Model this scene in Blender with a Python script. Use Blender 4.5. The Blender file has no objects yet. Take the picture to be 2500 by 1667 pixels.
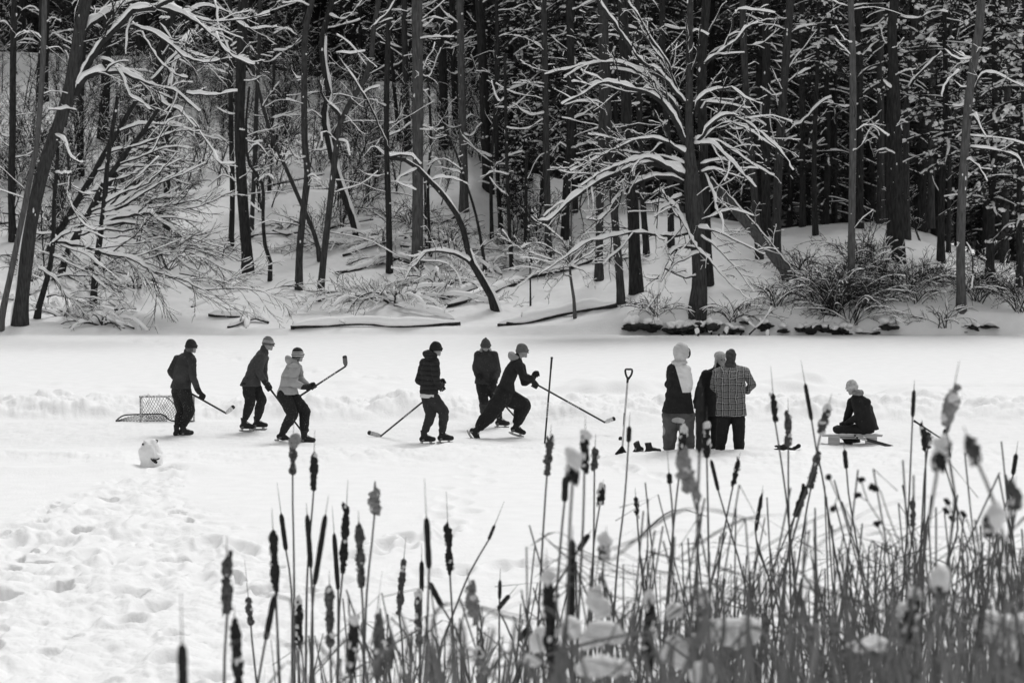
import bpy, math, random
import numpy as np
from mathutils import Vector, Matrix
pi = math.pi
sc = bpy.context.scene
col = sc.collection
F = 85 / 36 * 2500.0            # focal length in photo pixels (photo is 2500 wide)
CH = 4.5
TH = math.atan((833.5 - 460) / F)
ct, st = math.cos(TH), math.sin(TH)

def ray(u, v):
    a, b = (u - 1250) / F, (833.5 - v) / F
    y = ct + b * st
    return a / y, (-st + b * ct) / y        # dx/dY, dz/dY

def Z(ox, oy, s):
    return lambda pts: [(ox + p[0] / s, oy + p[1] / s) for p in pts]

def P(u, v, Y):
    a, b = ray(u, v)
    return np.array([a * Y, Y, CH + b * Y])

def proj(x, y, z):
    zc = z - CH
    d = y * ct - zc * st
    return 1250 + F * x / d, 833.5 - F * (y * st + zc * ct) / d

# ---------------------------------------------------------------- noise
_rs = np.random.RandomState(7)
_T = _rs.rand(256, 256)

def vn(x, y, s=0):
    x = np.asarray(x, float) + 13.7 * s; y = np.asarray(y, float) + 31.3 * s
    xi = np.floor(x).astype(int); yi = np.floor(y).astype(int)
    fx = x - xi; fy = y - yi
    fx = fx * fx * fx * (fx * (fx * 6 - 15) + 10); fy = fy * fy * fy * (fy * (fy * 6 - 15) + 10)
    a = _T[xi & 255, yi & 255]; b = _T[(xi + 1) & 255, yi & 255]
    c = _T[xi & 255, (yi + 1) & 255]; d = _T[(xi + 1) & 255, (yi + 1) & 255]
    return (a * (1 - fx) + b * fx) * (1 - fy) + (c * (1 - fx) + d * fx) * fy - 0.5

def fbm(x, y, s=0, o=4):
    r = 0; k = 1.0; t = 0
    for i in range(o):
        c, sn = math.cos(i * 1.1), math.sin(i * 1.1)
        r = r + k * vn((x * c - y * sn) * 2 ** i, (x * sn + y * c) * 2 ** i, s + i * 3); t += k; k *= 0.5
    return r / t

def billow(x, y, s=0, o=3):
    r = 0; k = 1.0; t = 0
    for i in range(o):
        c, sn = math.cos(i * 0.9 + .4), math.sin(i * 0.9 + .4)
        r = r + k * (np.sqrt(vn((x * c - y * sn) * 2 ** i, (x * sn + y * c) * 2 ** i, s + i * 3) ** 2 + 0.004) - .04) * 2; t += k; k *= 0.5
    return r / t

def sm(a, b, x):
    t = np.clip((x - a) / (b - a), 0, 1)
    return t * t * (3 - 2 * t)

# ---------------------------------------------------------------- materials
MATS = {}
def mat(name, g, rough=0.8, noise=0.0, scale=8.0, bump=0.0, bscale=None, spec=0.3, detail=6.0, stretch=None, sheen=0):
    if name in MATS: return MATS[name]
    m = bpy.data.materials.new(name); m.use_nodes = True
    nt = m.node_tree; b = nt.nodes['Principled BSDF']
    b.inputs['Roughness'].default_value = rough
    b.inputs['Specular IOR Level'].default_value = spec
    b.inputs['Base Color'].default_value = (g, g, g, 1)
    tc = nt.nodes.new('ShaderNodeTexCoord')
    src = tc.outputs['Object']
    if stretch:
        mp = nt.nodes.new('ShaderNodeMapping'); mp.inputs['Scale'].default_value = stretch
        nt.links.new(src, mp.inputs[0]); src = mp.outputs[0]
    if noise:
        n = nt.nodes.new('ShaderNodeTexNoise'); n.inputs['Scale'].default_value = scale; n.inputs['Detail'].default_value = detail
        nt.links.new(src, n.inputs['Vector'])
        mr = nt.nodes.new('ShaderNodeMapRange')
        mr.inputs['From Min'].default_value = 0.3; mr.inputs['From Max'].default_value = 0.7
        mr.inputs['To Min'].default_value = max(0, g * (1 - noise)); mr.inputs['To Max'].default_value = min(1, g * (1 + noise))
        nt.links.new(n.outputs['Fac'], mr.inputs['Value'])
        nt.links.new(mr.outputs[0], b.inputs['Base Color'])
    if bump:
        n2 = nt.nodes.new('ShaderNodeTexNoise'); n2.inputs['Scale'].default_value = bscale or scale * 2; n2.inputs['Detail'].default_value = detail
        nt.links.new(src, n2.inputs['Vector'])
        bp = nt.nodes.new('ShaderNodeBump'); bp.inputs['Strength'].default_value = min(1, bump); bp.inputs['Distance'].default_value = 0.03 * max(1, bump)
        nt.links.new(n2.outputs['Fac'], bp.inputs['Height']); nt.links.new(bp.outputs[0], b.inputs['Normal'])
    MATS[name] = m
    return m

SNOW = mat('snow', 0.86, 0.75, 0.03, 3.0, 0.35, 22, spec=0.2)
SNOWB = mat('branch_snow', 0.94, 0.8, 0.02, 6.0, spec=0.15)
BARK = mat('bark_dark', 0.035, 0.95, 0.5, 5.0, 0.9, 9, spec=0.1, stretch=(4, 4, 0.7))
BARKG = mat('bark_grey', 0.10, 0.95, 0.4, 5.0, 0.8, 9, spec=0.1, stretch=(4, 4, 0.7))
BARKM = mat('bark_mid', 0.055, 0.95, 0.45, 5.0, 0.8, 9, spec=0.1, stretch=(4, 4, 0.7))
TWIG = mat('twig_bark', 0.035, 0.9, 0.3, 5.0, spec=0.1)
NEEDLE = mat('needles', 0.035, 0.7, 0.5, 3.0, spec=0.15)
ROCK = mat('wet_earth', 0.03, 0.9, 0.6, 6.0, 0.8, 12, spec=0.2)
WOODHILL = mat('distant_canopy', 0.035, 0.95, 0.6, 1.5, 0.8, 2.0, spec=0.05)
CATG = mat('cattail_grey', 0.09, 0.95, 0.6, 50.0, 0.6, 110, spec=0.1)
CATTAIL = mat('cattail_brown', 0.03, 0.95, 0.5, 60.0, 0.5, 120, spec=0.1)
FLUFF = mat('cattail_fluff', 0.28, 0.95, 0.35, 70.0, 0.6, 120, spec=0.1)
STALK = mat('reed_stalk', 0.085, 0.7, 0.35, 14.0, spec=0.25, stretch=(1, 1, 0.15))
REED = mat('reed_leaf', 0.14, 0.65, 0.45, 9.0, spec=0.25, stretch=(1, 1, 0.2))

def lake_mat():
    m = mat('lake_snow', 0.86, 0.75, 0.03, 3.0, 0.35, 22, spec=0.2)
    nt = m.node_tree; N = nt.nodes; Lk = nt.links.new; b = N['Principled BSDF']
    src = b.inputs['Base Color'].links[0].from_socket
    tc = N.new('ShaderNodeTexCoord'); sx = N.new('ShaderNodeSeparateXYZ'); Lk(tc.outputs['Object'], sx.inputs[0])
    wob = N.new('ShaderNodeTexNoise'); wob.inputs['Scale'].default_value = 0.5; Lk(tc.outputs['Object'], wob.inputs['Vector'])
    def M(op, a, c, d=None):
        n = N.new('ShaderNodeMath'); n.operation = op
        for i, q in enumerate((a, c, d)):
            if q is None: continue
            if isinstance(q, (int, float)): n.inputs[i].default_value = q
            else: Lk(q, n.inputs[i])
        return n.outputs[0]
    y = M('ADD', sx.outputs['Y'], M('MULTIPLY', wob.outputs['Fac'], 1.2))
    def ss(a, c):
        n = N.new('ShaderNodeMapRange'); n.interpolation_type = 'SMOOTHSTEP'; n.inputs['From Min'].default_value = a; n.inputs['From Max'].default_value = c; Lk(y, n.inputs['Value']); return n.outputs[0]
    band = M('MULTIPLY', ss(42.0, 43.0), M('SUBTRACT', 1.0, ss(46.8, 47.6)))
    tot = None
    for rot, s_ in ((0.25, (0.9, 16, 1)), (-0.35, (0.8, 14, 1)), (1.1, (1.2, 18, 1))):
        mp = N.new('ShaderNodeMapping'); mp.inputs['Rotation'].default_value = (0, 0, rot); mp.inputs['Scale'].default_value = s_; Lk(tc.outputs['Object'], mp.inputs[0])
        n = N.new('ShaderNodeTexNoise'); n.inputs['Scale'].default_value = 1.6; n.inputs['Detail'].default_value = 5; Lk(mp.outputs[0], n.inputs['Vector'])
        k = M('GREATER_THAN', n.outputs['Fac'], 0.60); tot = k if tot is None else M('ADD', tot, k)
    dark = M('MULTIPLY', band, M('ADD', 0.06, M('MULTIPLY', tot, 0.075)))
    mx = N.new('ShaderNodeMix'); mx.data_type = 'RGBA'; Lk(dark, mx.inputs['Factor']); Lk(src, mx.inputs['A']); mx.inputs['B'].default_value = (.30, .30, .30, 1)
    Lk(mx.outputs['Result'], b.inputs['Base Color'])
    return m

# ---------------------------------------------------------------- mesh helpers
def mkmesh(name, V, Fq, m, smooth=True):
    me = bpy.data.meshes.new(name)
    V = np.asarray(V, np.float32); n = len(V)
    me.vertices.add(n); me.vertices.foreach_set('co', V.ravel())
    if isinstance(Fq, np.ndarray) and Fq.ndim == 2:
        nf, k = Fq.shape
        me.loops.add(nf * k); me.loops.foreach_set('vertex_index', Fq.astype(np.int32).ravel())
        me.polygons.add(nf); me.polygons.foreach_set('loop_start', np.arange(0, nf * k, k, dtype=np.int32))
    me.update(calc_edges=True)
    me.polygons.foreach_set('use_smooth', np.full(len(me.polygons), smooth))
    me.materials.append(m)
    me.validate()
    return me

def link(name, me, parent=None):
    o = bpy.data.objects.new(name, me); col.objects.link(o)
    if parent is not None:
        o.parent = parent
        o.matrix_parent_inverse = parent.matrix_world.inverted() if False else Matrix.Identity(4)
    return o

def tag(o, label=None, cat=None, group=None, kind=None):
    if label: o['label'] = label
    if cat: o['category'] = cat
    if group: o['group'] = group
    if kind: o['kind'] = kind
    return o

def empty(name, loc, label, cat, group=None):
    o = bpy.data.objects.new(name, None); col.objects.link(o)
    o.location = loc; o.empty_display_size = 0.2
    tag(o, label, cat, group)
    return o

class Geo:
    """collects tubes / quads, in world coordinates; build() writes them relative to an origin"""
    def __init__(s): s.v = []; s.f = []; s.n = 0
    def add(s, V, Fc):
        if len(V) == 0: return
        s.v.append(V); s.f.append(Fc + s.n); s.n += len(V)
    def tube(s, pts, rad, k=5, rb=None, offz=None, endcap=True):
        pts = np.asarray(pts, float); n = len(pts)
        rad = np.broadcast_to(np.asarray(rad, float), (n,)).copy()
        t = np.gradient(pts, axis=0); t /= np.linalg.norm(t, axis=1)[:, None] + 1e-9
        ref = np.zeros(3); ref[np.argmin(np.abs(t).mean(0))] = 1
        a = np.cross(t, ref); a /= np.linalg.norm(a, axis=1)[:, None] + 1e-9
        b = np.cross(a, t)
        if endcap:
            pts = np.vstack([pts[:1], pts, pts[-1:]]); a = np.vstack([a[:1], a, a[-1:]]); b = np.vstack([b[:1], b, b[-1:]])
            rad = np.concatenate([[1e-4], rad, [1e-4]]); n += 2
        ang = np.arange(k) * 2 * pi / k
        c, sn = np.cos(ang), np.sin(ang)
        V = pts[:, None, :] + rad[:, None, None] * (c[None, :, None] * a[:, None, :] + sn[None, :, None] * b[:, None, :])
        s.add(V.reshape(-1, 3), gridfaces(n, k))
    def cap(s, pts, rad, th, k=6):
        """snow lying on a branch: flattened tube sitting on its top side"""
        pts = np.asarray(pts, float); n = len(pts)
        t = np.gradient(pts, axis=0); t /= np.linalg.norm(t, axis=1)[:, None] + 1e-9
        h = np.sqrt(np.clip(1 - t[:, 2] ** 2, 0, 1))
        th = th * np.clip((h - 0.25) * 1.6, 0.0, 1.0)
        side = np.stack([-t[:, 1], t[:, 0], np.zeros(n)], 1)
        sl = np.linalg.norm(side, axis=1)[:, None]
        side = np.where(sl > 0.05, side / (sl + 1e-9), np.array([[0, -1.0, 0]]))
        up = np.cross(side, t); up *= np.sign(up[:, 2:3] + 1e-6)
        w = (rad * 0.85 + th * 0.42); hh = th * 0.62 + 1e-4
        w = np.where(th < 0.004, 1e-4, w)
        c0 = pts + up * (rad * 0.55)[:, None] + up * (th * 0.38)[:, None]
        c0 = np.vstack([c0[:1], c0, c0[-1:]]); side = np.vstack([side[:1], side, side[-1:]]); up = np.vstack([up[:1], up, up[-1:]])
        w = np.concatenate([[1e-4], w, [1e-4]]); hh = np.concatenate([[1e-4], hh, [1e-4]])
        ang = np.arange(k) * 2 * pi / k + 0.3
        V = c0[:, None, :] + (np.cos(ang)[None, :, None] * (side * w[:, None])[:, None, :] + np.sin(ang)[None, :, None] * (up * hh[:, None])[:, None, :])
        s.add(V.reshape(-1, 3), gridfaces(n + 2, k))
    def cards(s, c, d, w, nrm=None):
        """thin quads: centre base c, direction vector d (with length), width vector w"""
        V = np.stack([c - w, c + w, c + d + w * 0.3, c + d - w * 0.3], 1).reshape(-1, 3)
        n = len(c)
        s.add(V, np.arange(4 * n).reshape(n, 4))
    def blob(s, c, r, seed=0, seg=8, rings=6, rough=0.25):
        rs = np.random.RandomState(seed)
        th = np.linspace(0.0, pi, rings + 1); ph = np.arange(seg) * 2 * pi / seg
        V = np.stack([np.outer(np.sin(th), np.cos(ph)), np.outer(np.sin(th), np.sin(ph)), np.outer(np.cos(th), np.ones(seg))], -1)
        q = rs.rand(3, 3) * 4 - 2; p0 = rs.rand(3) * 6
        dis = 1 + rough * sum(np.sin(V @ (q[i] * (1.2 + i)) + p0[i]) for i in range(3)) / 2
        V = V * dis[..., None] * np.asarray(r)[None, None, :] + np.asarray(c)
        s.add(V.reshape(-1, 3), gridfaces(rings + 1, seg))
    def build(s, name, m, parent=None, origin=None, smooth=True):
        if not s.v: return None
        V = np.vstack(s.v); Fc = np.vstack(s.f)
        if parent is not None: V = V - np.array(parent.matrix_world.translation if False else parent.location)
        elif origin is not None: V = V - np.asarray(origin)
        me = mkmesh(name, V, Fc, m, smooth)
        o = link(name, me, parent)
        if parent is None and origin is not None: o.location = origin
        return o

_gf = {}
def gridfaces(n, k):
    if (n, k) in _gf: return _gf[(n, k)]
    i = np.arange(n - 1)[:, None]; j = np.arange(k)[None, :]; j2 = (j + 1) % k
    r = np.stack([i * k + j, i * k + j2, (i + 1) * k + j2, (i + 1) * k + j], -1).reshape(-1, 4)
    _gf[(n, k)] = r
    return r

def smooth_path(pts, step):
    """catmull-rom resample"""
    p = np.asarray(pts, float)
    if len(p) == 2:
        n = max(2, int(np.linalg.norm(p[1] - p[0]) / step) + 1)
        return p[0] + (p[1] - p[0]) * np.linspace(0, 1, n)[:, None]
    q = np.vstack([2 * p[0] - p[1], p, 2 * p[-1] - p[-2]]); out = []
    for i in range(len(p) - 1):
        a, b, c, d = q[i:i + 4]
        n = max(1, int(np.linalg.norm(c - b) / step))
        t = (np.arange(n) / n)[:, None]
        out.append(0.5 * (2 * b + (c - a) * t + (2 * a - 5 * b + 4 * c - d) * t ** 2 + (3 * b - a - 3 * c + d) * t ** 3))
    out.append(p[-1:])
    return np.vstack(out)

# ---------------------------------------------------------------- terrain
YS = 4.5 / -ray(1250, 817)[1]                 # distance of the far shore
CR = np.array([(-1500, 125, 112), (0, 128, 112), (400, 138, 112), (600, 172, 110), (900, 200, 108), (1150, 205, 106), (1200, 330, 101), (1230, 400, 98),
      (1300, 425, 96), (1500, 470, 94), (1650, 520, 91), (1900, 560, 88), (2030, 546, 87), (2150, 540, 87), (2270, 572, 88), (2400, 640, 90), (4000, 700, 90)], float)
CZ = np.array([P(u, v, Y)[2] for u, v, Y in CR])

def shore_z(x, Y):
    u = 1250 + F * x / Y
    Yc = np.interp(u, CR[:, 0], CR[:, 2]); zc = np.interp(u, CR[:, 0], CZ)
    Yb = YS + 0.12 * np.sin(x * 0.35) + 0.08 * np.sin(x * 1.1 + 1)
    t = np.clip((Y - Yb) / (Yc - Yb), 0, 1)
    e = np.interp(u, [-500, 700, 1300, 1700, 4000], [1.12, 1.3, 1.25, 0.72, 0.72])
    s = t ** e
    z = zc * s
    lip = np.interp(u, [-500, 600, 1400, 1560, 3000], [0.16, 0.12, 0.2, 0.55, 0.5])
    z = z + lip * sm(0, 0.6, Y - Yb) * (1 - sm(0.6, 1, t))
    rough = sm(0.3, 2.5, Y - Yb)
    z = z + rough * (0.55 * fbm(x * 0.28, Y * 0.28, 3, 3) + 0.16 * fbm(x * 1.3, Y * 1.3, 9, 3)) * (1 - 0.7 * sm(0.85, 1.0, t))
    z = z - sm(0, 25, Y - Yc) * 1.2
    return np.where(Y > Yb, z, -0.02)

def pt_band(x, Y, pts, w):
    """distance mask to a polyline given on the ice"""
    d = np.full(np.shape(x), 1e9)
    for (ax, ay), (bx, by) in zip(pts[:-1], pts[1:]):
        vx, vy = bx - ax, by - ay
        t = np.clip(((x - ax) * vx + (Y - ay) * vy) / (vx * vx + vy * vy), 0, 1)
        d = np.minimum(d, np.hypot(x - ax - t * vx, Y - ay - t * vy))
    return d

def G0(u, v):
    a, b = ray(u, v); Y = CH / -b
    return (a * Y, Y)

def lake_z(x, Y):
    u = 1250 + F * x / Y
    z = 0.03 * fbm(x * 0.25, Y * 0.25, 1, 3)
    z = z + 0.006 * fbm(x * 2, Y * 2, 2, 2)
    # rink flattening
    # snow bank behind the rink
    yc = 48.4 + 0.9 * fbm(x * 0.45, 0 * x, 5, 2) + 0.5 * fbm(x * 1.5, Y * .8, 6, 2)
    wf_ = 0.8 + 2.2 * np.clip(fbm(x * 0.4, 0 * x, 7, 2) + .25, 0, 1)
    a1 = sm(yc - .7 - wf_, yc - 0.6, Y) * (1 - sm(yc - 0.3, yc + 3.4, Y))
    hb = np.interp(u, [-400, 0, 150, 300, 470, 600, 700, 760, 900, 960, 1060, 1150, 1300, 1480, 1560, 1750, 2000, 2300, 2500, 2900], [.24, .2, .3, .26, .12, .16, .28, .38, .26, .38, .40, .2, .24, .34, .3, .22, .26, .22, .28, .28]) + 0.34 * fbm(x * 0.7, Y * 0.5, 21, 3)
    z = z + a1 * (hb + 0.24 * (billow(x * 1.2, Y * 1.0, 4, 3) - 0.3) + 0.26 * (billow(x * 2.6, Y * 2.4, 14, 4) - .3))
    # scattered mounds behind it
    m2 = sm(49.5, 51, Y) * (1 - sm(54.5, 57, Y))
    z = z + m2 * np.clip(fbm(x * 0.5, Y * 0.4, 31, 3) - 0.05, 0, 1) * 1.1 * np.interp(u, [0, 700, 1300, 2500], [0.4, 0.5, 1, 1])
    # ridge line of tracks far right
    d = pt_band(x, Y, [G0(1750, 952), G0(2000, 950), G0(2300, 945), G0(2800, 942)], 0)
    z = z - 0.09 * np.exp(-(d / 0.35) ** 2) * (0.6 + fbm(x * 2, Y, 33, 2)) + 0.05 * np.exp(-((d - 0.6) / 0.3) ** 2)
    # track diagonal far left
    for pts in ([G0(330, 822), G0(380, 842), G0(470, 850), G0(600, 880), G0(760, 905), G0(980, 925)], [G0(320, 818), G0(360, 832)]):
        d = pt_band(x, Y, pts, 0)
        z = z + np.exp(-(d / 0.5) ** 2) * (0.16 * billow(x * 1.5, Y * 0.8, 41, 3) - 0.07)
    # rough front edge of the rink
    yf = np.interp(u, [-500, 0, 350, 900, 1300, 1600, 1900, 2300, 2900], [41.0, 40.6, 40.0, 40.6, 41.2, 40.4, 39.9, 39.8, 39.8])
    wf = np.interp(u, [0, 350, 900, 1300, 1600, 1850, 2300, 2900], [0.5, 1.1, 1.5, 1.2, 1.0, 2.6, 2.6, 1.5])
    e = np.exp(-((Y - yf) / wf) ** 2)
    amp = np.interp(u, [0, 300, 340, 400, 900, 1300, 1450, 1600, 1640, 1850, 1960, 2010, 2170, 2230, 2400, 2800], [0.12, 0.08, 0.0, 0.05, 0.11, 0.08, 0.0, 0.02, 0.05, 0.08, 0.10, 0.035, 0.035, 0.10, 0.11, 0.1])
    z = z + e * amp * (0.35 + 1.4 * billow(x * 1.3, Y * 0.9, 51, 3)) + e * 0.05 * billow(x * 5, Y * 3, 55, 2)
    d = pt_band(x, Y, [G0(1635, 1114), G0(1680, 1112), G0(1740, 1118), G0(1850, 1117)], 0)
    z = z + 0.075 * np.exp(-(d / 0.30) ** 2) * (0.75 + 0.9 * fbm(x * 2.2, Y * 2, 59, 2))
    # long narrow cut edge at the left of the rink front
    d = pt_band(x, Y, [G0(-300, 1155), G0(60, 1150), G0(260, 1142), G0(360, 1138), G0(480, 1150)], 0)
    z = z + 0.10 * np.exp(-(d / 0.45) ** 2) * (0.7 + fbm(x * 1.5, Y, 57, 2)) * np.interp(u, [300, 340, 400, 440], [1, 0, 0, 1])
    z = z + 0.026 * billow(x * 5, Y * 3, 58, 3) * sm(41, 42.5, Y) * (1 - sm(45.5, 47, Y))
    # rubble left of rink between v 1040 and 1090
    r = sm(42.2, 43.2, Y) * (1 - sm(46, 47.0, Y)) * (1 - sm(-6.5, -4.5, x))
    z = z + r * 0.05 * billow(x * 2.5, Y * 1.5, 61, 3)
    # trampled snow: lower left
    dd = pt_band(x, Y, [G0(400, 1150), G0(330, 1200), G0(300, 1260), G0(240, 1330), G0(150, 1420), G0(300, 1560), G0(350, 1800)], 0)
    v_ = 460 + 4.5 * F / Y
    wdt = np.interp(v_, [1150, 1200, 1260, 1330, 1420, 1560, 1700], [0.45, 0.7, 1.5, 2.1, 2.8, 2.8, 2.8])
    tm = 1 - sm(wdt * 0.55, wdt * 1.25, dd + 0.5 * fbm(x * 0.8, Y * 0.8, 71, 3))
    wx, wy = x + 0.35 * fbm(x * 1.3, Y * 1.1, 74, 2), Y + 0.5 * fbm(x * 1.1, Y * 0.9, 75, 2)
    tr = 0.16 * fbm(wx * 0.9, wy * 0.6, 72, 3) + 0.17 * (billow(wx * 2.1, wy * 1.35, 77, 3) - .3) + 0.03 * fbm(wx * 7, wy * 4.5, 79, 2)
    pits = sm(0.20, 0.30, fbm(wx * 3.2, wy * 2.2, 73, 2)) * sm(-.1, .15, fbm(x * .5, Y * .4, 76, 2))
    tm = tm * np.interp(v_, [1150, 1250, 1420, 1520, 1700], [.8, 1.05, 1.0, .62, .5])
    z = z + tm * (tr - 0.17 * pits)
    # general lumpiness nearer than 30 m
    nr = 1 - sm(26, 31, Y)
    z = z + nr * (0.12 * (billow(x * 1.9, Y * 1.3, 81, 4) - 0.3) * np.interp(u, [0, 600, 1400, 2500], [1, 0.8, 0.5, 0.35]))
    # single footprints
    for (u0, v0, u1, v1, n, amp_) in ((1075, 1310, 1150, 1140, 15, 0.08), (900, 1360, 1060, 1300, 8, 0.12), (870, 1420, 1400, 1370, 12, 0.06), (1450, 1130, 1700, 1175, 9, 0.05),
                                (500, 1330, 620, 1350, 5, 0.12), (60, 1320, 560, 1440, 12, 0.10), (330, 1440, 460, 1700, 7, 0.12), (2000, 1340, 2500, 1290, 7, 0.02)):
        rr = random.Random(u0)
        for i in range(n):
            s_ = (i + rr.uniform(-.3, .3)) / (n - 1)
            fx, fy = G0(u0 + (u1 - u0) * s_ + rr.uniform(-34, 34), v0 + (v1 - v0) * s_)
            fx += 0.13 * (1 if i % 2 else -1)
            aw = rr.uniform(.10, .17); q = ((x - fx) / aw) ** 2 + ((Y - fy) / rr.uniform(.18, .34)) ** 2; amp_ = amp_ * rr.uniform(.8, 1.15)
            z = z - amp_ * np.exp(-q ** 1.6) + amp_ * 0.3 * np.exp(-(np.sqrt(q) - 1.5) ** 2 * 5)
    # marsh bank towards the camera
    z = z + np.clip((19.0 - Y) * 0.18, 0, 2.5)
    return z

def gz(x, Y):
    return np.where(Y < YS - 1.5, lake_z(x, Y), np.maximum(lake_z(x, Y) * 0 , shore_z(x, Y)))

def hz(x, Y):
    """ground height anywhere"""
    x = np.array([x], float); Y = np.array([Y], float)
    return float(lake_z(x, Y)[0]) if Y[0] < YS - 2 else max(0.0, float(shore_z(x, Y)[0]))

def hit(u, v, y0=None, y1=118):
    """first ground point seen through photo pixel (u, v) on the far shore (or on the ice)"""
    a, b = ray(u, v)
    if v > 819:
        Y = CH / -b
        return np.array([a * Y, Y, 0.0])
    Ys = np.linspace(YS - 1, y1, 700)
    zs = CH + b * Ys; g = shore_z(a * Ys, Ys)
    k = np.argmax(zs <= g)
    if zs[k] > g[k]:
        k = int(np.interp(np.interp(u, CR[:, 0], CR[:, 2]), Ys, np.arange(700)))
    return np.array([a * Ys[k], Ys[k], g[k]])

def sheet(name, us, ys, fn, m):
    Yg = np.asarray(ys)[:, None] * np.ones(len(us))[None, :]
    X = (np.asarray(us)[None, :] - 1250) / F * Yg
    Z = fn(X, Yg)
    n, k = Yg.shape
    V = np.stack([X, Yg, Z], -1).reshape(-1, 3)
    i = np.arange(n - 1)[:, None]; j = np.arange(k - 1)[None, :]
    Fc = np.stack([i * k + j, i * k + j + 1, (i + 1) * k + j + 1, (i + 1) * k + j], -1).reshape(-1, 4)
    return link(name, mkmesh(name, V, Fc, m))

us = np.concatenate([np.linspace(-9000, -420, 60), np.linspace(-400, 2900, 1250), np.linspace(2920, 11500, 60)])
vs = np.concatenate([4.5 * F / (np.linspace(3, 21, 60)) + 460])
ysl = np.concatenate([np.linspace(3, 21, 70)[:-1], 4.5 * F / (np.linspace(4.5 * F / 21, 4.5 * F / (YS + 0.9), 720))])
tag(sheet('frozen_lake', us, ysl, lambda X, Y: np.where(Y < YS - 2, lake_z(X, Y), 0.0), lake_mat()), 'flat snow covered frozen lake', kind='structure')
usb = np.concatenate([np.linspace(-9000, -420, 60), np.linspace(-400, 2900, 900), np.linspace(2920, 11500, 60)])
ysb = np.concatenate([np.linspace(YS - 1.6, YS + 6, 160)[:-1], np.linspace(YS + 6, 118, 260)[:-1], np.linspace(118, 190, 30)])
tag(sheet('snowy_hillside', usb, ysb, shore_z, SNOW), 'wooded snow slope rising from the far shore', kind='structure')

# far wooded hill behind everything
def hill_fn(X, Y):
    h = sm(138, 196, Y) * 46 - 3
    return h + sm(140, 160, Y) * (3.0 * np.abs(fbm(X * 0.16, Y * 0.12, 91, 3)) + 2.2 * np.abs(fbm(X * 0.5, Y * 0.4, 95, 3)))
tag(sheet('wooded_hill', np.concatenate([np.linspace(-6000, -450, 50), np.linspace(-420, 2920, 330), np.linspace(2950, 8500, 50)]), np.concatenate([np.linspace(137, 200, 120), [230, 300, 420]]), hill_fn, WOODHILL),
    'dark wooded hill behind the forest', kind='structure')

# ---------------------------------------------------------------- camera, light
cam = bpy.data.cameras.new('camera'); cam.lens = 85; cam.sensor_width = 36; cam.clip_end = 2000; cam.clip_start = 0.5
co = bpy.data.objects.new('camera', cam); col.objects.link(co)
co.location = (0, 0, CH); co.rotation_euler = (pi / 2 - TH, 0, 0)
cam.dof.use_dof = True; cam.dof.focus_distance = 43.0; cam.dof.aperture_fstop = 3.3; cam.dof.aperture_blades = 0
sc.camera = co

EL, AZ = math.radians(56), math.radians(22)     # sun behind the forest, a little to the right
w = bpy.data.worlds.new('World'); sc.world = w; w.use_nodes = True
nt = w.node_tree; bg = nt.nodes['Background']
sky = nt.nodes.new('ShaderNodeTexSky'); sky.sky_type = 'NISHITA'; sky.sun_disc = False
sky.sun_elevation = EL; sky.sun_rotation = AZ; sky.air_density = 1.6; sky.dust_density = 1.5
bw = nt.nodes.new('ShaderNodeRGBToBW')
nt.links.new(sky.outputs[0], bw.inputs[0]); nt.links.new(bw.outputs[0], bg.inputs['Color'])
bg.inputs['Strength'].default_value = 0.13
sl = bpy.data.lights.new('sun', 'SUN'); sl.energy = 1.35; sl.angle = math.radians(24); sl.color = (1, 1, 1)
so = bpy.data.objects.new('sun', sl); col.objects.link(so)
sd = Vector((math.sin(AZ) * math.cos(EL), math.cos(AZ) * math.cos(EL), math.sin(EL)))
so.rotation_euler = sd.to_track_quat('Z', 'Y').to_euler()
so.location = (20, 60, 60)
sc.view_settings.view_transform = 'Standard'; sc.view_settings.look = 'None'
sc.view_settings.gamma = 1.0; sc.view_settings.exposure = 0.26
# ================================================================ forest
ZA, ZB, ZC = Z(0, 0, 1.889), Z(750, 0, 1.889), Z(1500, 0, 1.889)
D1, D2, D3, D4, D5, D6 = [Z(x, 380, 3.484) for x in (0, 400, 820, 1240, 1640, 2040)]
SC = {ZA: 1.889, ZB: 1.889, ZC: 1.889}

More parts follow.
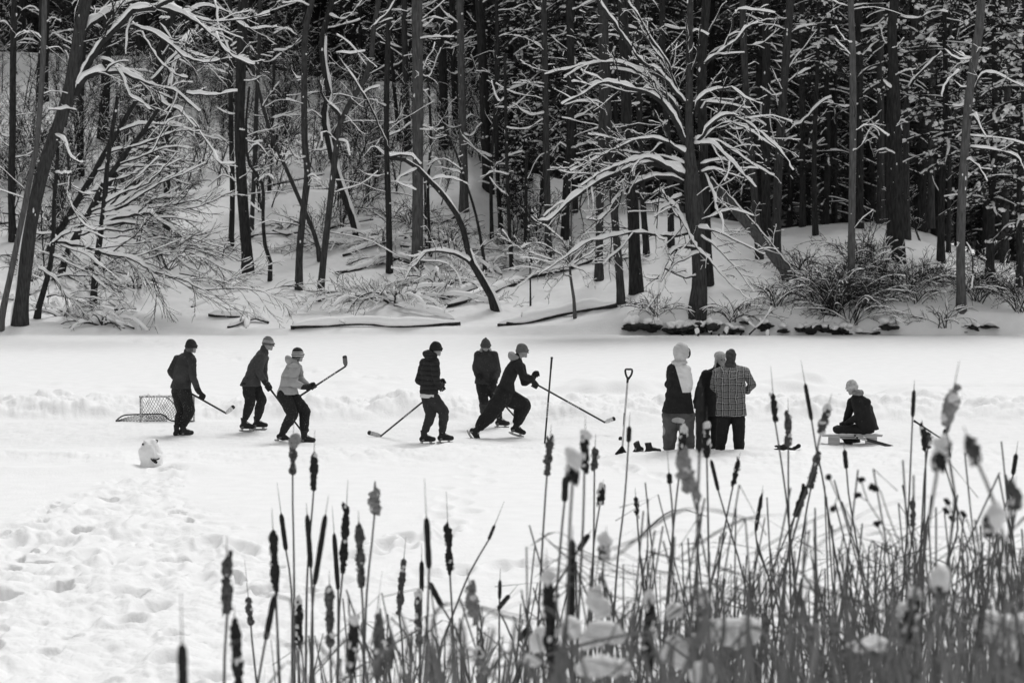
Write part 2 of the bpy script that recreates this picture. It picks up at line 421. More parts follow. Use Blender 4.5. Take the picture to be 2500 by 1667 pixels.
def grow(gb, gs, path, r0, r1, rng, level, dens=1.0, lmax=2, ratio=(0.25, 0.5), droop=0.1, snow=0.045, kmin=4, start=0.15, ang=(28, 62), up=0.15, snowp=0.8, minr=0.006, flat=0.6):
    """side branches along a branch path"""
    n = len(path)
    seg = np.linalg.norm(np.diff(path, axis=0), axis=1); L = seg.sum()
    cum = np.concatenate([[0], np.cumsum(seg)]) / max(L, 1e-6)
    cnt = max(1, int(dens * L / (0.32 if level == 0 else 0.16 if level == 1 else 0.10)))
    cnt = min(cnt, 34)
    for i in range(cnt):
        s = start + (1 - start) * (i + rng.random()) / cnt
        k = min(n - 2, int(np.searchsorted(cum, s)) - 1); k = max(k, 0)
        f = (s - cum[k]) / max(cum[k + 1] - cum[k], 1e-6)
        o = path[k] + (path[k + 1] - path[k]) * f
        t = path[k + 1] - path[k]; t = t / (np.linalg.norm(t) + 1e-9)
        a = math.radians(rng.uniform(*ang))
        rv = np.array([rng.gauss(0, 1), rng.gauss(0, flat), rng.gauss(0, 1)]); rv -= t * rv.dot(t); rv /= np.linalg.norm(rv) + 1e-9
        d = t * math.cos(a) + rv * math.sin(a); d[2] += up; d /= np.linalg.norm(d)
        l = L * rng.uniform(*ratio) * (1.05 - 0.6 * s) * (1.0 if level else 1.0)
        l = min(l, 2.6 if level == 0 else 1.2)
        if l < 0.12: continue
        r = (r0 + (r1 - r0) * s) * 0.5; r = max(min(r, 0.012 + l * 0.012), minr)
        m = 5 if level < 1 else 4
        pts = [o]; dd = d.copy()
        for j in range(m):
            dd = dd + np.array([rng.gauss(0, .16), rng.gauss(0, .12), rng.gauss(0, .14) - droop * (j / m)]); dd /= np.linalg.norm(dd)
            pts.append(pts[-1] + dd * l / m)
        pts = np.array(pts); rad = np.linspace(r, max(minr * 0.8, r * 0.35), len(pts))
        gb.tube(pts, rad, 4 if level else 5, endcap=False)
        if gs is not None and rng.random() < snowp:
            th = min(snow, r * 2.2 + 0.006) * rng.uniform(0.5, 1.2)
            th = th * (0.6 + 0.8 * np.array([rng.random() for _ in pts]))
            gs.cap(pts, rad, th, 4)
        if level < lmax - 1:
            grow(gb, gs, pts, r, r * .35, rng, level + 1, dens, lmax, ratio, droop, snow * 0.6, start=0.2, ang=ang, up=up, snowp=snowp, minr=minr, flat=flat)

def limb(gb, gs, uv, Y, w0, w1, rng, dy=0.0, snow=0.10, step=0.16, tw=1.0, lmax=2, sp=0.85, yend=None, **kw):
    """a branch traced at distance Y (metres); w0,w1 are widths in photo pixels"""
    n = len(uv)
    Yk = Y + dy * np.linspace(0, 1, n) ** 1.2
    p = np.array([P(u, v, y) for (u, v), y in zip(uv, Yk)])
    p = smooth_path(p, step)
    m = len(p)
    p += np.array([[rng.gauss(0, .012), 0, rng.gauss(0, .012)] for _ in p])
    sc_ = Y / F / 2
    rad = np.linspace(w0 * sc_, w1 * sc_, m)
    gb.tube(p, rad, 6)
    if gs is not None:
        nz = np.array([rng.random() for _ in p]); nz = 0.5 * (nz + np.roll(nz, 1))
        th = np.minimum(snow, rad * 1.5 + 0.03) * (0.35 + 1.35 * nz)
        gap = np.array([rng.random() for _ in p]) < (1 - sp) * 0.8
        th = np.where(gap, th * 0.3, th)
        gs.cap(p, rad, th, 7)
    if tw > 0:
        grow(gb, gs, p, rad[0], rad[-1], rng, 0, tw, lmax, **kw)
    return p

def trunk_path(uv, Y, rng):
    """trunk following photo points at one distance, carried on above the frame if it reaches it"""
    p = [P(u, v, Y) for u, v in uv]
    if uv[-1][1] < 25:
        d = p[-1] - p[-2]; d = d / (np.linalg.norm(d) + 1e-9)
        d = d * 0.7 + np.array([0, 0, 0.3])
        p += [p[-1] + d * 3, p[-1] + d * 7]
    return p

def bark_tube(g, p, rad, k=10, rng=None, flare=True):
    """trunk with root flare, slightly irregular"""
    p = smooth_path(p, 0.35); n = len(p)
    s = np.linspace(0, 1, n)
    r = np.interp(s, np.linspace(0, 1, len(rad)), rad)
    if flare:
        dist = np.concatenate([[0], np.cumsum(np.linalg.norm(np.diff(p, axis=0), axis=1))])
        r = r * (1 + 0.45 * np.exp(-dist / 0.35))
    r = r * np.array([1 + rng.gauss(0, 0.03) for _ in range(n)])
    p[0, 2] -= 0.35
    g.tube(p, r, k)
    return p, r

def snow_dabs(gs, p, r, rng, n, side=0, size=0.055):
    """patches of snow stuck to a trunk"""
    for _ in range(n):
        i = rng.randrange(4, max(6, len(p) - 1)) % len(p)
        if rng.random() < .45: continue
        a = rng.uniform(-2.6, -0.5)
        c = p[i] + np.array([math.cos(a) * r[i], math.sin(a) * r[i], rng.uniform(-.1, .1)])
        s = size * rng.uniform(0.15, 1) ** 1.5
        gs.blob(c, (s * rng.uniform(.3, .8), s * 0.4, s * rng.uniform(0.4, 1.6)), rng.randrange(9999), 6, 4)

def snow_side(gs, p, r, a, b, off, th):
    """snow plastered on the upper side of a leaning trunk between fractions a..b"""
    n = len(p); i0, i1 = int(a * n), max(int(a * n) + 3, int(b * n))
    q = p[i0:i1].copy(); rr = r[i0:i1]
    q[:, 0] += off * rr * 0.75; q[:, 2] += rr * 0.25; q[:, 1] -= rr * 0.2
    t = rr * 0.55 * th * (0.6 + 0.6 * np.abs(np.sin(np.arange(len(q)) * 1.7)))
    gs.tube(q, t, 6)

TREES = []
_cr = []
def shade_crowns():  # unseen tree tops above the frame, added to shade the slope
    if _cr: return _cr
    for i in range(3):
        rs = np.random.RandomState(60 + i); g = Geo()
        for k in range(46):
            z = 9.5 * k / 46 - 1.0; az = rs.rand() * 6.28; L = rs.uniform(1.5, 3.6) * (1 - .06 * z); n = 26
            t = rs.rand(n, 1) ** .6; c = np.array([[math.cos(az), math.sin(az), -.12]]) * t * L + [0, 0, z] + rs.normal(0, .28, (n, 3)) * [1, 1, .4]
            dv = rs.normal(0, 1, (n, 3)) * [1, 1, .3]; dv /= np.linalg.norm(dv, axis=1)[:, None]
            wv = np.cross(dv, rs.normal(0, 1, (n, 3))); wv /= np.linalg.norm(wv, axis=1)[:, None]
            g.cards(c, dv * rs.uniform(.3, .7, (n, 1)), wv * rs.uniform(.05, .16, (n, 1)))
            g.tube([(0, 0, z), (math.cos(az) * L, math.sin(az) * L, z - .12 * L)], (.03, .012), 4)
        _cr.append(mkmesh('crown', np.vstack(g.v), np.vstack(g.f), NEEDLE, False))
    return _cr
def tree(name, label, cat, trunks, limbs, seed, bark=BARK, tw=0.5, tsnow=8, group=None, Y=None, top_br=0, collar=True, tops=1.0, sides=()):
    """trunks: list of (uv points bottom->top, w0, w1 in photo px); limbs: list of dicts"""
    rng = random.Random(seed)
    base = hit(*trunks[0][0][0]) if Y is None else P(*trunks[0][0][0], Y)
    Yb = base[1]
    root = empty(name, tuple(base), label, cat, group)
    gt, gb, gs = Geo(), Geo(), Geo()
    for ti, (uv, w0, w1) in enumerate(trunks):
        p = trunk_path(uv, Yb + (0 if ti == 0 else rng.uniform(-.2, .5)), rng)
        p, r = bark_tube(gt, p, [q * Yb / F / 2 for q in ((w0, w1) if not isinstance(w0, (list, tuple)) else w0)], 10 if isinstance(w0, (list, tuple)) or w0 > 12 else 6, rng, flare=(ti == 0 or uv[0][1] > 500))
        if tsnow: snow_dabs(gs, p, r, rng, int(tsnow * len(p) / 20) + 1)
        if tw > 0:
            # small twigs on the trunk
            grow(gb, gs, p, 0.035, 0.03, rng, 0, tw * 0.35, 2, ratio=(0.05, 0.16), start=0.12, ang=(50, 95), up=0.05, snow=0.05)
        for (k, a, b, off, th) in sides:
            if k == ti: snow_side(gs, p, r, a, b, off, th)
    for L in limbs:
        L = dict(L); uv = L.pop('uv'); w0, w1 = L.pop('w', (6, 2))
        dy = L.pop('dy', rng.uniform(-1.5, 1.0)); yo = L.pop('yo', 0)
        limb(gb, gs, uv, Yb + yo, w0, w1, rng, dy=dy, **{**dict(tw=tw), **L})
    if name == 'pine_tree' and Yb > 93:
        top = max((q for q in gt.v), key=lambda a_: a_[:, 2].max()); tp = top[np.argmax(top[:, 2])]
        cr = rng.choice(shade_crowns()); o_ = link('crown', cr, root); o_.location = Vector(tp - base) + Vector((0, 0, -1.0)); o_.rotation_euler = (0, 0, rng.uniform(0, 6))
    gt.build('trunk', bark, root); gb.build('branches', TWIG, root); gs.build('branch_snow', SNOWB, root)
    TREES.append(root)
    return root

# ---- the big snow-laden oak
OAK = [
 ([(330, 715), (290, 690), (230, 650), (150, 640), (80, 650), (0, 690), (-60, 720), (-200, 790)], 14, 4, -1.5),
 ([(330, 765), (250, 735), (170, 715), (80, 708), (0, 702), (-110, 722), (-230, 790)], 16, 5, 0.8),
 ([(325, 810), (260, 775), (180, 752), (100, 762), (30, 790), (-60, 830), (-140, 880), (-220, 940), (-290, 1008), (-350, 1020)], 30, 9, -2.2),
 ([(315, 838), (240, 815), (170, 820), (90, 850), (30, 890), (0, 930), (-60, 1010), (-130, 1010)], 20, 6, -1.0),
 ([(325, 660), (300, 600), (250, 510), (190, 450), (120, 420), (50, 400), (0, 385), (-60, 380), (-140, 430), (-240, 480)], 22, 6, -1.5),
 ([(315, 590), (270, 470), (200, 410), (190, 380), (110, 330), (20, 290), (-70, 292), (-180, 310), (-320, 345)], 18, 5, 1.0),
 ([(290, 420), (235, 290), (160, 200), (100, 80), (60, -10)], 10, 5, 0.6),
 ([(320, 470), (200, 330), (130, 290), (60, 200), (0, 110), (-60, 30), (-110, -40)], 14, 11, -1.8),
 ([(300, 440), (240, 280), (180, 200), (120, 90), (60, 10)], 9, 5, -0.6),
 ([(345, 330), (338, 200), (335, 80)], 9, 5, -0.6),
 ([(420, 300), (430, 285), (500, 230), (560, 190), (610, 130), (660, 105)], 12, 6, -1.4),
 ([(500, 230), (540, 140), (550, 70), (580, 45), (660, 50), (740, 62)], 9, 4, -0.8),
 ([(375, 540), (385, 470), (430, 430), (480, 415), (540, 405), (600, 450), (680, 480)], 12, 4, -1.2),
 ([(400, 500), (420, 472), (500, 480), (560, 490), (625, 502)], 9, 5, 0.4),
 ([(380, 650), (395, 640), (450, 570), (520, 530), (600, 558), (680, 620), (760, 690), (822, 785)], 13, 4, -2.0),
 ([(400, 700), (400, 660), (470, 590), (530, 565), (600, 590), (680, 640), (745, 682)], 11, 4, -1.0),
 ([(375, 670), (440, 665), (500, 705), (550, 760), (600, 810), (652, 865)], 13, 6, -1.5),
 ([(400, 760), (450, 745), (510, 740), (565, 762)], 9, 6, -0.3),
 ([(400, 800), (460, 780), (520, 800), (580, 820), (632, 835)], 10, 5, 0.4),
 ([(430, 660), (470, 650), (550, 700), (640, 760), (735, 812)], 9, 4, 0.8),
 ([(420, 800), (440, 860), (460, 900), (470, 960), (495, 1010), (500, 1080)], 9, 4, -1.8),
 ([(400, 1020), (410, 1015), (470, 990), (540, 970), (642, 995)], 8, 4, -1.2),
 ([(345, 1050), (280, 960), (262, 940), (200, 980), (190, 1020), (193, 1080), (230, 1110)], 12, 6, -1.2),
 ([(262, 940), (310, 1010), (345, 1080), (380, 1140), (430, 1190)], 11, 6, -1.8),
 ([(340, 1075), (260, 1090), (170, 1082), (80, 1074), (0, 1090), (-50, 1100), (-130, 1120), (-220, 1180), (-350, 1270)], 15, 4, -2.0),
 ([(345, 1050), (420, 1058), (500, 1080), (600, 1130), (692, 1170)], 10, 4, -1.6),
 ([(380, 1080), (400, 1090), (470, 1140), (530, 1200), (600, 1290), (645, 1345)], 8, 3, -1.2),
 ([(430, 1190), (380, 1150), (320, 1138), (260, 1170), (230, 1230), (210, 1300), (200, 1360), (165, 1410)], 15, 5, -1.4),
 ([(230, 1235), (290, 1262), (330, 1278), (375, 1270)], 11, 7, -0.3),
 ([(400, 1160), (440, 1200), (500, 1270), (560, 1330), (622, 1382)], 8, 3, -1.8),
 ([(310, 905), (230, 930), (140, 940)], 10, 6, -0.6),
 ([(290, 985), (250, 930), (215, 875)], 8, 4, -1.0),
 ([(350, 400), (362, 320), (385, 250), (390, 180), (395, 110)], 10, 6, -0.5),
 ([(340, 160), (380, 140), (432, 166)], 7, 4, 0),
 ([(250, 650), (180, 690), (60, 900), (45, 840), (60, 800)], 5, 3, -1.5),
]
_ro = random.Random(4)
for a, b, c, d in list(OAK)[:31]:
    if len(a) < 4 or a[-1][0] > 400 or _ro.random() < .3: continue
    ox, oy = _ro.uniform(-18, 18), _ro.choice((-1, 1)) * _ro.uniform(22, 52); n_ = len(a); m_ = max(3, int(n_ * _ro.uniform(.6, .95)))
    OAK.append(([a[0]] + [(x + ox * min(1, i / 2) + _ro.uniform(-9, 9), y + oy * min(1, i / 2) + _ro.uniform(-10, 10)) for i, (x, y) in enumerate(a[1:m_], 1)], b * .55, max(3, c * .7), d + _ro.uniform(-1.3, 1.5)))
tree('oak_tree', 'old oak with arching heavily snow laden limbs above the standing group', 'tree',
     [(ZC([(380, 1435), (392, 1330), (388, 1180), (372, 1000), (362, 880), (345, 700), (345, 450), (345, 250), (350, 0)]), (40, 36, 34, 38, 46, 46, 32, 22, 20, 18, 17, 17, 16, 15, 14, 13, 12, 11, 10, 9, 8, 7, 6, 5), 0)],
     [dict(uv=ZC(a), w=(b * .66, c * .66), dy=d, snow=0.24, tw=0.75, snowp=0.5, lmax=3, ang=(20, 55), minr=.006) for a, b, c, d in OAK], 11, BARKM, tw=0.5, tsnow=10)
tree('oak_tree', 'second tall stem close behind the snow laden oak, to its right', 'tree',
     [(ZC([(432, 1315), (425, 1150), (418, 950), (410, 700), (402, 400), (408, 200), (425, 0)]), 26, 15)],
     [dict(uv=ZC([(405, 330), (430, 285), (490, 240)]), w=(7, 3)), dict(uv=ZC([(408, 200), (450, 120), (500, 20)]), w=(6, 3))], 12, BARK, tw=0.3)

# ---- left side
LC = [
 (ZA([(350, 440), (400, 310), (480, 190), (560, 110), (620, 50), (700, 38), (790, 0), (850, -30)]), 17, 10, -1.0, 0.22),
 (ZA([(385, 150), (400, 125), (470, 80), (560, 30), (620, 0)]), 16, 9, 1.2, 0.22),
 (ZA([(620, 50), (592, 120), (585, 180), (580, 250)]), 5, 2, -1.0, 0.1),
 (ZA([(600, 100), (640, 130), (700, 150), (780, 200), (850, 260), (960, 290), (1050, 270), (1145, 262)]), 8, 3, -1.5, 0.16),
 (ZA([(690, 40), (760, 40), (850, 70), (930, 120), (1000, 180), (1060, 250), (1170, 300)]), 10, 4, -2, 0.18),
 (ZA([(355, 420), (400, 360), (470, 335), (560, 335), (640, 370), (720, 400), (800, 420), (870, 470), (920, 515)]), 14, 5, -1.5, 0.2),
 (ZA([(860, 432), (950, 440), (1020, 435), (1095, 420)]), 6, 3, 0.5, 0.14),
 (ZA([(720, 420), (760, 480), (830, 510), (905, 590)]), 8, 3, -1, 0.16),
 (ZA([(760, 10), (850, 60), (940, 30), (1050, 60), (1130, 130), (1280, 125)]), 7, 3, 1, 0.14),
 (ZA([(470, 275), (500, 278), (530, 300), (570, 360), (600, 440), (650, 470), (690, 505)]), 6, 3, -1.8, 0.14),
 (ZA([(820, 240), (860, 200), (900, 150), (930, 80)]), 8, 4, 0.5, 0.12),
 (ZA([(735, 105), (790, 180), (810, 230)]), 4, 3, 0, 0.1),
 (ZA([(920, 600), (985, 700), (1010, 750), (1075, 757)]), 4, 3, -1.5, 0.12),
 (ZA([(990, 0), (1010, 130), (1060, 235)]), 5, 3, -1, 0.1),
 (ZA([(780, 420), (820, 250), (880, 150)]), 12, 7, 2, 0.1),
 (ZA([(700, 370), (770, 300), (830, 240), (920, 260), (970, 270)]), 6, 3, 1, 0.14),
 (ZA([(700, 700), (780, 560), (860, 540), (920, 590)]), 4, 2, 1, 0.1),
 (ZA([(850, 70), (980, 100), (1120, 90), (1240, 60)]), 6, 3, -1, 0.14),
 (ZA([(640, 130), (720, 260), (790, 330), (860, 360)]), 6, 3, -1, 0.14),
 (ZA([(250, 650), (262, 628), (290, 640), (310, 690), (345, 740), (382, 752)]), 8, 4, -1, 0.14),
 (ZA([(310, 700), (325, 850), (325, 930), (370, 1020), (430, 1058), (482, 1060)]), 5, 3, -1, 0.12),
 (ZA([(330, 860), (380, 890), (430, 895)]), 4, 3, -.5, 0.12),
 (ZA([(260, 800), (300, 800), (322, 800)]), 4, 3, -1.5, 0.1),
 (ZA([(320, 500), (345, 510), (300, 505), (225, 508)]), 5, 4, -1, 0.16),
 (ZA([(345, 120), (350, 60), (370, 0)]), 4, 3, -.5, 0.1),
]
tree('leaning_tree', 'thick dark tree leaning right at the left edge of the shore, arching snowy limbs', 'tree',
     [(ZA([(88, 1500), (115, 1250), (140, 1050), (180, 850), (225, 700), (270, 580), (320, 420), (355, 220), (375, 100), (398, -10)]), 35, 26)],
     [dict(uv=a, w=(b, c), dy=d, snow=e, tw=.8, snowp=.5, lmax=3, ang=(18, 48)) for a, b, c, d, e in LC], 21, BARKM, tw=0.5, tsnow=14, sides=[(0, 0.0, 0.25, -1, 0.5)])
tree('leaning_tree', 'slender pale trunk leaning right at the far left edge', 'tree',
     [(D1([(0, 1490), (30, 1290), (80, 1060), (130, 820), (175, 600), (220, 380), (270, 120), (310, -60), (360, -700), (380, -1330)]), 15, 11)], [], 22, BARKG, tw=0.3, tsnow=3)
tree('leaning_tree', 'short dark trunk leaning right behind the thick leaning tree', 'tree',
     [(D1([(300, 1385), (360, 1190), (400, 1050), (440, 850), (455, 650), (460, 400), (480, 150), (500, -200)]), 15, 8)],
     [dict(uv=D1(a), w=(b, 2), dy=d, snow=0.14, tw=1.2, snowp=.45, ang=(12, 38), up=.0) for a, b, d in (
      ([(440, 760), (560, 660), (700, 640), (800, 660), (900, 700)], 6, -1), ([(300, 660), (360, 670), (440, 660), (480, 700), (560, 730)], 4, 0),
      ([(400, 1200), (480, 1185), (600, 1200), (800, 1215), (900, 1230), (1050, 1220)], 5, -.8), ([(440, 1050), (560, 1015), (660, 1020), (800, 1030), (920, 1090), (1060, 1170)], 6, -1),
      ([(450, 1020), (520, 1130), (620, 1230), (740, 1360), (860, 1480)], 6, -1), ([(330, 960), (400, 1000), (460, 1040), (540, 1150), (650, 1290)], 5, -.5),
      ([(470, 730), (700, 770), (950, 850), (1110, 870), (1220, 940), (1350, 1000), (1500, 1040), (1600, 1080), (1720, 1135), (1940, 1130), (2150, 1140), (2300, 1190)], 9, -1.5),
      ([(520, 760), (600, 800), (720, 830), (830, 920), (900, 960), (1010, 1060)], 5, -1.5), ([(560, 770), (700, 900), (800, 960), (950, 1080), (1150, 1160)], 4, -1.),
      ([(450, 850), (560, 900), (680, 960), (760, 1000), (900, 1130), (1000, 1180)], 4, -1.2))], 23, BARK, tw=0.4)
tree('leaning_tree', 'dark tree leaning right in the tangle, with fans of low snowy branches', 'tree',
     [(D1([(785, 1300), (800, 1150), (815, 960), (850, 700), (880, 480), (900, 250), (915, 60), (960, -250), (1000, -500)]), 17, 9)],
     [dict(uv=a, w=(b, 2), dy=d, snow=0.13, tw=1.1, snowp=.4, ang=(10, 34), ratio=(.22, .5), up=.0, droop=.06, lmax=2) for a, b, d in (
      (ZA([(480, 1002), (600, 985), (760, 970), (900, 955), (1000, 920), (1078, 885)]), 9, -.8), (D1([(890, 570), (1000, 530), (1150, 500), (1280, 490), (1350, 550), (1440, 610), (1550, 690), (1700, 720), (1900, 790)]), 10, -1.2),
      (D1([(890, 600), (1050, 570), (1180, 590), (1260, 650), (1400, 710), (1600, 760), (1800, 800), (2000, 900)]), 9, -.6), (D1([(1180, 600), (1240, 640), (1330, 740), (1450, 820), (1600, 950), (1750, 1010)]), 6, -1.5),
      (D1([(890, 480), (1050, 430), (1200, 330), (1400, 220), (1600, 140), (1750, 60)]), 8, .5), (D1([(890, 470), (1020, 330), (1130, 220), (1280, 80), (1350, 10)]), 8, .8),
      (D1([(880, 510), (1100, 470), (1400, 430), (1600, 390), (1800, 330)]), 7, -.4), (D1([(885, 620), (1050, 640), (1200, 620), (1300, 700), (1450, 780), (1700, 850), (1900, 960), (2050, 1000)]), 6, -.9),
      (D1([(890, 540), (1080, 500), (1300, 380), (1500, 340), (1650, 370), (1850, 440)]), 6, .9), (D1([(890, 440), (1000, 420), (1150, 300), (1320, 150), (1560, 20)]), 6, 1.0),
      (D1([(850, 690), (950, 700), (1060, 680), (1200, 690), (1400, 800), (1600, 820), (1750, 880)]), 5, -1.6), (D1([(870, 800), (950, 860), (1060, 880), (1180, 990), (1300, 1060), (1450, 1110)]), 5, -1.9),
      (D1([(900, 400), (1060, 310), (1230, 250), (1420, 80), (1500, -20)]), 6, -.3), (D1([(860, 640), (1000, 600), (1150, 560), (1350, 620), (1500, 740), (1620, 880), (1700, 1000)]), 5, .4))], 24, BARK, tw=0.4)
for i, (pts, w0, w1, lab) in enumerate((
   ([(500, 990), (560, 850), (640, 690), (760, 480), (880, 240), (1000, 80), (1100, -60), (1230, -220), (1400, -480)], 15, 9, 'first black stem leaning steeply right inside the left tangle of branches'),
   ([(380, 830), (470, 690), (560, 560), (680, 350), (800, 150), (880, 0), (1000, -200), (1150, -450), (1330, -640)], 17, 9, 'thickest black stem leaning right inside the left tangle of branches'),
   ([(610, 760), (680, 620), (760, 480), (880, 330), (980, 150), (1070, 0), (1250, -220), (1500, -400)], 13, 7, 'thin black stem leaning right behind the two thicker leaning stems'))):
    tree('leaning_tree', lab, 'tree', [(D1(pts), w0, w1)],
         [dict(uv=D1([pts[k], (pts[k][0] + 180, pts[k][1] - 60), (pts[k][0] + 420, pts[k][1] - 60 + 90 * (i - 1)), (pts[k][0] + 640, pts[k][1] - 20 + 120 * (i - 1))]), w=(6, 2), dy=-.6, snow=0.12, tw=1.1, snowp=.4, ang=(12, 36), up=.02) for k in (2, 3, 4, 5, 6)], 30 + i, BARK, tw=0.9)

